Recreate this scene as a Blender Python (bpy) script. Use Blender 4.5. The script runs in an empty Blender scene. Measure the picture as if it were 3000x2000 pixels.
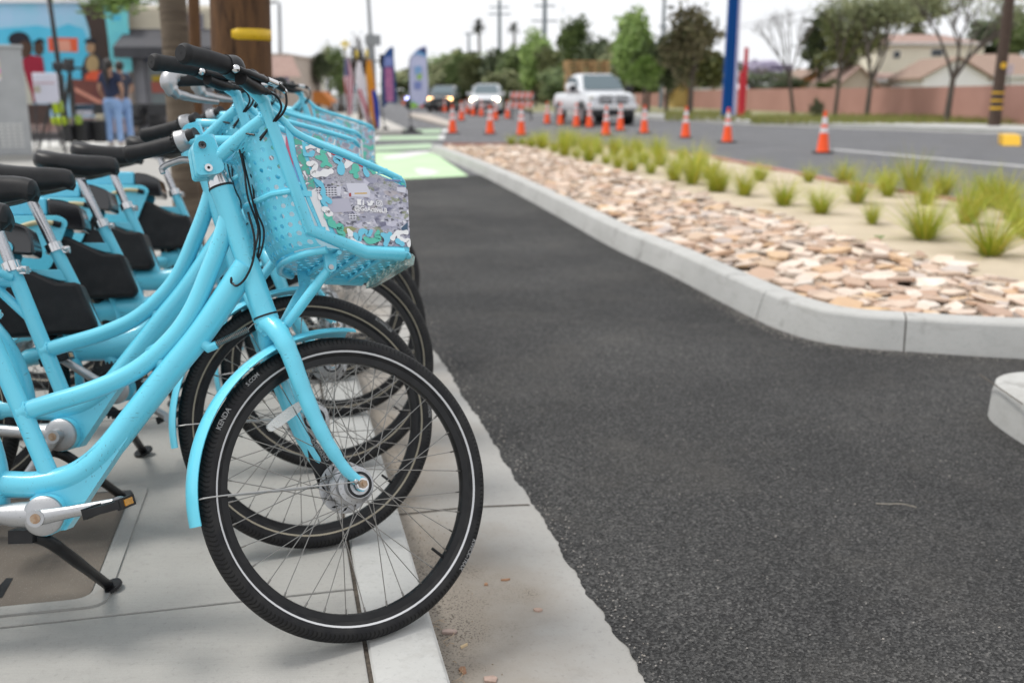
import bpy, bmesh, math, random
from math import sin, cos, pi, radians as R, atan2, sqrt, hypot
from mathutils import Vector as V, Matrix as M4, Euler

scene = bpy.context.scene
COL = scene.collection
random.seed(7)

# ------------------------------------------------------------------ camera, sky, sun, exposure
CAM_H, PITCH, FPX = 1.16, math.atan(730 / 2917), 2917.0
cam = bpy.data.cameras.new("camera")
cam.sensor_width, cam.lens = 36.0, 35.0
cam.clip_start, cam.clip_end = 0.05, 2000
cam.dof.use_dof = True
cam.dof.focus_distance = 2.07
cam.dof.aperture_fstop = 2.8
cam.dof.aperture_blades = 9
camo = bpy.data.objects.new("camera", cam)
camo.location = (0, 0, CAM_H)
camo.rotation_euler = (pi / 2 - PITCH, 0, 0)
COL.objects.link(camo)
scene.camera = camo

SUN_EL, SUN_AZ = R(64), R(-82)      # azimuth measured from +Y towards +X
world = bpy.data.worlds.new("World")
scene.world = world
world.use_nodes = True
wn, wl = world.node_tree.nodes, world.node_tree.links
wn.clear()
sky = wn.new("ShaderNodeTexSky")
sky.sky_type = 'NISHITA'
sky.sun_disc = False
sky.sun_elevation = SUN_EL
sky.sun_rotation = SUN_AZ
sky.air_density, sky.dust_density, sky.ozone_density = 1.0, 4.0, 1.0
mul = wn.new("ShaderNodeMix"); mul.data_type = 'RGBA'; mul.blend_type = 'MULTIPLY'
mul.inputs[0].default_value = 1.0
mul.inputs[7].default_value = (0.09, 0.09, 0.09, 1)
cl = wn.new("ShaderNodeTexNoise"); cl.inputs['Scale'].default_value = 1.6; cl.inputs['Detail'].default_value = 5
cr_ = wn.new("ShaderNodeValToRGB")
cr_.color_ramp.elements[0].position = 0.3; cr_.color_ramp.elements[0].color = (1.00, 1.02, 1.06, 1)
cr_.color_ramp.elements[1].position = 0.75; cr_.color_ramp.elements[1].color = (1.12, 1.13, 1.15, 1)
mx = wn.new("ShaderNodeMix"); mx.data_type = 'RGBA'; mx.inputs[0].default_value = 0.93
bg = wn.new("ShaderNodeBackground"); bg.inputs[1].default_value = 0.64
out = wn.new("ShaderNodeOutputWorld")
wl.new(sky.outputs[0], mul.inputs[6]); wl.new(mul.outputs[2], mx.inputs[6])
wl.new(cl.outputs[0], cr_.inputs[0]); wl.new(cr_.outputs[0], mx.inputs[7])
wl.new(mx.outputs[2], bg.inputs[0]); wl.new(bg.outputs[0], out.inputs[0])

sun = bpy.data.lights.new("sun", 'SUN')
sun.energy, sun.angle, sun.color = 1.5, R(15), (1.0, 0.965, 0.91)
suno = bpy.data.objects.new("sun", sun)
sd = V((sin(SUN_AZ) * cos(SUN_EL), cos(SUN_AZ) * cos(SUN_EL), sin(SUN_EL)))
suno.rotation_euler = sd.to_track_quat('Z', 'Y').to_euler()
COL.objects.link(suno)

scene.view_settings.view_transform = 'Standard'
scene.view_settings.look = 'None'
scene.view_settings.exposure = 0.66
scene.view_settings.gamma = 1.0
scene.view_settings.use_curve_mapping = False
scene.cycles.use_denoising = True
scene.cycles.max_bounces = 8
scene.cycles.transparent_max_bounces = 8

# ------------------------------------------------------------------ helpers
def survey(u, v, z=0.0):
    """Ground position (at height z) of a point measured in the 3000x2000 photograph."""
    x, y = (u - 1500) / FPX, -(v - 1000) / FPX
    d = V((x, cos(PITCH) + y * sin(PITCH), -sin(PITCH) + y * cos(PITCH)))
    t = (z - CAM_H) / d.z
    return V((d.x * t, d.y * t, z))

def spline(pts, n=6):
    P = [V(p) for p in pts]
    o = []
    for i in range(len(P) - 1):
        a = P[i - 1] if i else P[0] * 2 - P[1]
        b, c = P[i], P[i + 1]
        d = P[i + 2] if i + 2 < len(P) else c * 2 - b
        for k in range(n):
            t = k / n
            o.append(0.5 * (2 * b + (c - a) * t + (2 * a - 5 * b + 4 * c - d) * t * t + (3 * b - a - 3 * c + d) * t ** 3))
    o.append(P[-1])
    return o

class MB:
    def __init__(s): s.v, s.f, s.uv, s.mi = [], [], None, None
    def add(s, vs, fs, m=None):
        o = len(s.v); s.v += [V(x) if m is None else m @ V(x) for x in vs]
        s.f += [tuple(i + o for i in f) for f in fs]; return s
    def tube(s, pts, r, n=12, cap=True, closed=False, flat=1.0):
        P = [V(p) for p in pts]; k = len(P)
        rr = r if isinstance(r, (list, tuple)) else [r] * k
        if len(rr) != k: rr = [rr[0] + (rr[-1] - rr[0]) * i / (k - 1) for i in range(k)] if len(rr) == 2 else [rr[min(int(i * len(rr) / k), len(rr) - 1)] for i in range(k)]
        T = []
        for i in range(k):
            a = P[(i - 1) % k] if closed else P[max(i - 1, 0)]
            b = P[(i + 1) % k] if closed else P[min(i + 1, k - 1)]
            t = b - a; T.append(t.normalized() if t.length > 1e-9 else V((0, 0, 1)))
        u = T[0].orthogonal().normalized()
        if abs(T[0].y) < 0.9: u = (V((0, 1, 0)) - T[0] * T[0].y).normalized()
        vs = []
        for i in range(k):
            u = (u - T[i] * u.dot(T[i])).normalized(); w = T[i].cross(u)
            for j in range(n):
                a = 2 * pi * j / n
                vs.append(P[i] + u * cos(a) * rr[i] * flat + w * sin(a) * rr[i])
        fs = []
        for i in range(k if closed else k - 1):
            i2 = (i + 1) % k
            for j in range(n):
                j2 = (j + 1) % n
                fs.append((i * n + j, i * n + j2, i2 * n + j2, i2 * n + j))
        if cap and not closed:
            fs.append(tuple(range(n))[::-1]); fs.append(tuple((k - 1) * n + j for j in range(n)))
        return s.add(vs, fs)
    def cyl(s, a, b, r, n=16, r2=None): return s.tube([a, b], [r, r if r2 is None else r2], n)
    def box(s, c, size, m=None):
        x, y, z = (q / 2 for q in size); c = V(c)
        vs = [c + V((i * x, j * y, k * z)) for i in (-1, 1) for j in (-1, 1) for k in (-1, 1)]
        return s.add(vs, [(0, 1, 3, 2), (4, 6, 7, 5), (0, 4, 5, 1), (2, 3, 7, 6), (0, 2, 6, 4), (1, 5, 7, 3)], m)
    def prism(s, poly, f0, f1):
        n = len(poly); vs = [f0(*p) for p in poly] + [f1(*p) for p in poly]
        fs = [tuple(range(n))[::-1], tuple(range(n, 2 * n))] + [(i, (i + 1) % n, n + (i + 1) % n, n + i) for i in range(n)]
        return s.add(vs, fs)
    def prism_y(s, poly, y0, y1): return s.prism(poly, lambda x, z: (x, y0, z), lambda x, z: (x, y1, z))
    def prism_z(s, poly, z0, z1): return s.prism(poly, lambda x, y: (x, y, z0), lambda x, y: (x, y, z1))
    def poly(s, pts): return s.add(pts, [tuple(range(len(pts)))])
    def lathe(s, prof, c=(0, 0, 0), axis='Z', n=24, closed=False):
        c = V(c); k = len(prof); vs = []
        for r, h in prof:
            for j in range(n):
                a = 2 * pi * j / n
                p = {'Z': (r * cos(a), r * sin(a), h), 'Y': (r * cos(a), h, r * sin(a)), 'X': (h, r * cos(a), r * sin(a))}[axis]
                vs.append(c + V(p))
        fs = []
        for i in range(k if closed else k - 1):
            i2 = (i + 1) % k
            for j in range(n):
                j2 = (j + 1) % n; fs.append((i * n + j, i * n + j2, i2 * n + j2, i2 * n + j))
        if not closed:
            if prof[0][0] > 1e-6: fs.append(tuple(range(n))[::-1])
            if prof[-1][0] > 1e-6: fs.append(tuple((k - 1) * n + j for j in range(n)))
        return s.add(vs, fs)
    def ball(s, c, r, n=10, sc=(1, 1, 1)):
        prof = [(max(sin(pi * i / n), 1e-4), -cos(pi * i / n)) for i in range(n + 1)]
        o = len(s.v); s.lathe([(a * r, b * r) for a, b in prof], (0, 0, 0), 'Z', n * 2)
        c = V(c)
        for i in range(o, len(s.v)): q = s.v[i]; s.v[i] = V((q.x * sc[0], q.y * sc[1], q.z * sc[2])) + c
        return s
    def mesh(s, name, m=None, smooth=True, angle=38):
        me = bpy.data.meshes.new(name)
        me.from_pydata([tuple(x) for x in s.v], [], s.f)
        bm = bmesh.new(); bm.from_mesh(me); bmesh.ops.recalc_face_normals(bm, faces=bm.faces[:]); bm.to_mesh(me); bm.free()
        if smooth:
            me.polygons.foreach_set('use_smooth', [True] * len(me.polygons))
            me.set_sharp_from_angle(angle=R(angle))
        if m: me.materials.append(m)
        me.update()
        return me

def islands(mb):
    par = list(range(len(mb.v)))
    def find(a):
        while par[a] != a: par[a] = par[par[a]]; a = par[a]
        return a
    for f in mb.f:
        for q in f[1:]: par[find(q)] = find(f[0])
    g = {}
    for f in mb.f: g.setdefault(find(f[0]), []).append(f)
    out = []
    for fs in g.values():
        ids = sorted({i for f in fs for i in f}); mp = {k: i for i, k in enumerate(ids)}
        b = MB(); b.v = [mb.v[i] for i in ids]; b.f = [tuple(mp[i] for i in f) for f in fs]; out.append(b)
    return out

def obj(name, mb, m=None, parent=None, smooth=True, bevel=0, angle=38, kind=None, segs=2):
    me = mb.mesh(name, m, smooth, angle) if isinstance(mb, MB) else mb
    o = bpy.data.objects.new(name, me); COL.objects.link(o)
    if parent: o.parent = parent
    if bevel:
        b = o.modifiers.new("bevel", 'BEVEL'); b.width = bevel; b.segments = segs; b.limit_method = 'ANGLE'; b.angle_limit = R(40)
    if kind: o['kind'] = kind
    return o
def empty(name, loc=(0, 0, 0), rz=0):
    o = bpy.data.objects.new(name, None); COL.objects.link(o); o.location = loc; o.rotation_euler = (0, 0, rz)
    o.empty_display_size = 0.2
    return o
def tag(o, label, cat, group=None):
    o['label'] = label; o['category'] = cat
    if group: o['group'] = group
    return o
def copy_tree(o, parent=None):
    c = o.copy(); COL.objects.link(c)
    if parent: c.parent = parent
    for ch in list(o.children): copy_tree(ch, c)
    return c
def structure(name, mb, m, **k): return obj(name, mb, m, kind='structure', **k)

# ------------------------------------------------------------------ materials
MATS = {}
def mat(name, col=(0.5, 0.5, 0.5), rough=0.5, metal=0.0, spec=0.5, coat=0.0, trans=0.0, emit=None, ior=None, sheen=0):
    m = bpy.data.materials.new(name); m.use_nodes = True
    b = m.node_tree.nodes['Principled BSDF']
    b.inputs['Base Color'].default_value = (*col, 1); b.inputs['Roughness'].default_value = rough
    b.inputs['Metallic'].default_value = metal; b.inputs['Specular IOR Level'].default_value = spec
    b.inputs['Coat Weight'].default_value = coat; b.inputs['Coat Roughness'].default_value = 0.12
    b.inputs['Transmission Weight'].default_value = trans
    if emit: b.inputs['Emission Color'].default_value = (*emit[:3], 1); b.inputs['Emission Strength'].default_value = emit[3]
    MATS[name] = m
    return m
class N:
    """small node-graph helper for one material"""
    def __init__(s, m): s.t = m.node_tree; s.n = s.t.nodes; s.l = s.t.links; s.b = s.n['Principled BSDF']
    def new(s, t, **k):
        n = s.n.new(t)
        for a, v in k.items(): setattr(n, a, v)
        return n
    def co(s, kind='Object', scale=None, rot=None):
        c = s.new('ShaderNodeTexCoord').outputs[kind]
        if scale is None and rot is None: return c
        mp = s.new('ShaderNodeMapping')
        if scale: mp.inputs['Scale'].default_value = scale
        if rot: mp.inputs['Rotation'].default_value = rot
        s.l.new(c, mp.inputs[0]); return mp.outputs[0]
    def pos(s, scale=None, rot=None):
        c = s.new('ShaderNodeNewGeometry').outputs['Position']
        mp = s.new('ShaderNodeMapping'); s.l.new(c, mp.inputs[0])
        if scale: mp.inputs['Scale'].default_value = scale
        if rot: mp.inputs['Rotation'].default_value = rot
        return mp.outputs[0]
    def noise(s, co, scale, detail=4, rough=0.55, dist=0):
        n = s.new('ShaderNodeTexNoise'); n.inputs['Scale'].default_value = scale; n.inputs['Detail'].default_value = detail
        n.inputs['Roughness'].default_value = rough; n.inputs['Distortion'].default_value = dist
        s.l.new(co, n.inputs['Vector']); return n.outputs[0]
    def voro(s, co, scale, out='Distance', feat='F1', rnd=1.0):
        n = s.new('ShaderNodeTexVoronoi'); n.feature = feat; n.inputs['Scale'].default_value = scale; n.inputs['Randomness'].default_value = rnd
        s.l.new(co, n.inputs['Vector']); return n.outputs[out]
    def ramp(s, fac, stops, interp='LINEAR'):
        n = s.new('ShaderNodeValToRGB'); e = n.color_ramp; e.interpolation = interp
        while len(e.elements) < len(stops): e.elements.new(0.5)
        for i, (p, c) in enumerate(stops):
            e.elements[i].position = p; e.elements[i].color = (*c, 1) if len(c) == 3 else c
        s.l.new(fac, n.inputs[0]); return n.outputs[0]
    def rng(s, fac, a, b, c=0, d=1):
        n = s.new('ShaderNodeMapRange')
        for i, x in zip(range(1, 5), (a, b, c, d)): n.inputs[i].default_value = x
        s.l.new(fac, n.inputs[0]); return n.outputs[0]
    def mix(s, fac, a, b, mode='MIX'):
        n = s.new('ShaderNodeMix'); n.data_type = 'RGBA'; n.blend_type = mode
        for i, x in ((0, fac), (6, a), (7, b)):
            if isinstance(x, (int, float)): n.inputs[i].default_value = x
            elif isinstance(x, tuple): n.inputs[i].default_value = (*x, 1)
            else: s.l.new(x, n.inputs[i])
        return n.outputs[2]
    def math(s, op, a, b=0.0):
        n = s.new('ShaderNodeMath'); n.operation = op
        for i, x in ((0, a), (1, b)):
            if isinstance(x, (int, float)): n.inputs[i].default_value = x
            else: s.l.new(x, n.inputs[i])
        return n.outputs[0]
    def bump(s, h, strength=0.3, dist=0.01):
        n = s.new('ShaderNodeBump'); n.inputs['Strength'].default_value = strength; n.inputs['Distance'].default_value = dist
        s.l.new(h, n.inputs['Height']); s.l.new(n.outputs[0], s.b.inputs['Normal'])
    def col(s, c): s.l.new(c, s.b.inputs['Base Color'])
    def rough(s, c): s.l.new(c, s.b.inputs['Roughness'])

def noisy(name, a, b, scale=6, rough=0.7, bump=0, bscale=40, coord='Object', **k):
    m = mat(name, a, rough, **k); n = N(m); co = n.co(coord)
    n.col(n.mix(n.rng(n.noise(co, scale, 6), 0.3, 0.7), a, b))
    if bump: n.bump(n.noise(co, bscale, 5), bump, 0.01)
    return m

def paint_mat(name, col, dark):
    m = mat(name, col, 0.3, coat=0.45); n = N(m); co = n.co()
    fine = n.noise(co, 9, 3)
    c = n.mix(n.rng(fine, 0.35, 0.7, 0, 0.35), col, tuple(x * 0.86 for x in col))
    # chips and scuffs: small sparse flecks gathered in patches, plus dragged scratches
    patch = n.rng(n.noise(co, 6, 2), 0.52, 0.66)
    chip = n.rng(n.noise(n.co('Object', (1, 1, 0.55)), 210, 3, 0.6), 0.64, 0.67)
    scr = n.rng(n.noise(n.co('Object', (30, 60, 300), (0.5, 0.4, 0.2)), 1.0, 2), 0.69, 0.71)
    mask = n.math('MAXIMUM', n.math('MULTIPLY', patch, chip), n.math('MULTIPLY', n.rng(n.noise(co, 5, 2), 0.5, 0.62), scr))
    n.col(n.mix(n.math('MULTIPLY', mask, 0.85), c, dark))
    n.rough(n.rng(fine, 0.3, 0.7, 0.24, 0.42))
    return m
BLUE = paint_mat("blue_paint", (0.135, 0.62, 0.80), (0.05, 0.10, 0.13))
BLUE_D = paint_mat("blue_paint_plastic", (0.105, 0.55, 0.76), (0.05, 0.12, 0.16))
def rubber(name, v=0.018, rough=0.55):
    m = mat(name, (v, v, v * 1.12), rough, spec=0.3); n = N(m); co = n.co()
    n.col(n.mix(n.rng(n.noise(co, 25, 5), 0.4, 0.75), (v, v, v * 1.12), (v * 2.1, v * 2.1, v * 2.2)))
    n.bump(n.noise(co, 900, 2), 0.12, 0.001); return m
RUBBER = rubber("black_rubber", .011)
GRIP = rubber("grip_rubber", 0.013, 0.6)
SADDLE = rubber("saddle_vinyl", 0.009, 0.40)
PLASTIC = rubber("black_plastic", 0.009, 0.35)
SKIRT = rubber("skirt_guard_plastic", 0.010, 0.5)
GLOSS = mat("dark_gloss_plastic", (0.012, 0.012, 0.014), 0.12, spec=0.6, coat=0.6)
RIM = rubber("black_rim", 0.008, 0.3)
STEEL = mat("spoke_steel", (0.26, 0.25, 0.235), 0.38, 1.0)
def alu_mat(name, col, r, pits=True):
    m = mat(name, col, r, 1.0); n = N(m); co = n.co()
    n.col(n.mix(n.rng(n.noise(co, 220, 4, 0.7), 0.62, 0.7, 0, 0.8), col, (0.12, 0.11, 0.1)) if pits else n.mix(0.0, col, col))
    n.rough(n.rng(n.noise(co, 30, 4), 0.3, 0.7, r * 0.7, r * 1.5)); return m
ALU = alu_mat("cast_aluminium", (0.46, 0.465, 0.475), 0.40)
CHROME = alu_mat("polished_aluminium", (0.66, 0.66, 0.67), 0.14, False)
POSTM = alu_mat("worn_seat_post", (0.5, 0.5, 0.52), 0.24)
RUST = noisy("rusty_nut", (0.30, 0.17, 0.09), (0.5, 0.42, 0.33), 60, 0.5, metal=0.7)
AMBER = mat("amber_reflector", (0.75, 0.30, 0.02), 0.25, coat=0.4)
REFL = mat("clear_reflector", (0.72, 0.72, 0.70), 0.3, coat=0.4)
n = N(REFL); n.bump(n.voro(n.co(), 330), 0.6, 0.004)
STRIPE_W = mat("silver_reflective_stripe", (0.62, 0.62, 0.63), 0.4)
STRIPE_T = mat("tan_reflective_stripe", (0.33, 0.29, 0.22), 0.5)
WHITE = mat("white_print", (0.82, 0.82, 0.83), 0.4)
TEAL = mat("teal_print", (0.10, 0.52, 0.40), 0.4)
CYAN = mat("cyan_print", (0.16, 0.56, 0.74), 0.4)
LETTER = mat("pale_tyre_lettering", (0.24, 0.24, 0.24), 0.5)
HOSE = mat("tan_lock_hose", (0.50, 0.42, 0.24), 0.5)
LAMP = mat("clear_lamp_plastic", (0.80, 0.85, 0.74), 0.12, trans=0.75, coat=0.3)
RED = mat("red_print", (0.55, 0.03, 0.03), 0.4)

# tyre: tread grooves from the mesh UV (u round the wheel, v across)
def tyre_mat(name, grooves):
    m = mat(name, (0.015, 0.015, 0.017), 0.6, spec=0.3); n = N(m)
    uv = n.new('ShaderNodeUVMap'); sp = n.new('ShaderNodeSeparateXYZ'); n.l.new(uv.outputs[0], sp.inputs[0])
    a = n.math('ABSOLUTE', n.math('SUBTRACT', sp.outputs[1], 0.5))
    zone = n.math('MULTIPLY', n.rng(a, 0.045, 0.07), n.rng(a, 0.21, 0.235, 1, 0))
    w = n.math('SINE', n.math('ADD', n.math('MULTIPLY', sp.outputs[0], grooves), n.math('MULTIPLY', n.math('SINE', n.math('MULTIPLY', a, 26)), 2.2)))
    g = n.math('MULTIPLY', n.rng(w, 0.25, 0.6), zone)
    side = n.math('MULTIPLY', n.rng(n.math('SINE', n.math('MULTIPLY', sp.outputs[1], 260)), 0.4, 0.9), 0.25)
    ns = n.noise(n.co(), 30, 5)
    dust = n.mix(n.rng(ns, 0.35, 0.75), (0.010, 0.010, 0.012), (0.030, 0.029, 0.028))
    n.col(n.mix(g, dust, (0.004, 0.004, 0.004)))
    n.bump(n.math('SUBTRACT', n.math('ADD', side, n.math('MULTIPLY', ns, 0.15)), g), 0.55, 0.0012)
    return m
TYRE = tyre_mat("tyre_rubber", 1250)
# ------------------------------------------------------------------ share bicycle (bike-local: x forward, y left, z up, ground under the crank at z = 0)
HUB, RH, BB, WR = V((.649, 0, .335)), V((-.454, 0, .335)), V((.009, 0, .297)), .335
ST_O = V((.4648, 0, .7124)); ST_AX = V((-cos(1.255), 0, sin(1.255))).normalized()
def on_axis(z): return ST_O + ST_AX * ((z - ST_O.z) / ST_AX.z)

def along(pts, s0, s1, n=6):
    P = [V(p) for p in pts]; L = [0]
    for a, b in zip(P, P[1:]): L.append(L[-1] + (b - a).length)
    def at(s):
        s = min(max(s, 0), L[-1])
        for i in range(len(P) - 1):
            if s <= L[i + 1] + 1e-9: return P[i].lerp(P[i + 1], (s - L[i]) / max(L[i + 1] - L[i], 1e-9))
        return P[-1]
    return [at(s0 + (s1 - s0) * k / n) for k in range(n + 1)]

def tyre_mesh():
    nu, nv = 120, 20; vs, fs = [], []
    for i in range(nu):
        a = 2 * pi * i / nu
        for j in range(nv):
            f = 2 * pi * j / nv
            r = .3125 + .0225 * cos(f) - (.004 if cos(f) < -.7 else 0); y = .0215 * sin(f)
            vs.append((r * cos(a), y, r * sin(a)))
    for i in range(nu):
        for j in range(nv):
            fs.append((i * nv + j, i * nv + (j + 1) % nv, ((i + 1) % nu) * nv + (j + 1) % nv, ((i + 1) % nu) * nv + j))
    me = bpy.data.meshes.new("tyre"); me.from_pydata(vs, [], fs)
    uvl = me.uv_layers.new(name="UVMap"); k = 0
    for i in range(nu):
        for j in range(nv):
            for (di, dj) in ((0, 0), (0, 1), (1, 1), (1, 0)):
                v = ((j + dj) / nv + 0.5); v = v - 1 if (j + 0.5) / nv + 0.5 > 1 else v
                uvl.data[k].uv = ((i + di) / nu, v); k += 1
    bm = bmesh.new(); bm.from_mesh(me); bmesh.ops.recalc_face_normals(bm, faces=bm.faces[:]); bm.to_mesh(me); bm.free()
    me.polygons.foreach_set('use_smooth', [True] * len(me.polygons)); me.materials.append(TYRE)
    return me

def stripe_mesh(m):
    b = MB()
    for s in (-1, 1):
        prof = []
        for f in (R(116), R(120), R(124), R(128)):
            prof.append((.3125 + .0231 * cos(f), s * .0221 * sin(f)))
        k = len(prof); n = 96; vs = [(r * cos(2 * pi * j / n), h, r * sin(2 * pi * j / n)) for r, h in prof for j in range(n)]
        b.add(vs, [(i * n + j, i * n + (j + 1) % n, (i + 1) * n + (j + 1) % n, (i + 1) * n + j) for i in range(k - 1) for j in range(n)])
    return b.mesh("reflective_stripe", m)

def text_tris(s, size):
    cu = bpy.data.curves.new("lettering", 'FONT'); cu.body = s; cu.size = size; cu.resolution_u = 3; cu.offset = size * .025
    o = bpy.data.objects.new("lettering", cu); COL.objects.link(o)
    dg = bpy.context.evaluated_depsgraph_get(); dg.update()
    me = bpy.data.meshes.new_from_object(o.evaluated_get(dg))
    vs = [v.co.copy() for v in me.vertices]; fs = [tuple(p.vertices) for p in me.polygons]
    bpy.data.objects.remove(o); bpy.data.curves.remove(cu); bpy.data.meshes.remove(me)
    return vs, fs
def text_flat(b, s, size, f):
    vs, fs = text_tris(s, size); b.add([f(v.x, v.y) for v in vs], fs)
def text_arc(b, s, size, a0, r, y):
    text_flat(b, s, size, lambda x, z: ((r + z) * cos(a0 - x / r), y, (r + z) * sin(a0 - x / r)))

def spoke_meshes():
    out = []
    for k in range(36):
        side = -1 if k % 2 == 0 else 1
        a = 2 * pi * (k + 0.5) / 36
        i = k // 2; off = R(62) if i % 2 == 0 else -R(62)
        fa = a + off
        p0 = V((.0375 * cos(fa), side * .027, .0375 * sin(fa))); p1 = V((.277 * cos(a), side * .004, .277 * sin(a)))
        b = MB().tube([p0, p1], .00115, 5)
        d = (p0 - p1).normalized(); b.tube([p1, p1 + d * .013], .0021, 6)
        out.append(b.mesh("spoke", STEEL))
    return out

def wheel_meshes():
    m = {}
    m['tyre'] = tyre_mesh()
    m['rim'] = MB().lathe([(.2745, -.004), (.2765, -.011), (.286, -.0125), (.296, -.0128), (.299, -.0115), (.296, -.010), (.288, -.0095), (.288, .0095), (.296, .010), (.299, .0115), (.296, .0128), (.286, .0125), (.2765, .011), (.2745, .004)], axis='Y', n=96, closed=True).mesh('rim', RIM)
    hub = MB().lathe([(.012, -.05), (.03, -.049), (.0305, -.034), (.036, -.031), (.0415, -.0295), (.0415, -.0265), (.033, -.025), (.028, -.02), (.028, .02), (.033, .025), (.0415, .0265), (.0415, .0295), (.03, .031), (.03, .036), (.012, .038)], axis='Y', n=40)
    m['hub'] = hub.mesh('hub', ALU)
    disc = MB().lathe([(.02, .040), (.053, .040), (.0585, .0415), (.0585, .0435), (.02, .045)], axis='Y', n=48)
    m['brake_disc'] = disc.mesh('brake_disc', ALU)
    vents = MB()
    for k in range(12):
        a = 2 * pi * k / 12; c = V((.0495 * cos(a), .0393, .0495 * sin(a))); t = V((-sin(a + .7), 0, cos(a + .7)))
        nrm = V((cos(a + .7), 0, sin(a + .7)))
        vents.poly([c + t * .009 , c + nrm * .0026, c - t * .009, c - nrm * .0026])
    m['disc_vent'] = vents.mesh('disc_vent', PLASTIC)
    rv = MB()
    for k in range(18):
        a = 2 * pi * (k + .5) / 18; rv.ball((.0365 * cos(a), -.0298, .0365 * sin(a)), .0017, 4)
    m['flange_rivet'] = rv.mesh('flange_rivet', STEEL)
    m['hub_shadow_ring'] = MB().lathe([(.0285, -.0505), (.0225, -.0505), (.0225, -.049), (.0285, -.049)], axis='Y', n=32, closed=True).mesh('hub_shade_ring', PLASTIC)  # black ring standing in for the shade inside the hub opening
    a = R(-38); b = MB().tube([V((.277 * cos(a), 0, .277 * sin(a))), V((.243 * cos(a), 0, .243 * sin(a)))], [.0038, .0034], 10)
    m['valve'] = b.mesh('valve', PLASTIC)
    return m
WM = wheel_meshes(); SPOKES = spoke_meshes(); STRIPES = {'W': stripe_mesh(STRIPE_W), 'T': stripe_mesh(STRIPE_T)}

def axle_nut():
    b = MB().cyl((0, -.068, 0), (0, -.056, 0), .0135, 20).cyl((0, -.056, 0), (0, .066, 0), .0055, 12)
    return b.mesh('axle', CHROME), MB().tube([(0, -.0745, 0), (0, -.067, 0)], .0095, 6).cyl((0, -.079, 0), (0, -.073, 0), .0045, 12).cyl((0, .055, 0), (0, .066, 0), .0095, 6).mesh('axle_nut', RUST)
AXLE, NUT = axle_nut()

def reflector():
    b = MB(); c = V((-.148, -.006, .155)); d = V((.070, 0, .050)).normalized(); nn = V((-d.z, 0, d.x))
    pr = []
    for t, w in ((-.048, .004), (-.044, .0085), (-.02, .0115), (.02, .0115), (.044, .0085), (.048, .004)): pr.append((t, w))
    poly = pr + [(t, -w) for t, w in pr[::-1]]
    b.prism(poly, lambda t, w: c + d * t + nn * w + V((0, -.004, 0)), lambda t, w: c + d * t + nn * w + V((0, .004, 0)))
    return b.mesh('spoke_reflector', REFL)
SREF = reflector()

def fender(center, r, a0, a1, hw, depth, steps=36, m=BLUE, name='fender'):
    """curved mudguard shell: rounded U section swept round an arc (angles in the xz-plane)"""
    b = MB(); sec = []
    for k in range(9):
        t = -1 + 2 * k / 8; sec.append((t * hw, -depth * abs(t) ** 2.4))
    inner = [(y * .93, d - .0022) for y, d in sec[::-1]]
    ring = sec + inner; n = len(ring); vs = []
    for i in range(steps + 1):
        a = a0 + (a1 - a0) * i / steps
        for y, d in ring: vs.append(center + V(((r + d) * cos(a), y, (r + d) * sin(a))))
    fs = [(i * n + j, i * n + (j + 1) % n, (i + 1) * n + (j + 1) % n, (i + 1) * n + j) for i in range(steps) for j in range(n)]
    fs += [tuple(range(n)), tuple(steps * n + j for j in range(n))[::-1]]
    b.add(vs, fs); return b.mesh(name, m)

def weld(b, p, q, r, tr):
    """bead of weld where a tube of radius tr ends on a bigger one"""
    p, q = V(p), V(q); d = (q - p).normalized(); u = d.orthogonal().normalized(); w = d.cross(u); pts = []
    for k in range(44):
        a = 2 * pi * k / 44; pts.append(p + d * (.0012 * sin(a * 11)) + (u * cos(a) + w * sin(a)) * tr)
    b.tube(pts, r, 6, closed=True)

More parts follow.
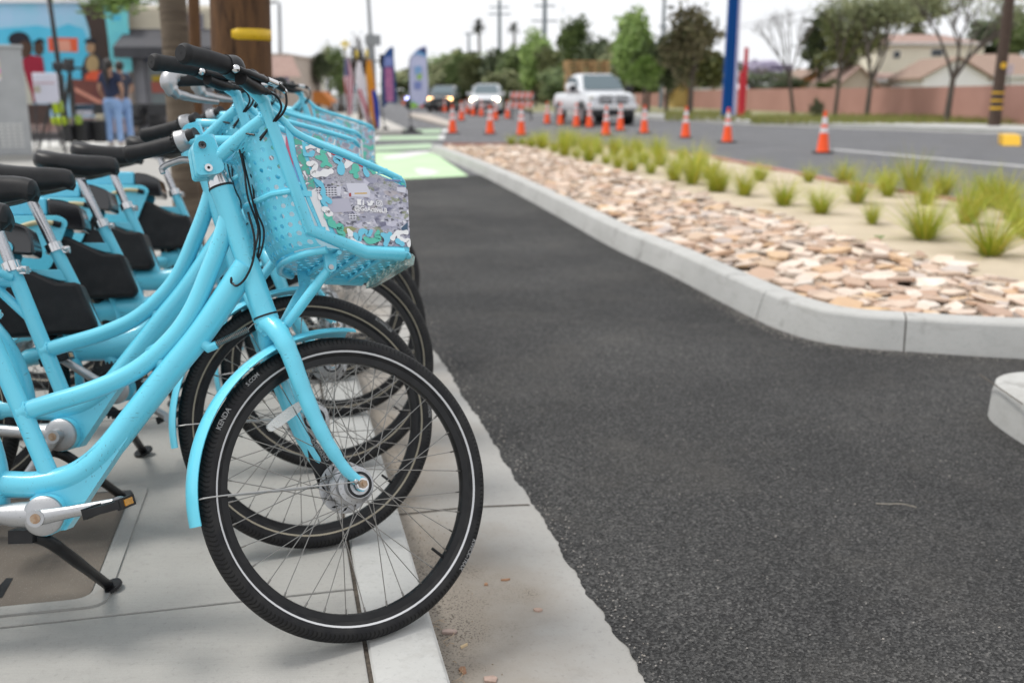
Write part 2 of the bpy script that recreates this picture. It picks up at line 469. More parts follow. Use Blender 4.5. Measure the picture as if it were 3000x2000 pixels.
def frame_meshes(kind):
    F = {}
    ht0, ht1 = on_axis(.7124), on_axis(.9939)
    b = MB().tube([ht0, ht0.lerp(ht1, .04), ht0.lerp(ht1, .5), ht0.lerp(ht1, .96), ht1], [.0262, .0255, .0245, .0255, .0262], 24)
    F['head_tube'] = (b, BLUE)
    b = MB(); ax = ST_AX
    b.tube([ht1 + ax * .001, ht1 + ax * .004], .0268, 24); F['headset_seal'] = (MB().tube([ht1 - ax * .001, ht1 + ax * .0035], .0274, 24), PLASTIC)
    F['headset_race'] = (MB().tube([ht0 - ax * .003, ht0 + ax * .001], .0272, 24), PLASTIC)
    if kind == 'A':
        dp = [(.425, 0, .822), (.334, 0, .688), (.261, 0, .598), (.187, 0, .505), (.136, 0, .440), (.093, 0, .398), (.043, 0, .370), (-.028, 0, .358), (-.10, 0, .361), (-.17, 0, .357)]
        b = MB().tube(spline(dp), .0285, 20)
        pass
        F['down_tube'] = (b, BLUE)
        tp = [(.394, 0, .955), (.374, 0, .888), (.345, 0, .812), (.308, 0, .727), (.261, 0, .662), (.188, 0, .600), (.101, 0, .560), (.008, 0, .532), (-.058, 0, .512)]
        b = MB().tube(spline(tp), .0205, 16); weld(b, (-.040, 0, .518), (-.058, 0, .512), .0032, .021)
        F['top_tube'] = (b, BLUE)
        b = MB().cyl((.216, 0, .648), (.252, 0, .598), .0125, 14); weld(b, (.243, 0, .613), (.252, 0, .598), .0026, .0135); weld(b, (.223, 0, .640), (.216, 0, .648), .0026, .0135)
        F['bridge_tube'] = (b, BLUE)
        b = MB()
        for s in (-1, 1):
            b.tube(spline([(-.16, s * .012, .357), (-.22, s * .045, .352), (-.34, s * .062, .343), (-.446, s * .066, .336)]), [.017, .014, .012, .011], 12)
            b.tube(spline([(-.13, s * .02, .705), (-.18, s * .05, .70), (-.33, s * .062, .50), (-.448, s * .066, .345)]), .0105, 10)
        F['rear_stay'] = (b, BLUE)
        b = MB().tube([(-.12, -.0, .690), (-.30, -.0, .70)], .012, 12)
        b.tube([(-.085, 0, .59), (-.20, 0, .695)], .012, 12)
        F['rack_tube'] = (b, BLUE)
    else:
        dp = [(.432, 0, .812), (.334, 0, .690), (.24, 0, .585), (.16, 0, .50), (.09, 0, .45), (.0, 0, .43), (-.10, 0, .43), (-.20, 0, .42)]
        b = MB().tube(spline(dp), .042, 20, flat=.75); F['down_tube'] = (b, BLUE)
        b = MB()
        for s in (-1, 1):
            b.tube(spline([(-.18, s * .02, .42), (-.25, s * .05, .40), (-.36, s * .064, .36), (-.446, s * .068, .336)]), [.024, .02, .016, .012], 12)
        F['rear_stay'] = (b, BLUE)
    seat_d = V((-.381, 0, 1)).normalized()
    s0 = V((.024, 0, .297)); s1 = V((-.142, 0, .733))
    b = MB().tube([s0 + V((0, 0, .03)), s1], .0195, 16)
    F['seat_tube'] = (b, BLUE)
    # bottom bracket: shell with the wedge of tube that runs into it
    b = MB().cyl((BB.x, -.045, BB.z), (BB.x, .045, BB.z), .043, 28)
    b.prism_y([(.175, .455), (.150, .475), (.02, .365), (-.03, .33), (.0, .262), (.045, .262)], -.021, .021)
    F['bottom_bracket'] = (b, BLUE)
    return F

def perf_panel(f, W, H, pitch=.0195, hole=.0053, n=10):
    """perforated sheet: staggered round holes on a W x H domain mapped by f(u, v)"""
    b = MB(); rows = max(1, int(H / pitch)); cols = max(1, int(W / pitch))
    pu, pv = W / cols, H / rows
    def quad(u0, u1, v0, v1): b.add([f(u0, v0), f(u1, v0), f(u1, v1), f(u0, v1)], [(0, 1, 2, 3)])
    for r in range(rows):
        v0 = r * pv; off = pu / 2 if r % 2 else 0
        if off: quad(0, off, v0, v0 + pv); quad(W - off, W, v0, v0 + pv)
        for c in range(cols - (1 if off else 0)):
            u0 = off + c * pu; cu, cv = u0 + pu / 2, v0 + pv / 2; vs = []
            for k in range(n):
                a = 2 * pi * (k + .5) / n; ca, sa = cos(a), sin(a); m = max(abs(ca), abs(sa))
                vs.append(f(cu + hole * ca, cv + hole * sa)); vs.append(f(cu + ca / m * pu / 2, cv + sa / m * pv / 2))
            fs = [(2 * k, 2 * k + 1, (2 * k + 3) % (2 * n), (2 * k + 2) % (2 * n)) for k in range(n)]
            for (cx, cy) in ((1, 1), (-1, 1), (-1, -1), (1, -1)):   # the cell corners beyond the ring
                best = sorted(range(n), key=lambda k: -(cx * cos(2 * pi * (k + .5) / n) + cy * sin(2 * pi * (k + .5) / n)))[:2]
                if abs(best[0] - best[1]) == 1 or set(best) == {0, n - 1}:
                    vs.append(f(cu + cx * pu / 2, cv + cy * pv / 2)); fs.append((2 * best[0] + 1, len(vs) - 1, 2 * best[1] + 1))
            b.add(vs, fs)
    return b

def bar_path(s):
    return spline([(.222, s * .284, 1.152), (.285, s * .250, 1.165), (.340, s * .210, 1.178), (.385, s * .163, 1.192), (.412, s * .130, 1.190), (.430, s * .120, 1.165), (.446, s * .12, 1.122), (.464, s * .12, 1.066), (.481, s * .12, 1.014), (.509, s * .12, .933), (.530, s * .12, .876), (.545, s * .12, .850), (.566, s * .12, .838), (.605, s * .12, .838), (.68, s * .12, .840), (.745, s * .12, .842)], 5)
TOP_RAIL = [(.440, .12, 1.140), (.473, .12, 1.122), (.500, .12, 1.098), (.545, .12, 1.080), (.608, .12, 1.063), (.672, .12, 1.045), (.725, .12, 1.029)]
def top_z(x):
    for a, b in zip(TOP_RAIL, TOP_RAIL[1:]):
        if x <= b[0]: return a[2] + (b[2] - a[2]) * (x - a[0]) / (b[0] - a[0])
    return 1.029 - (x - .725) * .25
def side_x(z):
    P = [(.838, .566), (.850, .545), (.876, .530), (.933, .509), (1.014, .481), (1.066, .464), (1.122, .446), (1.165, .430)]
    for a, b in zip(P, P[1:]):
        if z <= b[0]: return a[1] + (b[1] - a[1]) * (z - a[0]) / (b[0] - a[0])
    return .43
STAYM = mat('stay_wire', (.42, .42, .42), .3, 1.0)
STROKES = [('W', [(0.526, 1.063), (0.537, 1.068), (0.551, 1.068), (0.553, 1.059)], 0.005),
 ('W', [(0.53, 1.027), (0.54, 1.027), (0.542, 1.017), (0.538, 1.007), (0.552, 1.006), (0.567, 1.011), (0.579, 1.016)], 0.0085),
 ('W', [(0.619, 1.057), (0.624, 1.046), (0.616, 1.034)], 0.009),
 ('W', [(0.615, 1.055), (0.627, 1.047), (0.638, 1.049)], 0.006),
 ('W', [(0.576, 1.059), (0.579, 1.051)], 0.004),
 ('W', [(0.689, 1.041), (0.698, 1.045), (0.709, 1.049), (0.722, 1.044), (0.726, 1.038), (0.713, 1.035), (0.697, 1.029), (0.695, 1.038), (0.689, 1.041)], 0.0045),
 ('T', [(0.569, 1.069), (0.561, 1.057), (0.565, 1.048), (0.566, 1.035), (0.56, 1.027)], 0.007),
 ('T', [(0.548, 1.044), (0.562, 1.044)], 0.006),
 ('T', [(0.566, 1.035), (0.579, 1.029)], 0.005),
 ('T', [(0.638, 1.036), (0.636, 1.022), (0.638, 1.013)], 0.008),
 ('T', [(0.626, 1.02), (0.644, 1.028)], 0.005),
 ('T', [(0.682, 1.052), (0.672, 1.044), (0.673, 1.034), (0.681, 1.027)], 0.006),
 ('T', [(0.721, 1.03), (0.74, 1.03), (0.748, 1.023), (0.753, 1.01)], 0.006),
 ('T', [(0.735, 1.041), (0.748, 1.031)], 0.005),
 ('T', [(0.566, 0.913), (0.573, 0.909), (0.575, 0.899), (0.585, 0.891), (0.596, 0.89), (0.593, 0.881), (0.599, 0.874), (0.594, 0.866), (0.596, 0.855)], 0.0085),
 ('T', [(0.582, 0.865), (0.594, 0.865)], 0.007),
 ('C', [(0.521, 1.047), (0.533, 1.048), (0.539, 1.054)], 0.006),
 ('C', [(0.599, 1.068), (0.601, 1.053), (0.593, 1.044), (0.603, 1.035), (0.602, 1.017)], 0.0085),
 ('C', [(0.661, 1.048), (0.659, 1.032), (0.665, 1.018)], 0.006),
 ('C', [(0.544, 0.99), (0.555, 0.982), (0.56, 0.972), (0.559, 0.962), (0.565, 0.954), (0.574, 0.945)], 0.006),
 ('C', [(0.561, 0.952), (0.559, 0.943), (0.564, 0.936)], 0.006),
 ('W', [(0.55, 0.956), (0.552, 0.95)], 0.004),
 ('W', [(0.56, 0.927), (0.57, 0.924), (0.567, 0.919), (0.575, 0.918)], 0.007),
 ('W', [(0.615, 0.884), (0.619, 0.877), (0.616, 0.868), (0.609, 0.863), (0.621, 0.865), (0.628, 0.859), (0.642, 0.856)], 0.0065),
 ('C', [(0.63, 0.876), (0.64, 0.865), (0.643, 0.881), (0.654, 0.887), (0.661, 0.88), (0.668, 0.887)], 0.0065),
 ('T', [(0.685, 0.887), (0.682, 0.878), (0.688, 0.872), (0.678, 0.868), (0.663, 0.864), (0.654, 0.869)], 0.0065),
 ('C', [(0.695, 0.882), (0.706, 0.879), (0.714, 0.885)], 0.006),
 ('C', [(0.706, 0.879), (0.705, 0.869), (0.702, 0.861)], 0.008),
 ('W', [(0.719, 0.875), (0.726, 0.885), (0.738, 0.891), (0.755, 0.893)], 0.006),
 ('W', [(0.734, 0.889), (0.736, 0.878), (0.748, 0.873), (0.758, 0.874), (0.759, 0.863)], 0.006),
 ('C', [(0.732, 0.87), (0.742, 0.865)], 0.008)]
RECTS = [('garage', [(0.544, 0.975), (0.592, 0.981), (0.591, 0.96), (0.549, 0.954)]), ('white', [(0.592, 0.983), (0.602, 0.984), (0.6, 0.962), (0.592, 0.961)]), ('white', [(0.614, 0.993), (0.661, 0.999), (0.671, 0.98), (0.67, 0.967), (0.621, 0.963)]), ('gold', [(0.633, 0.973), (0.663, 0.977), (0.663, 0.974), (0.633, 0.97)]), ('red', [(0.62, 0.971), (0.625, 0.972), (0.625, 0.963), (0.62, 0.963)]), ('lot', [(0.555, 0.949), (0.618, 0.959), (0.627, 0.929), (0.565, 0.919)]), ('grass', [(0.6, 0.89), (0.623, 0.895), (0.636, 0.89), (0.62, 0.881), (0.605, 0.875)]), ('blue', [(0.743, 0.903), (0.76, 0.918), (0.759, 0.898), (0.744, 0.896)]), ('blueroof', [(0.706, 1.014), (0.746, 1.017), (0.747, 1.013), (0.709, 1.01)]), ('blueroof', [(0.739, 1.003), (0.759, 1.006), (0.756, 1.002), (0.74, 1.001)]), ('garage2', [(0.617, 0.923), (0.637, 0.925), (0.635, 0.911), (0.617, 0.91)]), ('white', [(0.736, 0.998), (0.76, 1.001), (0.758, 0.987), (0.738, 0.988)])]

def ribbon(b, pts, w, f):
    P = [V((x, z, 0)) for x, z in pts]
    P = [V((p.x, p.y, 0)) for p in spline(P, 5)] if len(P) > 2 else [P[0].lerp(P[1], k / 4) for k in range(5)]
    L, Rr = [], []
    for i, p in enumerate(P):
        t = (P[min(i + 1, len(P) - 1)] - P[max(i - 1, 0)])
        t = t.normalized() if t.length > 1e-9 else V((1, 0, 0)); nn = V((-t.y, t.x, 0))
        q = w * (0.9 + 0.22 * sin(i * .55 + p.x * 90))
        L.append(p + nn * q * .55); Rr.append(p - nn * q * .55)
    t0 = (P[0] - P[1]).normalized(); t1 = (P[-1] - P[-2]).normalized()
    c0 = [P[0] + t0 * w * .5 * sin(a) + (L[0] - P[0]) * cos(a) for a in (R(45), R(90), R(135))]
    c1 = [P[-1] + t1 * w * .5 * sin(a) - (L[-1] - P[-1]) * cos(a) for a in (R(45), R(90), R(135))]
    for i in range(len(P) - 1): b.poly([f(*q.xy) for q in (L[i], L[i + 1], Rr[i + 1], Rr[i])])
    b.poly([f(*q.xy) for q in [L[0]] + c0 + [Rr[0]]]); b.poly([f(*q.xy) for q in [Rr[-1]] + c1 + [L[-1]]])

def city_mat():
    m = mat("aerial_city_print", (.4, .4, .46), .35); n = N(m)
    co = n.co('Object', (1, 0, 1.5)); big = n.voro(co, 42, 'Color'); fine = n.voro(co, 150, 'Color')
    def lum(c): s = n.new('ShaderNodeRGBToBW'); n.l.new(c, s.inputs[0]); return s.outputs[0]
    c = n.ramp(lum(big), [(0.0, (.16, .16, .24)), (.3, (.34, .34, .44)), (.55, (.55, .54, .64)), (.75, (.42, .38, .40)), (1, (.70, .70, .76))], 'CONSTANT')
    d = n.ramp(lum(fine), [(0, (.10, .10, .13)), (.28, (.38, .38, .46)), (.6, (.52, .51, .58)), (.85, (.72, .72, .76))], 'CONSTANT')
    k = n.mix(n.rng(n.noise(co, 26, 3), .42, .55), c, d)
    g = n.mix(n.rng(n.noise(co, 34, 4), .58, .62, 0, .75), k, (.22, .25, .12))
    br = n.new('ShaderNodeTexBrick'); br.inputs['Scale'].default_value = 330; br.inputs['Color1'].default_value = (.66, .66, .72, 1); br.inputs['Color2'].default_value = (.5, .5, .56, 1)
    br.inputs['Mortar'].default_value = (.06, .06, .09, 1); br.inputs['Mortar Size'].default_value = .09; br.inputs['Brick Width'].default_value = .9; br.inputs['Row Height'].default_value = .8
    sep = n.new('ShaderNodeSeparateXYZ'); n.l.new(n.co(), sep.inputs[0]); cmb = n.new('ShaderNodeCombineXYZ')
    n.l.new(sep.outputs[0], cmb.inputs[0]); n.l.new(sep.outputs[2], cmb.inputs[1]); n.l.new(cmb.outputs[0], br.inputs['Vector'])
    # towers stand in the upper part of the print
    up = n.math('MULTIPLY', n.rng(sep.outputs[2], .985, 1.0), n.rng(n.noise(co, 22, 2), .45, .5))
    n.col(n.mix(up, g, br.outputs[0])); return m
CITY = city_mat()
def flatc(name, c): return mat(name, c, .4)
PRINT = {'white': flatc("print_pale_block", (.62, .62, .70)), 'gold': flatc("print_gold", (.6, .38, .08)), 'red': flatc("print_brick", (.35, .05, .05)), 'lot': flatc("print_car_park", (.46, .45, .54)),
         'grass': flatc("print_lawn", (.30, .31, .14)), 'blue': flatc("print_water", (.05, .10, .17)), 'blueroof': flatc("print_blue_roof", (.20, .23, .42))}
def garage_mat():
    m = mat("print_garage", (.6, .6, .66), .4); n = N(m); sp = n.new('ShaderNodeSeparateXYZ'); n.l.new(n.co(), sp.inputs[0])
    f = n.rng(n.math('SINE', n.math('MULTIPLY', n.math('ADD', sp.outputs[2], n.math('MULTIPLY', sp.outputs[0], -.13)), 1150)), -.1, .1)
    g = n.rng(n.math('SINE', n.math('MULTIPLY', sp.outputs[0], 900)), -.75, -.6)
    n.col(n.mix(n.math('MULTIPLY', f, g), (.66, .66, .72), (.05, .05, .09))); return m
PRINT['garage'] = PRINT['garage2'] = garage_mat()
CAMO = mat("camouflage_print", (.3, .3, .35), .4); n = N(CAMO); co_ = n.co()
n.col(n.ramp(n.noise(co_, 24, 2, .4, 1.2), [(0, (.10, .52, .40)), (.42, (.34, .34, .42)), (.52, (.5, .5, .56)), (.57, (.16, .56, .74)), (.66, (.8, .8, .8))], 'CONSTANT'))
PALE = noisy('pale_print_back', (.74, .77, .78), (.62, .70, .72), 14, .5)
STRIPP = mat('print_edge', (.8, .8, .8), .4); n = N(STRIPP); sp_ = n.new('ShaderNodeSeparateXYZ'); n.l.new(n.co(), sp_.inputs[0]); n.col(n.mix(n.rng(sp_.outputs[2], .965, .97), (.74, .75, .77), n.ramp(n.noise(n.co(), 55, 2, .4, 1.2), [(0, (.08, .42, .32)), (.48, (.25, .26, .30)), (.56, (.78, .78, .8))], 'CONSTANT')))
REDAD = mat("red_white_print", (.6, .03, .03), .4); n = N(REDAD); sp_ = n.new('ShaderNodeSeparateXYZ'); n.l.new(n.co(), sp_.inputs[0])
n.col(n.ramp(n.rng(sp_.outputs[0], .50, .76), [(0, (.72, .72, .78)), (.22, (.55, .12, .2)), (.3, (.2, .35, .65)), (.42, (.03, .03, .04)), (.55, (.55, .02, .02))], 'CONSTANT'))

def rounded(poly, r, n=5):
    P = [V((x, y, 0)) for x, y in poly]; o = []
    for i, p in enumerate(P):
        a, c = (P[i - 1] - p), (P[(i + 1) % len(P)] - p); q = min(r, a.length * .48, c.length * .48)
        s, e = p + a.normalized() * q, p + c.normalized() * q
        for k in range(n + 1):
            t = k / n; o.append((s * (1 - t) ** 2 + p * 2 * t * (1 - t) + e * t * t).xy)
    return [(x, y) for x, y in o]

def basket_spec(art):
    """list of (name, mesh, parent part or None); everything in unsteered bike coordinates"""
    S = []
    # rails: top rail with its front curve, bottom front bar, cross brace
    front_top = [(.752, .115, 1.020), (.766, .095, 1.010), (.770, .05, 1.006), (.770, 0, 1.005)]
    left = [V(p) for p in TOP_RAIL] + [V(p) for p in front_top]
    rail = left + [V((p.x, -p.y, p.z)) for p in left[::-1][1:]]
    b = MB().tube(spline(rail, 5), .0078, 10)
    b.tube(spline([(.745, -.12, .842), (.762, -.112, .842), (.768, -.08, .842), (.768, 0, .842), (.768, .08, .842), (.762, .112, .842), (.745, .12, .842)], 5), .0085, 10)
    for s in (-1, 1): b.tube([(.491, s * .12, .962), (.462, s * .075, .966), (.438, s * .02, .962), (.425, s * .001, .958)], .0065, 8)
    b.tube(spline([(.566, -.118, .838), (.525, -.075, .835), (.508, 0, .834), (.525, .075, .835), (.566, .118, .838)], 5), .0085, 10)
    for x in (.595, .650, .705): b.tube([(x, -.118, .835), (x, .118, .835)], .0055, 8)
    S.append(('basket', b, BLUE, None))
    # perforated back wall, bulging towards the rider
    def back(u, v):
        z = .846 + v * .285; y = (-1 + 2 * u) * .118
        xs = side_x(z) + .002; return (xs - .052 * (1 - (abs(y) / .118) ** 2.6), y, min(z, 1.06 + .075 * (abs(y) / .118) ** 2))
    S.append(('back_panel', perf_panel(lambda u, v: back(u / .25, v / .285), .25, .285), BLUE, 'basket'))
    def floor(u, v):
        y = (-1 + 2 * v / .236) * .118; x0 = side_x(.846) - .05 * (1 - (abs(y) / .118) ** 2.6) + .004
        return (x0 + (.765 - x0) * u / .2, y, .843)
    S.append(('floor_panel', perf_panel(floor, .2, .236), BLUE, 'basket'))
    # side plates with the printed advert, front plate
    out = [(.478, 1.108), (.500, 1.083), (.545, 1.066), (.608, 1.049), (.672, 1.031), (.725, 1.016), (.758, 1.003), (.762, .862), (.760, .848), (.60, .848), (.572, .855), (.552, .878), (.523, .945), (.492, 1.04)]
    ad = rounded([(.521, 1.066), (.535, 1.0665), (.576, 1.0555), (.657, 1.034), (.723, 1.0135), (.7645, .998), (.7635, .860), (.612, .853), (.589, .866), (.570, .910), (.547, .992)], .007)
    for s in (-1, 1):
        b = MB().prism_y(out, s * .1195, s * .1225); S.append(('side_panel', b, BLUE, 'basket'))
        b = MB()
        for k, (x, z) in enumerate(((.575, 1.066), (.640, 1.049), (.705, 1.030), (.74, 1.017), (.612, .848), (.668, .848), (.523, .955), (.552, .884))):
            b.box((x, s * .1205, z + (.004 if z > .9 else -.003)), (.022, .007, .013), M4.Rotation(0, 4, 'Y'))
        S.append(('weld_tab', b, BLUE, 'basket'))
        S.append(('advert', MB().poly([(x, s * .1238, z) for x, z in ad]), art if s < 0 else (REDAD if art is REDAD else CAMO), 'basket'))
        S.append(('advert_back', MB().poly([(x, s * .1188, z) for x, z in ad]), REDAD if art is REDAD else PALE, 'basket'))
        S.append(('advert_strip', MB().poly([(x, s * .1236, z) for x, z in ((.497, 1.085), (.515, 1.078), (.517, 1.05), (.540, .990), (.563, .905), (.576, .868), (.588, .8555), (.574, .858), (.556, .885), (.530, .950), (.503, 1.04))]), STRIPP, 'basket'))
    b = MB()
    fr = spline([(.760, -.118, 0), (.772, -.10, 0), (.775, -.06, 0), (.775, .06, 0), (.772, .10, 0), (.760, .118, 0)], 4)
    for p, q in zip(fr, fr[1:]): b.add([(p.x, p.y, .855), (q.x, q.y, .855), (q.x, q.y, .998), (p.x, p.y, .998)], [(0, 1, 2, 3)])
    S.append(('front_panel', b, PALE, 'basket'))
    if art is CITY:
        y = -.1243; groups = {}
        for i, (k, pts) in enumerate(RECTS):
            groups.setdefault(k, MB()).poly([(x, y - i * 4e-5, z) for x, z in pts])
        for k, b in groups.items(): S.append(('printed_block', b, PRINT[k], 'basket'))
        sb = {'W': MB(), 'T': MB(), 'C': MB()}
        for i, (k, pts, w) in enumerate(STROKES): ribbon(sb[k], pts, w * 1.75, lambda x, z, i=i: (min(x, .7638), -.1251 - i * 5e-5, min(max(z, .8535), top_z(x) - .0125)))
        for k, m_ in (('W', WHITE), ('T', TEAL), ('C', CYAN)): S.append(('printed_camouflage', sb[k], m_, 'basket'))
        y = -.1272; b = MB()
        text_flat(b, "@GoActiveLB", .0155, lambda x, z: (.6300 + x * .86, y, .9320 + z + x * .02))
        S.append(('lettering', b, WHITE, 'basket'))
        sq = rounded([(.6375, .9450), (.6540, .9455), (.6540, .9590), (.6375, .9585)], .0016)
        b = MB().poly([(x, y + .0003, z) for x, z in sq]); S.append(('letter_square_logo', b, WHITE, 'basket'))
        b = MB(); text_flat(b, "f", .0185, lambda x, z: (.6462 + x, y, .9455 + z)); S.append(('logo_letter', b, mat("print_logo_grey", (.36, .36, .44), .4), 'basket'))
        bird = [(.6605, .9570), (.6640, .9530), (.6682, .9525), (.6690, .9575), (.6722, .9592), (.6748, .9578), (.6780, .9585), (.6762, .9560), (.6778, .9548), (.6755, .9542), (.6740, .9490), (.6695, .9458), (.6640, .9455), (.6602, .9475), (.6640, .9488), (.6608, .9512), (.6625, .9518), (.6600, .9540)]
        S.append(('bird_logo', MB().poly([(x, y, z) for x, z in bird]), WHITE, 'basket'))
        b = MB(); c = V((.6905, y, .9535)); o_ = rounded([(-.0075, -.0068), (.0075, -.0068), (.0075, .0068), (-.0075, .0068)], .004); i_ = [(p * .78, q * .78) for p, q in o_]
        for k in range(len(o_)):
            k2 = (k + 1) % len(o_); b.poly([(c.x + o_[k][0], y, c.z + o_[k][1]), (c.x + o_[k2][0], y, c.z + o_[k2][1]), (c.x + i_[k2][0], y, c.z + i_[k2][1]), (c.x + i_[k][0], y, c.z + i_[k][1])])
        for k in range(16):
            a0, a1 = 2 * pi * k / 16, 2 * pi * (k + 1) / 16; b.poly([(c.x + q * cos(a), y, c.z + q * sin(a)) for a, q in ((a0, .0040), (a1, .0040), (a1, .0025), (a0, .0025))])
        b.poly([(c.x + .0042 + .0009 * cos(k), y, c.z + .0040 + .0009 * sin(k)) for k in range(6)])
        S.append(('camera_logo', b, WHITE, 'basket'))
    # clear lamp strip under the front edge
    b = MB().prism([(.752, .818), (.776, .822), (.780, .842), (.774, .848), (.757, .845)], lambda x, z: (x, -.112, z), lambda x, z: (x, .112, z))
    S.append(('lamp_strip', b, LAMP, 'basket'))
    b = MB()
    for k in range(9): b.box((.767, -.1 + k * .025, .834), (.004, .004, .012))
    S.append(('lamp_chip', b, REFL, 'basket'))
    return S

def steer_spec(art):
    S = []
    ax = ST_AX; top = on_axis(.9939)
    # fork
    b = MB().tube([on_axis(.70), on_axis(.712)], .0262, 24)
    b.tube(spline([on_axis(.700), V((.472, 0, .690)), V((.480, 0, .675))]), [.025, .026, .022], 20)
    for s in (-1, 1):
        b.tube(spline([(.466, s * .004, .694), (.476, s * .026, .680), (.488, s * .048, .648), (.503, s * .0565, .605), (.520, s * .058, .553), (.547, s * .059, .483), (.577, s * .060, .422), (.612, s * .060, .370), (.640, s * .060, .343)], 5), [.022, .0225, .021, .0195, .0190, .018, .0165, .015, .0125, .0115], 16)
        b.prism_y(rounded([(.632, .352), (.655, .352), (.662, .335), (.655, .318), (.640, .322)], .006), s * .0555, s * .0605)
    S.append(('fork', b, BLUE, None))
    b = MB()
    for s in (-1, 1):
        b.tube([(.505, s * .018, .690), (.527, s * .035, .722), (.560, s * .062, .772), (.583, s * .078, .806)], [.0105, .0115, .0115, .0095], 12)
    S.append(('basket_strut', b, BLUE, 'fork'))
    b = MB()
    for s in (-1, 1): b.prism_y(rounded([(.570, .845), (.600, .845), (.598, .803), (.586, .796), (.574, .803)], .007), s * .080, s * .089)
    S.append(('strut_tab', b, BLUE, 'fork'))
    b = MB()
    for s in (-1, 1): b.cyl((.585, s * .089, .808), (.585, s * .0925, .808), .006, 12)
    S.append(('bolt', b, ALU, 'fork'))
    # roller brake arm on the far blade
    b = MB().prism_y(rounded([(.556, .470), (.572, .462), (.640, .372), (.672, .345), (.655, .300), (.600, .320), (.575, .392)], .01), .047, .053)
    S.append(('brake_arm', b, PLASTIC, 'fork'))
    b = MB(); d = V((.052, 0, -.066)).normalized(); nn = V((.785, 0, .62))
    text_flat(b, "SHIMANO", .0135, lambda x, z: V((.577, .0464, .442)) + d * x + nn * (z - .003)); S.append(('lettering', b, LETTER, 'fork'))
    # front mudguard with wire stay
    S.append(('front_fender', fender(HUB, .357, R(88), R(191.5), .036, .013), BLUE, None))
    b = MB().tube(spline([(.300, -.024, .318), (.36, -.040, .325), (.60, -.066, .338), (.632, -.066, .341)], 4), .0017, 6)
    b.tube(spline([(.300, .024, .318), (.36, .040, .325), (.60, .066, .338), (.632, .066, .341)], 4), .0021, 6).ball((.634, -.067, .341), .0065, 6)
    S.append(('fender_stay', b, STAYM, 'front_fender'))
    b = MB().box((.505, 0, .672), (.016, .022, .05)).ball((.49, -.026, .655), .005, 6)
    S.append(('fender_bracket', b, BLUE, 'front_fender'))
    # handlebar: two bars that run down into the basket, Y stem, clamp
    hb = MB()
    for s in (-1, 1):
        P = bar_path(s); hb.tube(along(P, .145, 9, 60), [.0135] * 4 + [.0155] * 32 + [.0148] * 12 + [.0105] * 13, 14)
        hb.tube(spline([(.362, s * .008, 1.058), (.385, s * .032, 1.080), (.420, s * .075, 1.110), (.446, s * .112, 1.128)], 5), .0152, 14)
        weld(hb, (.440, s * .103, 1.124), (.446, s * .112, 1.128), .003, .0155)
    S.append(('handlebar', hb, BLUE, None))
    a0, a1 = top + ax * .004, top + ax * .046
    b = MB().tube([a0, a0 + ax * .006, a0.lerp(a1, .62), a0.lerp(a1, .64), a1], [.0268, .0258, .0222, .0228, .0222], 28)
    S.append(('headset_cone', b, CHROME, 'handlebar'))
    st = on_axis(1.065)
    b = MB().tube([on_axis(1.036), on_axis(1.105)], .0225, 20)
    b.prism_y(rounded([(.316, 1.008), (.362, 1.018), (.375, 1.030), (.352, 1.100), (.318, 1.098), (.306, 1.075)], .010), -.024, -.004)
    b.prism_y(rounded([(.316, 1.008), (.362, 1.018), (.375, 1.030), (.352, 1.100), (.318, 1.098), (.306, 1.075)], .010), .0, .022)
    S.append(('stem_clamp', b, BLUE, 'handlebar'))
    b = MB()
    for x, z in ((.325, 1.076), (.338, 1.026)):
        b.cyl((x, -.030, z), (x, -.022, z), .0072, 16); b.cyl((x, -.0308, z), (x, -.0295, z), .0088, 16)
    S.append(('stem_bolt', b, CHROME, 'handlebar'))
    b = MB()
    for x, z in ((.325, 1.076), (.338, 1.026)): b.tube([(x, -.0312, z), (x, -.030, z)], .0036, 6)
    S.append(('bolt_socket', b, PLASTIC, 'handlebar'))
    for s in (-1, 1):
        P = bar_path(s)
        g = along(P, 0, .118, 24); rr = [.0150, .0192, .0208] + [.0203, .0197, .0193, .0190] + [.0188] * 18
        b = MB().tube(g, rr[:25], 18); c0, c1 = g[0], g[1]; d = (c0 - c1).normalized(); b.tube([c0 + d * .0006, c0], .0022, 8)
        S.append(('grip', b, GRIP, 'handlebar'))
        if s > 0:
            b = MB().tube(along(P, .118, .131, 4), [.0195, .0205, .0205, .0205, .0225], 24)
            for k in range(14):
                a = 2 * pi * k / 14; q = along(P, .1185, .129, 1); t = (q[1] - q[0]).normalized(); u = t.orthogonal().normalized(); w = t.cross(u); o = (u * cos(a) + w * sin(a)) * .0205
                b.tube([q[0] + o, q[1] + o], .0018, 5)
            S.append(('shifter_ring', b, PLASTIC, 'handlebar'))
            S.append(('bell_shell', MB().tube(along(P, .131, .160, 8), [.0265, .0258, .0255, .0252, .0248, .0242, .0232, .0215, .018], 28), ALU, 'handlebar'))
            S.append(('bell_rim', MB().tube(along(P, .1285, .1315, 2), .0272, 28), PLASTIC, 'handlebar'))
            S.append(('bar_collar', MB().tube(along(P, .160, .180, 4), .0185, 20), PLASTIC, 'handlebar'))
            L = [(.307, .27, 1.112), (.304, .27, 1.122), (.312, .264, 1.131), (.328, .249, 1.136), (.346, .230, 1.138), (.372, .2, 1.130), (.388, .18, 1.150)]
            S.append(('brake_lever', MB().tube(spline(L, 5), [.0065, .0082, .0080, .0080, .0085, .0095, .009], 10, flat=1.0), ALU, 'handlebar'))
        else:
            b = MB().tube(along(P, .118, .165, 8), [.0205, .0212, .0222, .0238, .0250, .0252, .0242, .0215, .019], 22)
            S.append(('twist_shifter', b, PLASTIC, 'handlebar'))
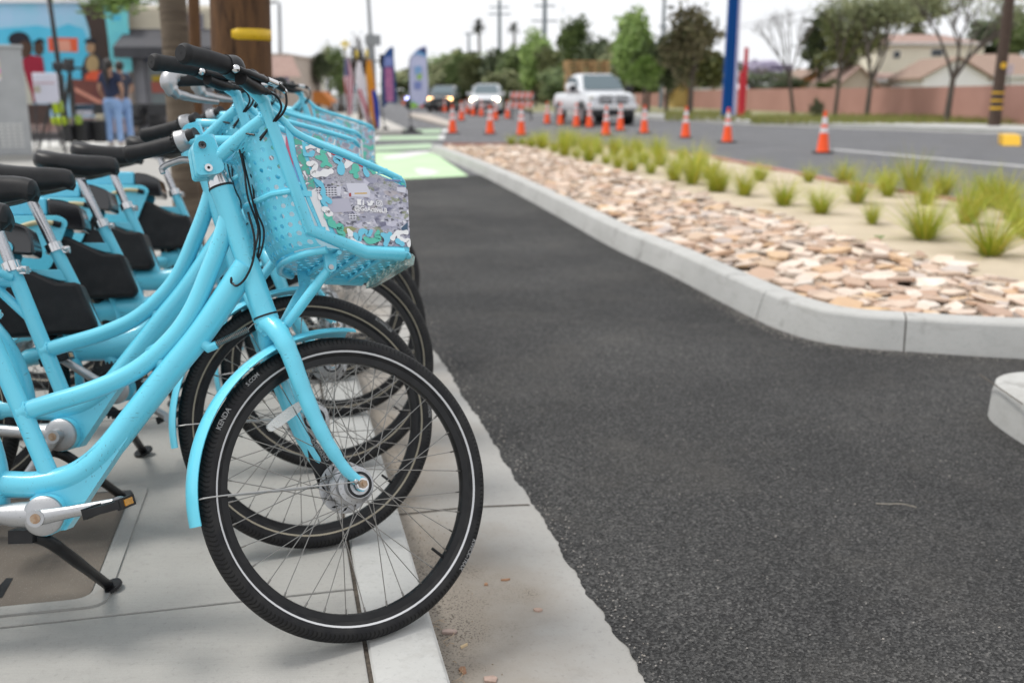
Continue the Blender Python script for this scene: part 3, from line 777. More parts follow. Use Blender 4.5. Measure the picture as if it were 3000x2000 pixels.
            b = MB().tube(spline([(.352, -.232, 1.146), (.386, -.2, 1.149), (.414, -.176, 1.155), (.433, -.165, 1.158)], 4), [.014, .015, .012, .008, .0055], 12).tube([(.392, -.172, 1.188), (.392, -.194, 1.158)], .014, 10)
            S.append(('lever_clamp', b, PLASTIC, 'handlebar'))
            if art is CAMO:
                b = MB().tube(spline([(.262, -.268, 1.172), (.236, -.290, 1.166), (.222, -.302, 1.146), (.228, -.300, 1.122), (.246, -.288, 1.108)], 4), [.014, .024, .024, .020, .015], 12)
                S.append(('lever_bracket', b, ALU, 'handlebar'))
                S.append(('lever_blade', MB().tube(spline([(.244, -.290, 1.112), (.285, -.262, 1.108), (.350, -.212, 1.112)], 4), [.013, .011, .009], 10), ALU, 'handlebar'))
            L = [(.345, -.245, 1.158), (.370, -.23, 1.160), (.403, -.205, 1.167), (.420, -.190, 1.172)]
            S.append(('brake_lever', MB().tube(spline(L, 5), [.0072, .0085, .0078, .0065], 12), PLASTIC, 'handlebar'))
            b = MB().ball((.338, -.248, 1.157), .0088, 7).tube(spline([(.34, -.2475, 1.158), (.371, -.2295, 1.1645), (.404, -.2045, 1.1715), (.42, -.189, 1.176)]), .0035, 8).tube([(.418, -.192, 1.172), (.446, -.169, 1.178)], [.0075, .0078], 12)
            S.append(('lever_trim', b, CHROME, 'handlebar'))
            b = MB().tube([(.446, -.169, 1.178), (.466, -.155, 1.175)], [.0078, .0062], 12); S.append(('lever_body', b, PLASTIC, 'handlebar'))
            b = MB().tube([(.465, -.1555, 1.1755), (.4725, -.151, 1.172)], [.006, .005], 12); S.append(('cable_ferrule', b, CHROME, 'handlebar'))
            b = MB().tube(spline([(.4715, -.152, 1.1725), (.4745, -.150, 1.157), (.474, -.146, 1.142), (.467, -.14, 1.125), (.452, -.128, 1.108), (.43, -.10, 1.08)], 5), .0027, 8)
            b.tube(spline([(.433, -.165, 1.158), (.448, -.16, 1.155), (.460, -.151, 1.147), (.463, -.145, 1.132), (.452, -.133, 1.112), (.43, -.10, 1.075)], 5), .0025, 8)
            S.append(('lever_cable', b, PLASTIC, 'handlebar'))
    b = MB()
    for k in range(3):
        o = V((.009 * (k - 1) * (.4 + .6 * (k != 1)), .010 * (k - 1), .004 * k))
        b.tube([p + o * (1 + .5 * sin(i * .5 + k)) for i, p in enumerate(spline([(.43, -.08, 1.09), (.408, -.04, 1.100), (.412, -.036, 1.051), (.421, -.035, 1.005), (.431, -.032, .961), (.441, -.03, .923), (.448, -.028, .888), (.446, -.02, .845), (.44, 0, .82)], 4))], .0023, 7)
    S.append(('control_cable', b, PLASTIC, 'handlebar'))
    S += basket_spec(art)
    return S

def body_spec(kind, crank_a):
    S = []
    for k, (b, m) in frame_meshes(kind).items(): S.append((k, b, m, 'frame'))
    # steering spring under the down tube
    if kind == 'A':
        p0, p1 = V((.362, -.012, .652)), V((.428, -.008, .683)); d = p1 - p0; t = d.normalized(); u = t.orthogonal().normalized(); w = t.cross(u)
        hel = [p0 + d * (k / 152) + (u * cos(k * 2 * pi / 8) + w * sin(k * 2 * pi / 8)) * .0062 for k in range(153)]
        b = MB().tube(hel, .0013, 5).tube([p1, p1 + t * .012 + V((0, 0, .006)), p1 + t * .02 + V((0, 0, .003))], .0013, 5)
        S.append(('steering_spring', b, STEEL, 'frame'))
        b = MB().tube([(.318, -.004, .665), (.346, -.012, .644), (.362, -.012, .650)], [.013, .012, .009], 10); S.append(('spring_ear', b, BLUE, 'frame'))
        S.append(('cable_slot', MB().ball((.398, -.0245, .786), .0085, 7, (.62, .55, 1.5)), PLASTIC, 'frame'))
    b = MB().tube(spline([(.436, -.034, .935), (.449, -.035, .880), (.446, -.037, .830), (.430, -.038, .792), (.412, -.036, .776), (.402, -.029, .780), (.398, -.02, .788)], 4), .0026, 7); S.append(('frame_cable', b, PLASTIC, 'frame'))
    # drive: housing, crank arms, pedals
    b = MB().lathe([(.006, -.062), (.018, -.062), (.022, -.060), (.030, -.060), (.033, -.058), (.0375, -.057), (.0415, -.053), (.0425, -.040), (.0425, .040), (.02, .045)], (BB.x, 0, BB.z), 'Y', 36)
    S.append(('drive_hub', b, ALU, None))
    if kind == 'A':
        b = MB().tube([(-.010, -.030, .297), (-.055, -.034, .299), (-.10, -.042, .303), (-.30, -.058, .322), (-.43, -.062, .335)], [.030, .026, .0165, .0155, .018], 16)
        S.append(('shaft_housing', b, ALU, 'drive_hub'))
    else:
        b = MB()
        for k in range(44):
            a0, a1 = 2 * pi * k / 44, 2 * pi * (k + .5) / 44
            b.prism_y([(BB.x + q * cos(a), BB.z + q * sin(a)) for a, q in ((a0, .086), (a1, .086), (a1, .080), (a0 + 2 * pi / 44, .080), (a0 + 2 * pi / 44, .062), (a0, .062))], -.050, -.047)
        S.append(('chainring', b, PLASTIC, 'drive_hub'))
    for s in (-1, 1):
        a = crank_a if s < 0 else crank_a + pi
        d = V((cos(a), 0, sin(a))); y0 = s * .078
        c = BB + V((0, y0, 0)); e = c + d * .168 + V((0, s * .006, 0))
        b = MB().tube([c, c + d * .02, c.lerp(e, .4), e - d * .004], [.0165, .0160, .0130, .0115], 14, flat=.75); b.cyl(c + V((0, s * .013, 0)), c - V((0, s * .016, 0)), .0175, 20).cyl(e - V((0, s * .009, 0)), e + V((0, s * .009, 0)), .0135, 16)
        S.append(('crank_arm', b, ALU, 'drive_hub'))
        S.append(('crank_bolt', MB().cyl(c + V((0, s * .0134, 0)), c + V((0, s * .0142, 0)), .0105, 14).cyl(c + V((0, s * .014, 0)), c + V((0, s * .0148, 0)), .005, 6), RUST, 'drive_hub'))
        pc = e + V((0, s * .062, 0)); b = MB(); tl = M4.Translation(pc) @ M4.Rotation(R(-14), 4, 'Y')
        for x in (-.034, .034): b.box((x, 0, 0), (.010, .088, .022), tl)
        for y in (-.040, .0, .040): b.box((0, y, 0), (.070, .012, .016), tl)
        b.cyl(e, pc, .008, 12)
        S.append(('pedal', b, PLASTIC, 'drive_hub'))
        b = MB()
        for x in (-.0396, .0396): b.box((x, 0, 0), (.0022, .050, .013), tl)
        S.append(('pedal_reflector', b, AMBER, 'drive_hub'))
    # kickstand on the far side
    b = MB().box((-.050, .0, .250), (.05, .04, .028)).tube(spline([(-.045, .008, .250), (-.012, .030, .232), (.012, .085, .190), (.040, .262, .086)], 4), [.0135, .014, .0135, .012], 14)
    b.tube([(.0400, .2640, .0850), (.0420, .2665, .0790)], [.030, .031], 18)
    S.append(('kickstand', b, PLASTIC, None))
    # seat post, clamp, saddle
    s1 = V((-.142, 0, .733)); d = V((-.381, 0, 1)).normalized(); top = s1 + d * .175
    S.append(('seat_post', MB().tube([s1 - d * .02, top], .0150, 20).box(top + V((-.004, 0, .0)), (.05, .03, .016)), POSTM, None))
    b = MB().tube([s1 - d * .014, s1 + d * .012], .0245, 22).box(s1 + V((.030, 0, -.008)), (.026, .018, .020)).cyl(s1 + V((.036, -.026, -.008)), s1 + V((.036, .022, -.008)), .0062, 12).ball(s1 + V((.036, -.028, -.008)), .0085, 6)
    b.tube(spline([s1 + V((.036, .022, -.008)), s1 + V((.02, .032, -.006)), s1 + V((-.03, .030, -.012))], 4), [.006, .007, .005], 8)
    S.append(('seat_clamp', b, CHROME, 'seat_post'))
    st = [(-.345, .968, .948, .030), (-.340, .984, .930, .060), (-.325, .993, .915, .085), (-.295, .988, .898, .102), (-.255, .979, .897, .098), (-.215, .975, .889, .084), (-.175, .973, .886, .062), (-.135, .972, .893, .045), (-.102, .968, .902, .036), (-.083, .962, .898, .033), (-.074, .946, .912, .020)]
    n_ = 20; vs, fs = [], []
    for x, zt, zb, hw in st:
        for j in range(n_):
            a = 2 * pi * j / n_; cx, sx = cos(a), sin(a)
            y = hw * math.copysign(abs(cx) ** .75, cx); h = (zt - zb) / 2; z = (zt + zb) / 2 + h * math.copysign(abs(sx) ** .72, sx)
            if sx > 0: z -= .010 * (abs(y) / max(hw, 1e-6)) ** 2
            else: z += h * .9 * (1 - abs(y) / max(hw, 1e-6)) ** 2 * .6
            vs.append((x, y, z))
    for i in range(len(st) - 1):
        for j in range(n_): fs.append((i * n_ + j, i * n_ + (j + 1) % n_, (i + 1) * n_ + (j + 1) % n_, (i + 1) * n_ + j))
    fs += [tuple(range(n_)), tuple((len(st) - 1) * n_ + j for j in range(n_))[::-1]]
    S.append(('saddle', MB().add(vs, fs), SADDLE, None))
    b = MB()
    for s in (-1, 1): b.tube(spline([(-.30, s * .022, .915), (-.24, s * .020, .899), (-.16, s * .018, .899), (-.10, s * .008, .912)], 4), .0035, 7)
    S.append(('saddle_rail', b, STEEL, 'saddle'))
    # rear mudguard
    S.append(('rear_fender', fender(RH, .372, R(-8), R(172), .040, .016, 48), BLUE, None))
    if kind == 'B':
        sk = [(-.250, .690), (-.133, .625), (-.072, .622), (-.028, .492), (-.040, .470), (-.29, .470), (-.36, .60), (-.30, .68)]
        b = MB().prism_y(sk, -.056, .056); S.append(('skirt_guard', b, SKIRT, None, .012))
        b = MB().prism_y([(-.235, .669), (-.12, .665), (-.10, .628), (-.133, .632)], -.016, .016); S.append(('seat_gusset', b, BLUE, 'frame', .003))
        pl = rounded([(-.62, .765), (-.262, .757), (-.236, .735), (-.305, .570), (-.45, .55), (-.62, .60)], .028)
        for s in (-1, 1): S.append(('rack_plate', MB().prism_y(pl, s * .066, s * .071), BLUE, 'control_box', .0015))
        b = MB().prism_y(rounded([(-.60, .760), (-.60, .822), (-.305, .820), (-.305, .760)], .010), -.062, .062); S.append(('control_box', b, BLUE_D, None, .006))
        b = MB().prism_y(rounded([(-.305, .768), (-.305, .819), (-.255, .812), (-.200, .790), (-.186, .735), (-.188, .705), (-.25, .712)], .012), -.060, .060); S.append(('box_cap', b, GLOSS, 'control_box', .008))
        b = MB().prism_y(rounded([(-.68, .755), (-.68, .815), (-.603, .815), (-.603, .755)], .012), -.058, .058); S.append(('tail_cap', b, PLASTIC, 'control_box', .006))
        S.append(('tail_light', MB().prism_y(rounded([(-.685, .765), (-.685, .8), (-.679, .8), (-.679, .765)], .003), -.03, .03), RED, 'control_box'))
        b = MB().tube(spline([(-.46, -.074, .68), (-.42, -.082, .706), (-.38, -.084, .722), (-.335, -.084, .733), (-.29, -.082, .731), (-.268, -.074, .726)], 5), .0088, 12)
        S.append(('lock_hose', b, HOSE, 'control_box'))
        S.append(('hose_ferrule', MB().tube([(-.285, -.082, .7305), (-.262, -.071, .725)], .0105, 12), PLASTIC, 'control_box'))
    return S

MESHC = {}
SPLIT = ('strut_tab', 'printed_block', 'pedal_reflector', 'basket_strut', 'bolt', 'saddle_rail', 'bolt_socket', 'lever_cable', 'control_cable')
def place_bike(label, pose, kind, stripe, art, crank_a, tread_text=None):
    x, y, th, lean, steer = pose
    root = empty('share_bicycle', (x, y, 0)); root.rotation_euler = (-lean, 0, th)
    tag(root, label, 'bicycle', 'light blue share bicycles parked in a row along the kerb')
    Ms = M4.Translation(ST_O) @ M4.Rotation(steer, 4, ST_AX) @ M4.Translation(-ST_O)
    parts = {}
    def add(key, name, mesh, m, par, steered, bev=0):
        k = (key, name)
        if k not in MESHC: MESHC[k] = mesh.mesh(name, m) if isinstance(mesh, MB) else mesh
        o = obj(name, MESHC[k], None, par, bevel=bev)
        if 'panel' in name and name != 'front_panel': o.data.polygons.foreach_set('use_smooth', [False] * len(o.data.polygons))
        if steered and par is root: o.matrix_local = Ms
        return o
    fr = empty('frame'); fr.parent = root; parts['frame'] = fr
    for ver, steered, spec in ((('body', kind, round(crank_a, 3)), False, lambda: body_spec(kind, crank_a)), (('steer', art.name), True, lambda: steer_spec(art))):
        if ver not in MESHC:
            e2 = []
            for e in spec():
                if e[0] in SPLIT: e2 += [(e[0], q) + tuple(e[2:]) for q in islands(e[1])]
                else: e2.append(e)
            MESHC[ver] = e2
        L = MESHC[ver]
        for i, e in enumerate(L):
            if e[3] is None: parts[e[0]] = add((ver, i), e[0], e[1], e[2], root, steered, e[4] if len(e) > 4 else 0)
        for i, e in enumerate(L):
            if e[3] is not None:
                o = add((ver, i), e[0], e[1], e[2], parts[e[3]], False, e[4] if len(e) > 4 else 0)
                if e[0] in ('back_panel', 'floor_panel', 'front_panel'):
                    s_ = o.modifiers.new('thick', 'SOLIDIFY'); s_.thickness = .0016
                if e[0] in ('printed_camouflage', 'weld_tab', 'flange_rivet'): o['kind'] = 'stuff'
    for wname, c, steered, n in (('front_wheel', HUB, True, 1), ('rear_wheel', RH, False, 1)):
        w = empty(wname); w.parent = root
        w.matrix_local = (Ms if steered else M4()) @ M4.Translation(c)
        for k in ('tyre', 'rim', 'hub', 'brake_disc', 'disc_vent', 'flange_rivet', 'valve'):
            o = obj(k, WM[k], None, w)
            if k in ('disc_vent', 'flange_rivet'): o['kind'] = 'stuff'
        obj('hub_shade_ring', WM['hub_shadow_ring'], None, w)
        obj('reflective_stripe', STRIPES[stripe], None, w); obj('axle', AXLE, None, w); obj('axle_nut', NUT, None, w)
        if steered:
            for me in SPOKES: obj('spoke', me, None, w)
            obj('spoke_reflector', SREF, None, w)
        else:
            if 'spk' not in MESHC:
                b = MB()
                for me in SPOKES: b.add([v.co for v in me.vertices], [tuple(p.vertices) for p in me.polygons])
                MESHC['spk'] = b.mesh('spokes', STEEL)
            obj('spokes', MESHC['spk'], None, w, kind='stuff')
        if tread_text and steered:
            for s, size, a0, r in tread_text:
                b = MB(); text_arc(b, s, size, a0, r, -.0222); obj('lettering', b, LETTER, w)
    return root

BIKES = [
 ("nearest share bicycle, its city-photo basket and whole front wheel fully visible", (-.989, 1.901, .075, .278, .497), 'A', 'W', CITY, .16, [("KENDA", .0150, R(157), .3175), ("S.COM", .0120, R(137), .3180), ("KWICK-TRAX", .0125, R(-25), .3180)]),
 ("second share bicycle, curved tubes and tan-striped tyre showing behind the nearest one", (-1.178, 2.420, -.019, .228, .430), 'A', 'T', REDAD, R(-125), [("SCHWALBE", .0110, R(58), .3185), ("MARATHON", .0110, R(12), .3185)]),
 ("third share bicycle, black skirt guard and orange pedal reflector showing between nearer frames", (-1.187, 2.814, .245, .253, .052), 'B', 'T', CAMO, R(143), None),
 ("share bicycle with black saddle and skirt guard, fourth along the row", (-1.261, 3.35, .234, .242, .024), 'B', 'T', CAMO, R(-60), None),
 ("share bicycle with a tan lock hose, second from the far end of row", (-1.409, 3.897, .1, .25, .186), 'B', 'T', CAMO, R(20), None),
 ("farthest share bicycle in the row, its seat post rising beside the palm trunk", (-1.40, 4.462, .1, .25, .186), 'B', 'T', CAMO, R(-20), None),
]
for b_ in BIKES: place_bike(*b_)
# ------------------------------------------------------------------ ground, pavement, kerbs, road
ROAD = -.14
KD = V((-.2286, .9735, 0)).normalized(); KN = V((KD.y, -KD.x, 0))     # along the kerb, and towards the road
K0 = V((-.12, 1.79, 0))                                               # a point on the kerb's road edge
def kp(s, t, z=0): p = K0 + KD * s + KN * t; return V((p.x, p.y, z))
KROT = atan2(KD.y, KD.x) - pi / 2

def asphalt_mat(name, a, b, fine=True):
    m = mat(name, a, .82, spec=.35); n = N(m); p = n.pos()
    g = n.voro(p, 160, 'Color'); s = n.new('ShaderNodeRGBToBW'); n.l.new(g, s.inputs[0])
    big = n.rng(n.noise(p, .55, 5, .6), .35, .7)
    base = n.mix(big, a, b)
    grain = n.ramp(s.outputs[0], [(0, (.18, .18, .18)), (.35, (.55, .55, .55)), (.6, (1.05, 1.05, 1.04)), (.84, (1.9, 1.88, 1.84)), (.96, (3.2, 3.1, 2.95)), (1, (6.0, 5.6, 5.0))])
    c = n.mix(1.0, base, grain, 'MULTIPLY')
    st = n.rng(n.noise(p, 1.6, 6, .7), .5, .78, 0, .5)
    n.col(n.mix(st, c, (.105, .098, .088)))
    h = n.math('ADD', n.voro(p, 160), n.math('MULTIPLY', n.noise(p, 60, 4), 1.1))
    n.bump(h, 1.0, .008); return m
ASPH = asphalt_mat("fresh_asphalt", (.036, .036, .0365), (.076, .075, .074))
ASPH_FAR = asphalt_mat("road_asphalt", (.150, .153, .166), (.185, .187, .198))

def concrete_mat(name, a, b, broom=True, dirt=None):
    m = mat(name, a, .78, spec=.3); n = N(m); p = n.pos()
    cloud = n.rng(n.noise(p, 1.3, 6, .65), .3, .72)
    c = n.mix(cloud, a, b)
    c = n.mix(n.rng(n.noise(p, 9, 6, .75), .54, .8, 0, .5), c, tuple(x * .62 for x in a)); c = n.mix(n.rng(n.noise(p, 75, 3, .7), .56, .74, 0, .5), c, tuple(x * .55 for x in a))
    h = n.math('MULTIPLY', n.noise(p, 160, 3), .6)
    if broom:
        q = n.pos((7, 330, 7), (0, 0, -KROT)); br = n.noise(q, 1, 4, .7, .4)
        c = n.mix(n.rng(br, .42, .72, 0, .30), c, tuple(x * .70 for x in a)); h = n.math('ADD', h, n.math('MULTIPLY', br, 1.0)); fs = n.noise(p, 330, 2, .8); c = n.mix(n.rng(fs, .5, .75, 0, .35), c, tuple(x * .6 for x in a))
    sp = n.rng(n.voro(p, 26), .03, .045, 1, 0)
    c = n.mix(n.math('MULTIPLY', sp, n.rng(n.noise(p, 8, 2), .55, .6)), c, (.05, .045, .04))
    if dirt: c = dirt(n, p, c)
    n.col(c); n.bump(h, .4, .003); return m
WALK = concrete_mat("broomed_pavement_concrete", (.40, .392, .37), (.335, .328, .308))
def kerb_stain(n, p, c):
    c = n.mix(n.rng(n.noise(n.pos((2.2, 2.2, 9)), 1.6, 8, .75, .4), .52, .78, 0, .55), c, (.24, .225, .20))
    return n.mix(n.rng(n.noise(p, 5, 3, .6), .62, .70, 0, .35), c, (.12, .11, .10))
KERBM = concrete_mat("kerb_concrete", (.50, .50, .485), (.41, .41, .395), False, kerb_stain)
def gutter_dirt(n, p, c):
    sep = n.new('ShaderNodeSeparateXYZ'); n.l.new(p, sep.inputs[0])
    # distance from the kerb foot, in metres
    t = n.math('ADD', n.math('MULTIPLY', n.math('SUBTRACT', sep.outputs[0], K0.x), KN.x), n.math('MULTIPLY', n.math('SUBTRACT', sep.outputs[1], K0.y), KN.y))
    t = n.math('ADD', t, n.math('MULTIPLY', n.math('SUBTRACT', n.noise(p, 2.3, 5, .6), .5), .85))
    c = n.mix(n.rng(t, .04, .40, .85, 0), c, (.265, .225, .18))
    grit = n.math('MULTIPLY', n.rng(n.noise(p, 190, 2, .6), .54, .62), n.rng(n.math('ADD', t, n.math('MULTIPLY', n.noise(p, 8, 3), .2)), .02, .24, 1, 0))
    return n.mix(n.math('MULTIPLY', grit, .9), c, (.045, .036, .028))
GUTTER = concrete_mat("gutter_concrete", (.40, .392, .375), (.33, .32, .30), False, gutter_dirt)
JOINT = noisy("dirty_joint_filler", (.03, .025, .02), (.11, .09, .07), 90, .95)
EARTH = noisy("bare_earth", (.33, .29, .22), (.24, .21, .15), 1.2, .95)

structure('ground', MB().add([(-400, -20, -.22), (400, -20, -.22), (400, 700, -.22), (-400, 700, -.22)], [(0, 1, 2, 3)]), noisy("distant_ground", (.22, .21, .18), (.15, .16, .11), .05, .95), smooth=False)
structure('road', MB().add([(-60, 9, ROAD - .004), (80, 9, ROAD - .004), (80, 260, ROAD - .004), (-60, 260, ROAD - .004)], [(0, 1, 2, 3)]), ASPH_FAR, smooth=False)
# bicycle path: fresh asphalt with a ragged edge against the gutter
edge = []
for k in range(0, 1500):
    s = -4 + k * .02; edge.append(kp(s, .462 + .005 * sin(s * 7.3) + .004 * sin(s * 31) + random.uniform(-.0045, .0045), ROAD))
e1 = survey(1365, 516, ROAD); s_end = (V((e1.x, e1.y, 0)) - K0).dot(KD)
edge = [p for p in edge if (p - K0).dot(KD) < s_end - .6]
structure('cycle_path', MB().poly([tuple(p) for p in edge] + [(edge[-1].x + .5, edge[-1].y + .6, ROAD), (-.2, 16.4, ROAD), (1.6, 12, ROAD), (9, 8.9, ROAD), (9, -3, ROAD)]), ASPH, smooth=False)
b = MB().add([kp(-4, -.006, ROAD - .02), kp(24, -.006, ROAD - .02), kp(24, -.006, -.122), kp(-4, -.006, -.122)], [(0, 1, 2, 3)])
NS = 60
vs = []
for k in range(NS + 1):
    s = -4 + 24.5 * k / NS; vs += [kp(s, .0, -.122), kp(s, .25, -.130), kp(s, .435, -.1385), kp(s, .52, ROAD - .008)]
b = MB().add(vs, [(4 * k + j, 4 * k + j + 1, 4 * k + 5 + j, 4 * k + 4 + j) for k in range(NS) for j in range(3)])
structure('gutter', b, GUTTER)
# a crack-like joint across the gutter
for s in (1.12, -1.6, 4.3):
    b = MB().add([kp(s, .01, -.1205), kp(s + .009, .01, -.1205), kp(s + .034, .25, -.1285), kp(s + .030, .45, -.138), kp(s + .020, .45, -.138), kp(s + .024, .25, -.1285)], [(0, 1, 2, 5), (5, 2, 3, 4)])
    obj('gutter_joint', b, JOINT, bpy.data.objects['gutter'])
# kerb: rounded nose, sections butted with hairline joints
prof = [(-.155, -.2), (-.155, -.006), (-.150, -.001), (-.02, 0), (-.010, -.003), (-.003, -.010), (.004, -.13), (.004, -.2)]
kerb_root = empty('kerb'); kerb_root['kind'] = 'structure'
def extrude(prof, s0, s1, n=1):
    b = MB(); k = len(prof)
    for i in range(n + 1):
        s = s0 + (s1 - s0) * i / n; b.v += [kp(s, t, z) for t, z in prof]
    b.f = [(i * k + j, i * k + j + 1, (i + 1) * k + j + 1, (i + 1) * k + j) for i in range(n) for j in range(k - 1)] + [tuple(range(k)), tuple(n * k + j for j in range(k))[::-1]]
    return b
for s0, s1 in ((-4, .9), (.9, 5.4), (5.4, 10), (10, 14.5), (14.5, 19.5)):
    obj('kerb_section', extrude(prof, s0 + .003, s1 - .003), KERBM, kerb_root, angle=25)
obj('joint_filler', MB().add([kp(-4, -.172, -.007), kp(20, -.172, -.007), kp(20, -.150, -.007), kp(-4, -.150, -.007)], [(0, 1, 2, 3)]), JOINT, kerb_root)
# pavement slabs
pave = empty('pavement'); pave['kind'] = 'structure'
tr = 1.55; s_first = (V((-.65, 2.12, 0)) - K0).dot(KD)
me_ = None
SW, SL = 1.50, 1.48
for i in range(-3, 14):
    for j in range(0, 9):
        s0 = s_first + i * SL; t1 = -.165 - j * SW
        b = None
        if me_ is None:
            bb = MB(); bb.add([(0, 0, -.1), (SL - .007, 0, -.1), (SL - .007, -SW + .007, -.1), (0, -SW + .007, -.1), (0, 0, 0), (SL - .007, 0, 0), (SL - .007, -SW + .007, 0), (0, -SW + .007, 0)], [(0, 1, 2, 3), (4, 5, 6, 7), (0, 1, 5, 4), (1, 2, 6, 5), (2, 3, 7, 6), (3, 0, 4, 7)])
            me_ = bb.mesh('slab', WALK, False)
        o = obj('slab', me_, None, pave, bevel=.004)
        o.matrix_local = M4.Translation(kp(s0 + .0035, t1)) @ M4(((KD.x, KN.x, 0, 0), (KD.y, KN.y, 0, 0), (0, 0, 1, 0), (0, 0, 0, 1)))
structure('pavement_base', MB().add([kp(-5, -.16, -.012), kp(22, -.16, -.012), kp(22, -16, -.012), kp(-5, -16, -.012)], [(0, 1, 2, 3)]), JOINT, smooth=False)
# plain pavement beyond the slabs
b = MB().prism_z([kp(17.0 + s_first * 0 + 1.0, -.171).xy, kp(19.6, -.171).xy, (-5.6, 21.9), (-7.2, 23.4), (-8.5, 24.6), (-40, 27), (-40, 3), kp(4, -13.6).xy, kp(18.0, -13.6).xy], -.15, -.004)
structure('plaza_pavement', b, concrete_mat('plaza_concrete', (.66, .65, .62), (.58, .57, .54), False), smooth=False)  # pale concrete, lightened further: grazing brightness is put into its colour

# ------------------------------------------------------------------ utility cover in the pavement
cover = tag(empty('utility_cover', (0, 0, 0)), "brown metal utility box cover with pale frame set in the pavement", "utility cover")
def gp(u, v): p = survey(u, v); return p
c_br, c_tr, c_tl = gp(311, 1777), gp(439, 1419), gp(301, 1409)
ux = (c_br - c_tr).normalized(); uy = V((ux.y, -ux.x, 0)); Lc = (c_br - c_tr).length
def cv(a, b_, z=0): p = c_tr + ux * a + uy * b_; return (p.x, p.y, z)
if (cv(0, .2)[0] - c_tr.x) > 0: uy = -uy
Wc = .62
fr_o = rounded([(0, 0), (Lc, 0), (Lc, Wc), (0, Wc)], .05, 6); fr_i = rounded([(.042, .042), (Lc - .042, .042), (Lc - .042, Wc - .042), (.042, Wc - .042)], .045, 6)
b = MB(); n_ = len(fr_o)
for k in range(n_):
    k2 = (k + 1) % n_
    b.poly([cv(*fr_o[k], .006), cv(*fr_o[k2], .006), cv(*fr_i[k2], .006), cv(*fr_i[k], .006)]); b.poly([cv(*fr_o[k], .006), cv(*fr_o[k2], .006), cv(*fr_o[k2], -.002), cv(*fr_o[k], -.002)]); b.poly([cv(*fr_i[k], .006), cv(*fr_i[k2], .006), cv(*fr_i[k2], -.002), cv(*fr_i[k], -.002)])
obj('cover_frame', b, concrete_mat("cover_frame_concrete", (.36, .355, .335), (.29, .285, .27), False), cover)
PLATE = mat("weathered_cover_plate", (.135, .115, .095), .72, spec=.3); n = N(PLATE); p_ = n.pos()
c_ = n.mix(n.rng(n.noise(p_, 4, 5), .35, .7), (.115, .098, .082), (.165, .142, .118)); n.col(n.mix(n.rng(n.voro(p_, 130), .12, .16, .55, 0), c_, (.33, .30, .26))); n.bump(n.noise(p_, 300, 3), .7, .002)
obj('cover_plate', MB().poly([cv(x, y, .003) for x, y in rounded([(.046, .046), (Lc - .046, .046), (Lc - .046, Wc - .046), (.046, Wc - .046)], .043, 6)]), PLATE, cover)
b = MB().poly([cv(x, y, .0045) for x, y in rounded([(.40, .36), (.545, .372), (.540, .405), (.395, .393)], .008)]); obj('lifting_slot', b, PLASTIC, cover)
b = MB().poly([tuple(survey(u, v, .0045)) for u, v in ((-12, 1752), (-8, 1722), (18, 1692), (38, 1692), (24, 1716), (6, 1748))]); obj('pick_hole', b, PLASTIC, cover)
b = MB().poly([cv(.14 + .022 * cos(k * pi / 8), .12 + .022 * sin(k * pi / 8), .0045) for k in range(16)]); obj('lifting_eye', b, JOINT, cover)

# ------------------------------------------------------------------ planted island: kerb, stones, sand
ISL_Z = .03
top_line = [survey(u, v, ISL_Z) for u, v in ((1265, 424), (1400, 475), (1525, 530), (1660, 594), (1812, 668), (1960, 727), (2100, 790), (2190, 830), (2242, 852), (2310, 878), (2406, 904), (2520, 920), (2655, 929), (3000, 948))]
top_line = [p for p in top_line] + [V((3.6, 4.70, ISL_Z)), V((5.2, 4.42, ISL_Z))]
TL = spline(top_line, 6)
def nrm(i):
    t = (TL[min(i + 1, len(TL) - 1)] - TL[max(i - 1, 0)]); t = V((t.x, t.y, 0)).normalized(); return V((-t.y, t.x, 0))
IP = [(-.055, ROAD - .03), (-.045, ROAD + .02), (-.006, ISL_Z - .016), (.004, ISL_Z - .005), (.016, ISL_Z), (.142, ISL_Z), (.150, ISL_Z - .006), (.152, -.06)]
isl = empty('island_kerb'); isl['kind'] = 'structure'
def isl_section(i0, i1):
    b = MB(); k = len(IP)
    for i in range(i0, i1 + 1):
        nn = nrm(i); sh = .004 if i == i0 else -.004 if i == i1 else 0
        t = (TL[min(i + 1, len(TL) - 1)] - TL[max(i - 1, 0)]).normalized()
        b.v += [V((TL[i].x, TL[i].y, 0)) + nn * o + V((t.x, t.y, 0)) * sh + V((0, 0, z)) for o, z in IP]
    m = i1 - i0
    b.f = [(i * k + j, i * k + j + 1, (i + 1) * k + j + 1, (i + 1) * k + j) for i in range(m) for j in range(k - 1)] + [tuple(range(k)), tuple(m * k + j for j in range(k))[::-1]]
    return b
def near_i(u, v):
    q = survey(u, v, ISL_Z); return min(range(len(TL)), key=lambda i: (TL[i] - q).length)
cuts = [0, near_i(1525, 530), near_i(1812, 668), near_i(2245, 852), near_i(2655, 929), len(TL) - 1]
for a_, c_ in zip(cuts, cuts[1:]): obj('kerb_section', isl_section(a_, c_), KERBM, isl, angle=25)
obj('joint_filler', isl_section(0, len(TL) - 1), JOINT, isl).location = (0.004, 0.004, -.004)

red_line = [survey(u, v, 0) for u, v in ((1300, 419), (1700, 420), (2050, 452), (2450, 529), (2750, 576), (2961, 606))] + [V((5.9, 8.2, 0)), V((7, 5.5, 0)), V((7.2, 4.3, 0))]
poly = [(p + nrm(i) * .15).xy for i, p in enumerate(TL)] + [p.xy for p in red_line[::-1]]
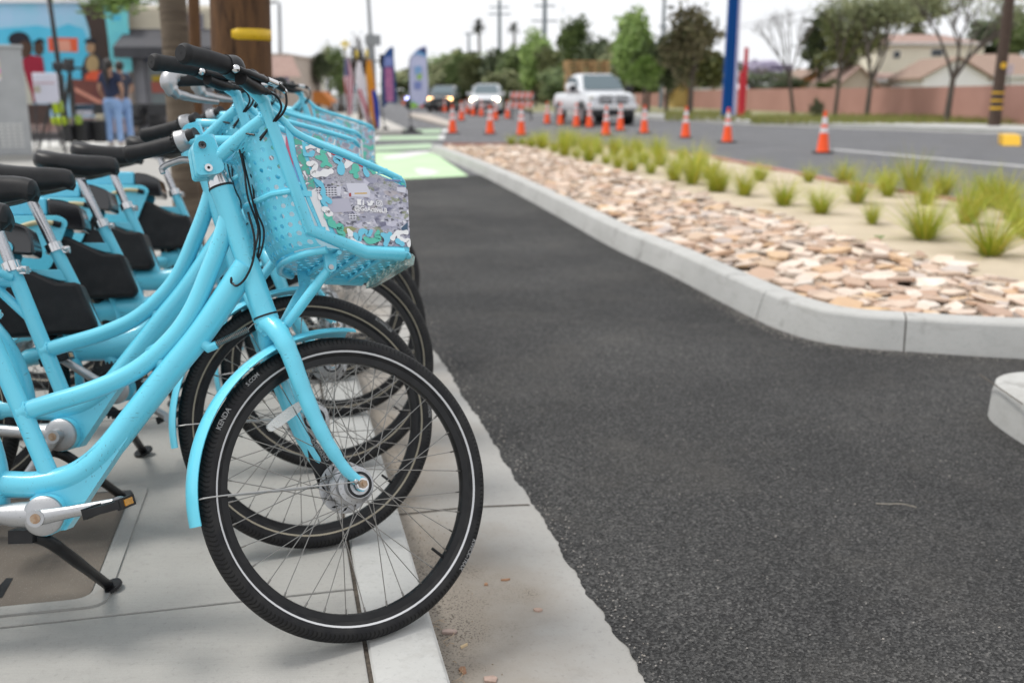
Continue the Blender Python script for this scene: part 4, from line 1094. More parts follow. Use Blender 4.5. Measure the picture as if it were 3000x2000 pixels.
# sand: a gently mounded sheet
def in_poly(x, y, P):
    c = False; j = len(P) - 1
    for i in range(len(P)):
        if ((P[i][1] > y) != (P[j][1] > y)) and x < (P[j][0] - P[i][0]) * (y - P[i][1]) / (P[j][1] - P[i][1]) + P[i][0]: c = not c
        j = i
    return c
from mathutils import noise as mnoise
def sand_h(x, y): return -.025 + .030 * mnoise.noise(V((x * .9, y * .9, 3))) + .010 * mnoise.noise(V((x * 4, y * 4, 7)))
bm = bmesh.new(); bmf = bm.faces.new([bm.verts.new((x, y, 0)) for x, y in poly]); bmesh.ops.triangulate(bm, faces=bm.faces[:])
me = bpy.data.meshes.new('s'); bm.to_mesh(me); bm.free()
STEP = .16; vid = {}; sb = MB()
gx0, gy0 = -2.2, 4.2
def vert(i, j):
    if (i, j) not in vid:
        x, y = gx0 + i * STEP, gy0 + j * STEP; vid[(i, j)] = len(sb.v); sb.v.append(V((x, y, sand_h(x, y))))
    return vid[(i, j)]
for i in range(0, 62):
    for j in range(0, 118):
        if in_poly(gx0 + (i + .5) * STEP, gy0 + (j + .5) * STEP, poly): sb.f.append((vert(i, j), vert(i + 1, j), vert(i + 1, j + 1), vert(i, j + 1)))
SAND = mat("decomposed_granite_sand", (.45, .38, .28), .95, spec=.15); n = N(SAND); p_ = n.pos()
c_ = n.mix(n.rng(n.noise(p_, 2.2, 5), .3, .7), (.63, .54, .41), (.52, .44, .33)); n.col(n.mix(n.rng(n.noise(p_, 120, 3, .7), .55, .75, 0, .6), c_, (.24, .19, .14))); n.bump(n.noise(p_, 70, 5, .7), .8, .012)
structure('island_sand', sb, SAND)
structure('island_base', MB().poly([(x, y, -.075) for x, y in poly]), EARTH, smooth=False)
# far kerb of the island, painted red
b = MB()
for p, q in zip(red_line, red_line[1:]):
    d = (q - p); nn = V((-d.y, d.x, 0)).normalized()
    o = len(b.v); b.v += [p - nn * .0, p + nn * .15, q + nn * .15, q - nn * .0] + [V((w.x, w.y, ROAD - .02)) for w in (p - nn * 0, p + nn * .15, q + nn * .15, q - nn * 0)]
    b.f += [(o, o + 1, o + 2, o + 3), (o, o + 3, o + 7, o + 4), (o + 1, o + 2, o + 6, o + 5)]
structure('red_kerb', b, noisy("faded_red_kerb_paint", (.42, .20, .17), (.33, .18, .15), 5, .8), smooth=False)

# stones: the largest 300 one by one, the rest as one heap of the same stones
STONE = mat("broken_flagstone", (.5, .4, .33), .85, spec=.25); n = N(STONE)
oi = n.new('ShaderNodeObjectInfo'); gi = n.new('ShaderNodeNewGeometry')
r_ = n.math('FRACT', n.math('ADD', n.math('MULTIPLY', oi.outputs['Random'], 7.31), gi.outputs['Random Per Island']))
c_ = n.ramp(r_, [(0, (.78, .67, .55)), (.16, (.62, .48, .39)), (.30, (.77, .70, .62)), (.44, (.52, .35, .25)), (.56, (.66, .46, .27)), (.66, (.46, .41, .39)), (.76, (.82, .76, .67)), (.88, (.42, .28, .21)), (1, (.66, .53, .42))])
p_ = n.pos(); n.col(n.mix(n.rng(n.noise(p_, 22, 5, .65), .4, .75, 0, .55), c_, (.50, .35, .26))); n.bump(n.noise(p_, 55, 5), .6, .008)
def stone_mb(sd, r=1.0):
    rr = random.Random(sd); k = rr.choice((5, 6, 7)); b = MB(); ang = sorted(2 * pi * (i + rr.uniform(-.36, .36)) / k for i in range(k)); el = rr.uniform(.62, 1.0)
    base = [(cos(a) * rr.uniform(.78, 1.18), sin(a) * el * rr.uniform(.78, 1.18)) for a in ang]
    tx, ty = rr.uniform(-.10, .10), rr.uniform(-.10, .10)
    for s_, z in ((.95, -.16), (1.0, .08), (.93, .17)): b.v += [V((x * s_, y * s_, z + (x * tx + y * ty + rr.uniform(-.03, .03) if z > 0 else 0))) for x, y in base]
    b.f = [tuple(range(k))[::-1], tuple(range(2 * k, 3 * k))] + [(l * k + i, l * k + (i + 1) % k, (l + 1) * k + (i + 1) % k, (l + 1) * k + i) for l in (0, 1) for i in range(k)]
    return b
STM = [stone_mb(i).mesh('stone', STONE, True, 24) for i in range(14)]
sand_edge = [survey(u, v, 0) for u, v in ((1520, 424), (1697, 474), (1900, 528), (2095, 592), (2230, 620), (2368, 656), (2500, 700), (2636, 740), (2800, 780), (3000, 836))] + [V((4.2, 5.7, 0))]
def sand_x(y):
    for a, c in zip(sand_edge, sand_edge[1:]):
        if c.y <= y <= a.y: return a.x + (c.x - a.x) * (y - a.y) / (c.y - a.y + 1e-9)
    return -.2 if y > sand_edge[0].y else 6
kin = [(TL[i] + nrm(i) * .15) for i in range(len(TL))]
rock_poly = [p.xy for p in kin] + [p.xy for p in sand_edge[::-1]]
rock_poly_ext = rock_poly
cand = []
rs = random.Random(5)
cell = {}
def try_add(x, y, r):
    key = (int(x / .3), int(y / .3))
    for di in (-1, 0, 1):
        for dj in (-1, 0, 1):
            for (a, b2, q) in cell.get((key[0] + di, key[1] + dj), ()):
                if (x - a) ** 2 + (y - b2) ** 2 < (.66 * (r + q)) ** 2: return False
    cell.setdefault(key, []).append((x, y, r)); cand.append((x, y, r)); return True
for rad, tries in ((.098, 2600), (.075, 6500), (.058, 12000), (.042, 20000), (.030, 14000)):
    for _ in range(tries):
        y = 4.4 + (rs.random() ** 1.7) * 18; x = rs.uniform(-2, 5)
        if rad < .05 and y > 10: continue
        w = rs.gauss(0, .10)
        if in_poly(x - w * .6, y, rock_poly): 
            if min((x - q.x) ** 2 + (y - q.y) ** 2 for q in kin) > (rad * .75) ** 2 and in_poly(x, y, poly): try_add(x, y, rad * rs.uniform(.85, 1.25))
cand.sort(key=lambda c: -c[2] / hypot(c[0], c[1]) - (10 if c[0] / c[1] < .50 else 0) * 0)
vis = [c for c in cand if c[0] / c[1] < .53]; rest = [c for c in cand if c[0] / c[1] >= .53]
bed = empty('stone_bed'); bed['kind'] = 'structure'
heap = MB()
for k, (x, y, r) in enumerate(vis + rest):
    m = M4.Translation((x, y, sand_h(x, y) + r * .22 + rs.uniform(0, .018))) @ Euler((rs.gauss(0, .13), rs.gauss(0, .13), rs.uniform(0, 6.28))).to_matrix().to_4x4() @ M4.Diagonal((r, r, r * rs.uniform(.55, .95), 1))
    if k < 300:
        o = obj('stone', STM[k % 14], None, bed); o.matrix_local = m
    else:
        me2 = STM[k % 14]; heap.add([v.co for v in me2.vertices], [tuple(p.vertices) for p in me2.polygons], m)
obj('small_stones', heap, STONE, bed, kind='stuff', angle=24)
# grit between the stones
gb = MB()
for p in kin: pass
gm = noisy("stone_bed_grit", (.46, .38, .30), (.32, .26, .20), 14, .95, .6, 60)
g2 = MB(); vid2 = {}
for i in range(0, 62):
    for j in range(0, 118):
        x, y = gx0 + (i + .5) * STEP, gy0 + (j + .5) * STEP
        if in_poly(x, y, rock_poly) and in_poly(x, y, poly):
            o = len(g2.v)
            for (a, c) in ((i, j), (i + 1, j), (i + 1, j + 1), (i, j + 1)): xx, yy = gx0 + a * STEP, gy0 + c * STEP; g2.v.append(V((xx, yy, sand_h(xx, yy) + .006)))
            g2.f.append((o, o + 1, o + 2, o + 3))
obj('grit', g2, gm, bed, kind='stuff')

# second island's round nose at the right edge
nz = rounded([(1.955, 3.05), (6, 2.4), (6, 3.75), (1.955, 4.16)], .40, 10)
nz = [V((x, y, 0)) for x, y in rounded([(1.95, 3.28), (6, 2.55), (6, 3.55), (1.95, 4.12)], .36, 10)]
b = MB(); k = len(nz); cx_ = sum((p for p in nz), V()) / k
def shrink(d): 
    o = []
    for i in range(k):
        t = (nz[(i + 1) % k] - nz[i - 1]).normalized(); o.append(nz[i] + V((-t.y, t.x, 0)) * d)
    return o
for d, z in ((-.006, ROAD - .02), (0.0, -.03), (.008, .006), (.02, .014), (.035, .017)): b.v += [V((p.x, p.y, z)) for p in shrink(d)]
b.f = [(l * k + i, l * k + (i + 1) % k, (l + 1) * k + (i + 1) % k, (l + 1) * k + i) for l in range(4) for i in range(k)] + [tuple(4 * k + i for i in range(k))]
structure('kerb_nose', b, KERBM, angle=30)
j0 = survey(2988, 1182, .015); 
jb = MB().add([(j0.x - .004, j0.y - .02, .0195), (j0.x + .004, j0.y - .02, .0195), (j0.x + .03, j0.y + .4, .0195), (j0.x + .022, j0.y + .4, .0195)], [(0, 1, 2, 3)])
obj('kerb_joint', jb, JOINT, bpy.data.objects['kerb_nose'])

# ------------------------------------------------------------------ paint on the road
def paint(name, pts, m, z=ROAD + .004, parent=None):
    return structure(name, MB().poly([(p.x, p.y, z) for p in pts]), m, smooth=False)
GREEN = noisy("green_cycle_lane_paint", (.44, .63, .37), (.51, .69, .44), 1.5, .8)
GREEN2 = noisy("worn_green_crossing_paint", (.33, .46, .30), (.42, .54, .39), 2, .8)
WPAINT = noisy("white_road_paint", (.70, .70, .69), (.58, .58, .57), 3, .7)
def sv(pts, z=ROAD): return [survey(u, v, z) for u, v in pts]
paint('green_lane', [kp(s_end - .75, .5), survey(1372, 516, ROAD), survey(1268, 446, ROAD), survey(1085, 447, ROAD), kp(21, .5)], GREEN)
paint('lane_arrow', sv([(1212, 497), (1235, 492), (1258, 497), (1290, 505), (1262, 515), (1235, 516), (1222, 508)]), WPAINT, ROAD + .008)
paint('lane_symbol', sv([(1118, 462), (1150, 455), (1200, 446), (1255, 443), (1262, 448), (1220, 456), (1180, 466), (1130, 468)]), WPAINT, ROAD + .008)
paint('green_bar', sv([(1080, 443), (1266, 436), (1264, 420), (1092, 428)]), GREEN2)
paint('green_bar', sv([(1106, 412), (1284, 409), (1288, 397), (1118, 399)]), GREEN2)
paint('green_bar', sv([(1139, 392), (1290, 390), (1294, 379), (1150, 381)]), GREEN2)
for q in ([(1085, 413), (1105, 412), (1117, 399), (1098, 400)], [(1284, 409), (1302, 408), (1304, 397), (1288, 397)], [(1294, 389), (1312, 388), (1312, 379), (1296, 379)]): paint('crossing_mark', sv(q), WPAINT)
w0, w1 = survey(2440, 438, ROAD), survey(3000, 488, ROAD); dw = (w1 - w0); nw = V((-dw.y, dw.x, 0)).normalized() * .11
paint('lane_line', [w0 - nw, w1 + dw - nw, w1 + dw + nw, w0 + nw], WPAINT)

# far side: kerb, pavement, planting strip
fk = [survey(u, v, ROAD) for u, v in ((1560, 335), (1760, 341), (1900, 349), (2050, 358), (2250, 370), (2569, 380), (3000, 396))]
fk = fk + [fk[-1] + (fk[-1] - fk[-2]) * .6]
b = MB()
for i, p in enumerate(fk):
    t = (fk[min(i + 1, len(fk) - 1)] - fk[max(i - 1, 0)]).normalized(); nn = V((-t.y, t.x, 0))
    b.v += [V((p.x, p.y, ROAD - .02)), V((p.x, p.y, .0)) + nn * .03, V((p.x, p.y, .004)) + nn * .06] + [V((p.x, p.y, .004)) + nn * (3.6 if i < len(fk) - 3 else 4.6)]
b.f = [(4 * i + j, 4 * i + j + 1, 4 * i + 5 + j, 4 * i + 4 + j) for i in range(len(fk) - 1) for j in range(3)]
structure('far_kerb', b, KERBM)
b = MB().poly([tuple(V((p.x, p.y, -.004))) for p in fk] + [(60, 22, -.004), (60, 150, -.004), (-2, 150, -.004)])
structure('planting_strip', b, noisy("dry_planting_soil", (.30, .27, .16), (.22, .23, .10), 1.0, .95), smooth=False)
# far-left corner pavement and pale median strip
b = MB().prism_z([survey(u, v, -.02).xy for u, v in ((840, 390), (1175, 383), (1186, 376), (1120, 346), (1090, 330), (700, 330))], ROAD - .01, -.02)
structure('corner_pavement', b, noisy("pale_corner_concrete", (.52, .50, .46), (.44, .42, .39), 1, .85), smooth=False)
b = MB().prism_z([survey(u, v, -.05).xy for u, v in ((1205, 331), (1260, 336), (1335, 360), (1330, 372), (1270, 356), (1196, 337))], ROAD - .01, -.05)
structure('median_strip', b, noisy("median_concrete", (.48, .42, .37), (.40, .36, .32), 1, .85), smooth=False)
# yellow nose on the far kerb at the right
b = MB(); a0, a1, a2, a3 = survey(2938, 427, ROAD), survey(2982, 428, ROAD), survey(2990, 392, .02), survey(2955, 387, .02)
q0 = survey(2938, 427, ROAD); ww = .42; hh = .24; dpt = 1.2
yz = [V((q0.x, q0.y, ROAD)), V((q0.x + ww, q0.y - .05, ROAD)), V((q0.x + ww + .12, q0.y + .25, ROAD + hh)), V((q0.x + .12, q0.y + .30, ROAD + hh))]
b.v = yz + [V((v.x + .45, v.y + dpt, v.z)) for v in (yz[3], yz[2])] + [V((v.x + .45, v.y + dpt, ROAD)) for v in (yz[0], yz[1])]
b.f = [(0, 1, 2, 3), (3, 2, 5, 4), (0, 3, 4, 6), (1, 2, 5, 7)]
tag(obj('wheel_stop', b, noisy("yellow_kerb_paint", (.72, .42, .02), (.62, .36, .02), 5, .6), smooth=False), "bright yellow painted kerb nose at the right edge of the road", "kerb nose")
# ------------------------------------------------------------------ planting, cones and things standing on the pavement
def ray_y(u, v, y):
    x, k = (u - 1500) / FPX, -(v - 1000) / FPX
    d = V((x, cos(PITCH) + k * sin(PITCH), -sin(PITCH) + k * cos(PITCH))); t = y / d.y
    return V((d.x * t, y, CAM_H + d.z * t))

GRASS = mat("ornamental_grass_blade", (.2, .22, .04), .55, spec=.3); n = N(GRASS)
oi = n.new('ShaderNodeObjectInfo'); gi = n.new('ShaderNodeNewGeometry')
r_ = n.math('FRACT', n.math('ADD', n.math('MULTIPLY', oi.outputs['Random'], 3.7), gi.outputs['Random Per Island']))
c_ = n.ramp(r_, [(0, (.20, .29, .03)), (.25, (.32, .40, .035)), (.5, (.46, .48, .05)), (.7, (.58, .52, .07)), (.82, (.25, .36, .05)), (.93, (.66, .46, .12)), (1, (.42, .45, .06))])
n.col(c_)
def tuft_mesh(sd, nb=300, h=.50):
    rr = random.Random(sd); b = MB()
    for k in range(nb):
        a = rr.uniform(0, 2 * pi); lean = abs(rr.gauss(.0, .50)) + .16; L = h * rr.uniform(.55, 1.15); w = rr.uniform(.0026, .0050)
        br = .040 * sqrt(rr.random()); p = V((br * cos(a), br * sin(a), -.01)); d = V((cos(a) * sin(lean), sin(a) * sin(lean), cos(lean))); s = V((-sin(a), cos(a), 0))
        seg = 4; o = len(b.v); droop = rr.uniform(.2, .8)
        for q in range(seg + 1):
            t = q / seg; ww = w * (1 - t * .92); b.v += [p - s * ww, p + s * ww]
            p = p + d * (L / seg); d = (d + V((cos(a) * .55, sin(a) * .55, -.42)) * droop * .33).normalized()
        b.f += [(o + 2 * q, o + 2 * q + 1, o + 2 * q + 3, o + 2 * q + 2) for q in range(seg)]
    return b.mesh('grass_tuft', GRASS, False)
TUFT = [tuft_mesh(i) for i in range(5)]
z7 = lambda x, y: (2100 + x * .3827, 350 + y * .3827); z6_ = lambda x, y: (1200 + x * .3827, 350 + y * .3827)
tpos = [z7(*q) for q in ((210, 588), (510, 650), (800, 722), (1190, 806), (1590, 905), (2090, 1038), (1070, 640), (1310, 588), (1600, 648), (1900, 800), (20, 548), (330, 468), (700, 480), (2180, 690), (2330, 880), (980, 480), (1500, 560), (2050, 660))] + \
       [z6_(*q) for q in ((780, 192), (860, 195), (930, 215), (1020, 222), (1110, 250), (1190, 275), (1275, 304), (1375, 322), (1500, 340), (1595, 370), (1700, 402), (1850, 425), (2025, 462), (2165, 498), (2330, 548), (1010, 195), (1180, 215), (1330, 235), (1450, 265), (1560, 280), (1680, 300), (1790, 330), (1920, 350), (2050, 385), (2200, 410), (2290, 450), (1250, 205), (1420, 215), (1580, 235), (1750, 250), (1900, 275), (2080, 310), (2240, 345))]
big = {10: "front-row grass clump, seventh from the right edge", 0: "front-row grass clump, sixth from the right edge", 1: "front-row grass clump, fifth from the right edge", 2: "front-row grass clump, fourth from the right edge", 5: "nearest large grass clump, yellow-green and spreading over sand at the right", 4: "dark green grass clump with fanned blades, second nearest on the sand", 3: "short grass clump standing just left of the dark green fanned one"}
tpos += [(2960, 640), (2890, 600), (3010, 700), (2760, 575), (2600, 560)]
rt = random.Random(11)
for i, (u, v) in enumerate(tpos):
    p = survey(u, v, -.02); p.z = sand_h(p.x, p.y) - .005
    o = bpy.data.objects.new('grass_clump', TUFT[i % 5]); COL.objects.link(o); o.location = p
    s = rt.uniform(.66, 1.22) * (.95 if i not in (5, 9, 13) else 1.15)
    if i in (3,): s *= .8
    if i in (4, 5, 13): s = max(s, 1.2)
    if i in (9, 10, 0, 1, 2): s = max(s, .9)
    o.scale = (s, s, s * rt.uniform(.8, 1.1)); o.rotation_euler = (rt.gauss(0, .08), rt.gauss(0, .08), rt.uniform(0, 6.28))
    tag(o, big.get(i, "yellow green ornamental grass clump planted in the sandy island bed"), "grass clump", None if i in big else "ornamental grass clumps on the island")
    if i in big: o['group'] = "ornamental grass clumps on the island"
b = MB()
for k in range(7):
    a = k * .9; b.add([(0, 0, 0), (.03 * cos(a), .03 * sin(a), .03), (.05 * cos(a + .3), .05 * sin(a + .3), .045), (.02 * cos(a + .5), .02 * sin(a + .5), .03)], [(0, 1, 2, 3)])
o = obj('seedling', b, mat("seedling_leaf", (.12, .28, .04), .5), smooth=False); q = survey(2576, 698, -.02); o.location = (q.x, q.y, sand_h(q.x, q.y)); tag(o, "tiny bright green seedling alone on the sand", "plant")

# traffic cones
ORANGE = mat("cone_orange", (.85, .085, .010), .45, spec=.4)
COLLAR = noisy("reflective_white_collar", (.80, .76, .78), (.70, .66, .68), 8, .4)
CBASE = rubber("cone_base_rubber", .02, .7)
HC = .90
def cr(z): return .135 + (.030 - .135) * (z - .035) / (HC - .035)
cone_m = MB().lathe([(cr(.035) + .012, .034), (cr(.035), .05), (cr(HC), HC), (.022, HC + .004), (.0, HC + .004)], n=20).mesh('cone_body', ORANGE)
col1 = MB().lathe([(cr(.62) + .003, .62), (cr(.775) + .003, .775), (cr(.775) + .0005, .776), (cr(.62) + .0005, .619)], n=20, closed=True).mesh('reflective_collar', COLLAR)
col2 = MB().lathe([(cr(.44) + .003, .44), (cr(.55) + .003, .55), (cr(.55) + .0005, .551), (cr(.44) + .0005, .439)], n=20, closed=True).mesh('reflective_collar', COLLAR)
cb_ = MB().prism_z(rounded([(-.19, -.19), (.19, -.19), (.19, .19), (-.19, .19)], .05, 3), 0, .036).mesh('cone_base', CBASE, True, 30)
def cone(u, v, label, rz=0, s=1.0):
    p = survey(u, v, ROAD); r = tag(empty('traffic_cone', p, rz), label, 'traffic cone', 'orange traffic cones marking the lane'); r.scale = (s, s, s)
    for me, nm in ((cb_, 'cone_base'), (cone_m, 'cone_body'), (col1, 'reflective_collar'), (col2, 'reflective_collar')): obj(nm, me, None, r)
CONES = [(2410, 449, "nearest and largest traffic cone, standing where the white lane line begins"), (2130, 418, "traffic cone standing directly below the tall blue post"), (2008, 404, "traffic cone between the white pickup and the blue post"),
 (1887, 391, "traffic cone just right of the white pickup's front bumper"), (1775, 397, "traffic cone in front of the pickup's grille, taller than its neighbours"), (1817, 383, "traffic cone under the pickup's left headlight, partly behind the tall one"),
 (1726, 374, "traffic cone beside the pickup's front right wheel"), (1688, 372, "traffic cone in front of the pickup's door"), (1642, 366, "traffic cone in front of the pickup's rear wheel"), (1603, 363, "traffic cone just left of the pickup's tailgate corner"),
 (1527, 397, "traffic cone in front of the striped barricade"), (1436, 393, "traffic cone in front of the white oncoming car, second from the tip of island"), (1326, 391, "traffic cone nearest to the white feather banner"), (1352, 353, "tall traffic cone standing between the two oncoming cars"),
 (1487, 347, "traffic cone between the white car and the striped barricade")]
for i, (u, v, l) in enumerate(CONES): cone(u, v, l, i * .7)
for i, (u, v) in enumerate(((1369, 334), (1386, 339), (1410, 341), (1452, 352), (1291, 327), (1277, 322), (1261, 320), (1315, 326), (1328, 326), (1303, 329), (1248, 317), (1236, 315), (1224, 313), (1212, 312), (1202, 310), (1192, 309), (1182, 308), (1270, 318))):
    cone(u, v, "small far traffic cone in the dense line of cones before the oncoming cars", i)

# litter in the gutter
LEAF = noisy("dry_leaf", (.36, .20, .11), (.28, .15, .09), 60, .8)
def gut_z(p):
    t = (V((p.x, p.y, 0)) - K0).dot(KN); return -.122 - .032 * t if t < .25 else -.130 - .046 * (t - .25)
def scrap(name, u, v, pts, m, label, cat, z=-.112, th=.003, rz=0):
    p = survey(u, v, -.126); p.z = gut_z(p) + .0005; b = MB().prism(pts, lambda x, y: (x, y, 0), lambda x, y: (x, y + .002, th + .12 * abs(x)))
    o = obj(name, b, m, smooth=False); o.location = p; o.rotation_euler = (.02, .02, rz); return tag(o, label, cat)
scrap('fallen_leaf', 1480, 1696, [(-.012, 0), (0, .004), (.014, .001), (.002, -.004)], LEAF, "thin brown leaf lying alone on the gutter concrete, uppermost of the litter", "leaf", rz=.2)
scrap('fallen_leaf', 1424, 1711, [(-.005, -.004), (.005, -.004), (.004, .005), (-.003, .006)], LEAF, "small square tan leaf scrap left of the thin brown leaf", "leaf")
scrap('fallen_leaf', 1576, 1782, [(.012 * cos(k), .008 * sin(k)) for k in range(6)], noisy("pinkish_leaf", (.42, .30, .24), (.36, .25, .2), 50, .8), "oval pinkish leaf near the asphalt edge of the gutter", "leaf")
scrap('fallen_leaf', 1357, 1968, [(-.006, -.014), (.004, -.010), (.010, .008), (.002, .014), (-.008, .006)], LEAF, "folded orange brown leaf among twigs by the kerb", "leaf", rz=.5)
scrap('fallen_leaf', 1362, 1896, [(-.012, -.002), (.010, .001), (.012, .004), (-.010, .003)], noisy("straw_leaf", (.55, .42, .25), (.45, .33, .2), 50, .8), "tiny straw-coloured leaf below the stone by the kerb", "leaf", rz=.7)
def pebble(u, v, r, c, label):
    b = stone_mb(int(u)); b.v = [q * r for q in b.v]; o = obj('pebble', b, noisy("pebble_" + str(int(u)), c, tuple(x * .7 for x in c), 80, .85), bevel=r * .1); p = survey(u, v, -.124); o.location = (p.x, p.y, gut_z(p) + r * .12); tag(o, label, "stone")
pebble(1317, 1852, .021, (.42, .32, .28), "jagged pinkish stone lying in the gutter against the kerb")
pebble(1440, 1990, .019, (.50, .36, .30), "flat pink stone at the bottom edge of the gutter")
rl = random.Random(3); b = MB()
for k in range(520):
    s = rl.uniform(-.6, 2.2); t = .02 + abs(rl.gauss(0, .07)) if k % 3 else rl.uniform(.02, .42) 
    if k % 3 == 0: s = -.02 + .18 * (t - .05) + rl.gauss(0, .02)
    p = kp(s, t); p.z = gut_z(p) + .0008; r = rl.uniform(.0008, .0032); m = M4.Translation(p) @ Euler((rl.random() * 6, rl.random() * 6, 0)).to_matrix().to_4x4() @ M4.Diagonal((r, r * rl.uniform(.4, 1), r * .7, 1))
    b.add([(1, 0, 0), (-1, 0, 0), (0, 1, 0), (0, -1, 0), (0, 0, 1), (0, 0, -1)], [(0, 2, 4), (2, 1, 4), (1, 3, 4), (3, 0, 4), (2, 0, 5), (1, 2, 5), (3, 1, 5), (0, 3, 5)], m)
obj('grit', b, noisy("gutter_grit", (.20, .16, .12), (.42, .36, .28), 240, .9), kind='stuff')
b = MB()
for k in range(46):
    s = rl.uniform(-.35, .5); t = .015 + abs(rl.gauss(.02, .03)); p = kp(s, t, -.117); a = rl.uniform(0, 6.28); L = rl.uniform(.01, .045)
    b.tube(spline([p, p + V((cos(a) * L * .5, sin(a) * L * .5, .004)), p + V((cos(a + .5) * L, sin(a + .5) * L, 0))], 3), .0006, 4)
obj('dry_stems', b, mat("dry_stem", (.42, .31, .20), .8), kind='stuff')
b = MB()
for k in range(150):
    u, v = rl.uniform(1900, 2990), rl.uniform(1040, 1500) if rl.random() < .6 else rl.uniform(1000, 1990)
    p = survey(u, v, ROAD); 
    if p.y > 4.6 or (p.x > 1.85 and p.y > 3.4): continue
    r = rl.uniform(.0012, .0045); b.add([(p.x + r, p.y, ROAD + .001), (p.x, p.y + r * .7, ROAD + .002), (p.x - r, p.y, ROAD + .001), (p.x, p.y - r * .7, ROAD + .002), (p.x, p.y, ROAD + .004)], [(0, 1, 4), (1, 2, 4), (2, 3, 4), (3, 0, 4)])
for k in range(1500):
    i = rl.randrange(30, len(TL) - 2); d = -.05 - abs(rl.gauss(0, .06)); q = TL[i].lerp(TL[i + 1], rl.random()); p = V((q.x, q.y, 0)) + nrm(i) * d; r = rl.uniform(.001, .0042)
    b.add([(p.x + r, p.y, ROAD + .001), (p.x, p.y + r * .7, ROAD + .002), (p.x - r, p.y, ROAD + .001), (p.x, p.y - r * .7, ROAD + .002), (p.x, p.y, ROAD + .005)], [(0, 1, 4), (1, 2, 4), (2, 3, 4), (3, 0, 4)])
for k in range(700):
    p = kp(rl.uniform(-.6, 6), .47 + abs(rl.gauss(0, .05)), ROAD); r = rl.uniform(.001, .0045)
    b.add([(p.x + r, p.y, ROAD + .003), (p.x, p.y + r * .7, ROAD + .004), (p.x - r, p.y, ROAD + .003), (p.x, p.y - r * .7, ROAD + .004), (p.x, p.y, ROAD + .007)], [(0, 1, 4), (1, 2, 4), (2, 3, 4), (3, 0, 4)])
obj('loose_chips', b, noisy("pale_chip", (.34, .30, .26), (.42, .40, .38), 30, .9), kind='stuff')
b = MB().tube(spline([(0, 0, 0), (.04, -.012, .003), (.08, -.010, .003), (.12, -.03, 0)], 4), .0016, 5)
o = obj('twig', b, mat("pale_twig", (.30, .27, .22), .8)); o.location = survey(2566, 1474, ROAD + .003); tag(o, "thin pale twig lying alone on the near asphalt", "twig")

# ---- palm-like trunk, wooden post and utility pole on the pavement
def leaning(name, pts, radii, m, **k): return obj(name, MB().tube(pts, radii, 24), m, **k)
BARK = mat("ringed_grey_bark", (.16, .125, .095), .9, spec=.2); n = N(BARK); p_ = n.pos()
rg = n.noise(n.pos((1.5, 1.5, 26)), 1, 4, .6); n.col(n.mix(n.rng(rg, .35, .68), (.175, .14, .105), (.095, .073, .055))); n.bump(n.math('ADD', rg, n.noise(p_, 40, 4)), .6, .02)
def line_at(u0, v0, u1, v1, y, z0, z1):
    a, c = ray_y(u0, v0, y), ray_y(u1, v1, y); d = (c - a) / (c.z - a.z)
    return a + d * (z0 - a.z), a + d * (z1 - a.z)
a_, c_ = line_at(551, 640, 505, 0, 7.0, -.02, 5.2)
t_ = tag(empty('street_tree', a_), "slender grey ringed tree trunk leaning left on the pavement behind bicycles", "tree")
b = MB().tube([(c_ - a_) * (k / 10) for k in range(11)], [.104, .094, .091, .089, .088, .087, .086, .085, .083, .08, .075], 20); obj('trunk', b, BARK, t_)
WOOD = mat("creosoted_pole_wood", (.13, .065, .03), .75, spec=.25); n = N(WOOD)
gr = n.noise(n.pos((30, 30, 3.5)), 1, 8, .75, .6); crk = n.rng(n.noise(n.pos((14, 14, 1.6)), 1, 6, .7, .8), .56, .66)
n.col(n.mix(n.math('MULTIPLY', crk, .85), n.mix(n.rng(gr, .3, .7), (.155, .078, .034), (.062, .032, .017)), (.028, .015, .009))); n.bump(n.math('SUBTRACT', gr, n.math('MULTIPLY', crk, .8)), .5, .015)
p0, p1 = line_at(578, 330, 567, 0, 9.0, -.02, 4.5)
o = obj('wooden_post', MB().tube([V(), p1 - p0], .052, 8), WOOD, angle=60); o.location = p0; tag(o, "thin brown wooden post between the grey trunk and thick utility pole", "post")
PY = 6.4
p0, p1 = line_at(713, 345, 703, 0, PY, -.02, 6.0)
pole = tag(empty('utility_pole', p0), "thick dark brown wooden utility pole with a yellow strip behind the bicycles", "utility pole")
dv = p1 - p0; obj('pole_shaft', MB().tube([dv * (k / 8) for k in range(9)], [.188, .184, .181, .178, .175, .173, .170, .168, .165], 32), WOOD, pole)
zc0, zc1 = ray_y(745, 126, PY).z + .01, ray_y(745, 93, PY).z + .01; b = MB()
ax_ = lambda z: dv * ((z - p0.z) / dv.z); vv = []
for i in range(13):
    a = R(-93) + (R(35) - R(-93)) * i / 12; e = .012 if i in (0, 12) else 0
    for z in (zc0 + e, zc1 - e): q = ax_(z); vv.append(q + V((cos(a) * .1835, sin(a) * .1835, 0)))
b.add(vv, [(2 * i, 2 * i + 2, 2 * i + 3, 2 * i + 1) for i in range(12)]); o = obj('yellow_strip', b, noisy("yellow_marker_strip", (.72, .46, .01), (.6, .36, .01), 20, .5), pole); o.modifiers.new('t', 'SOLIDIFY').thickness = .004

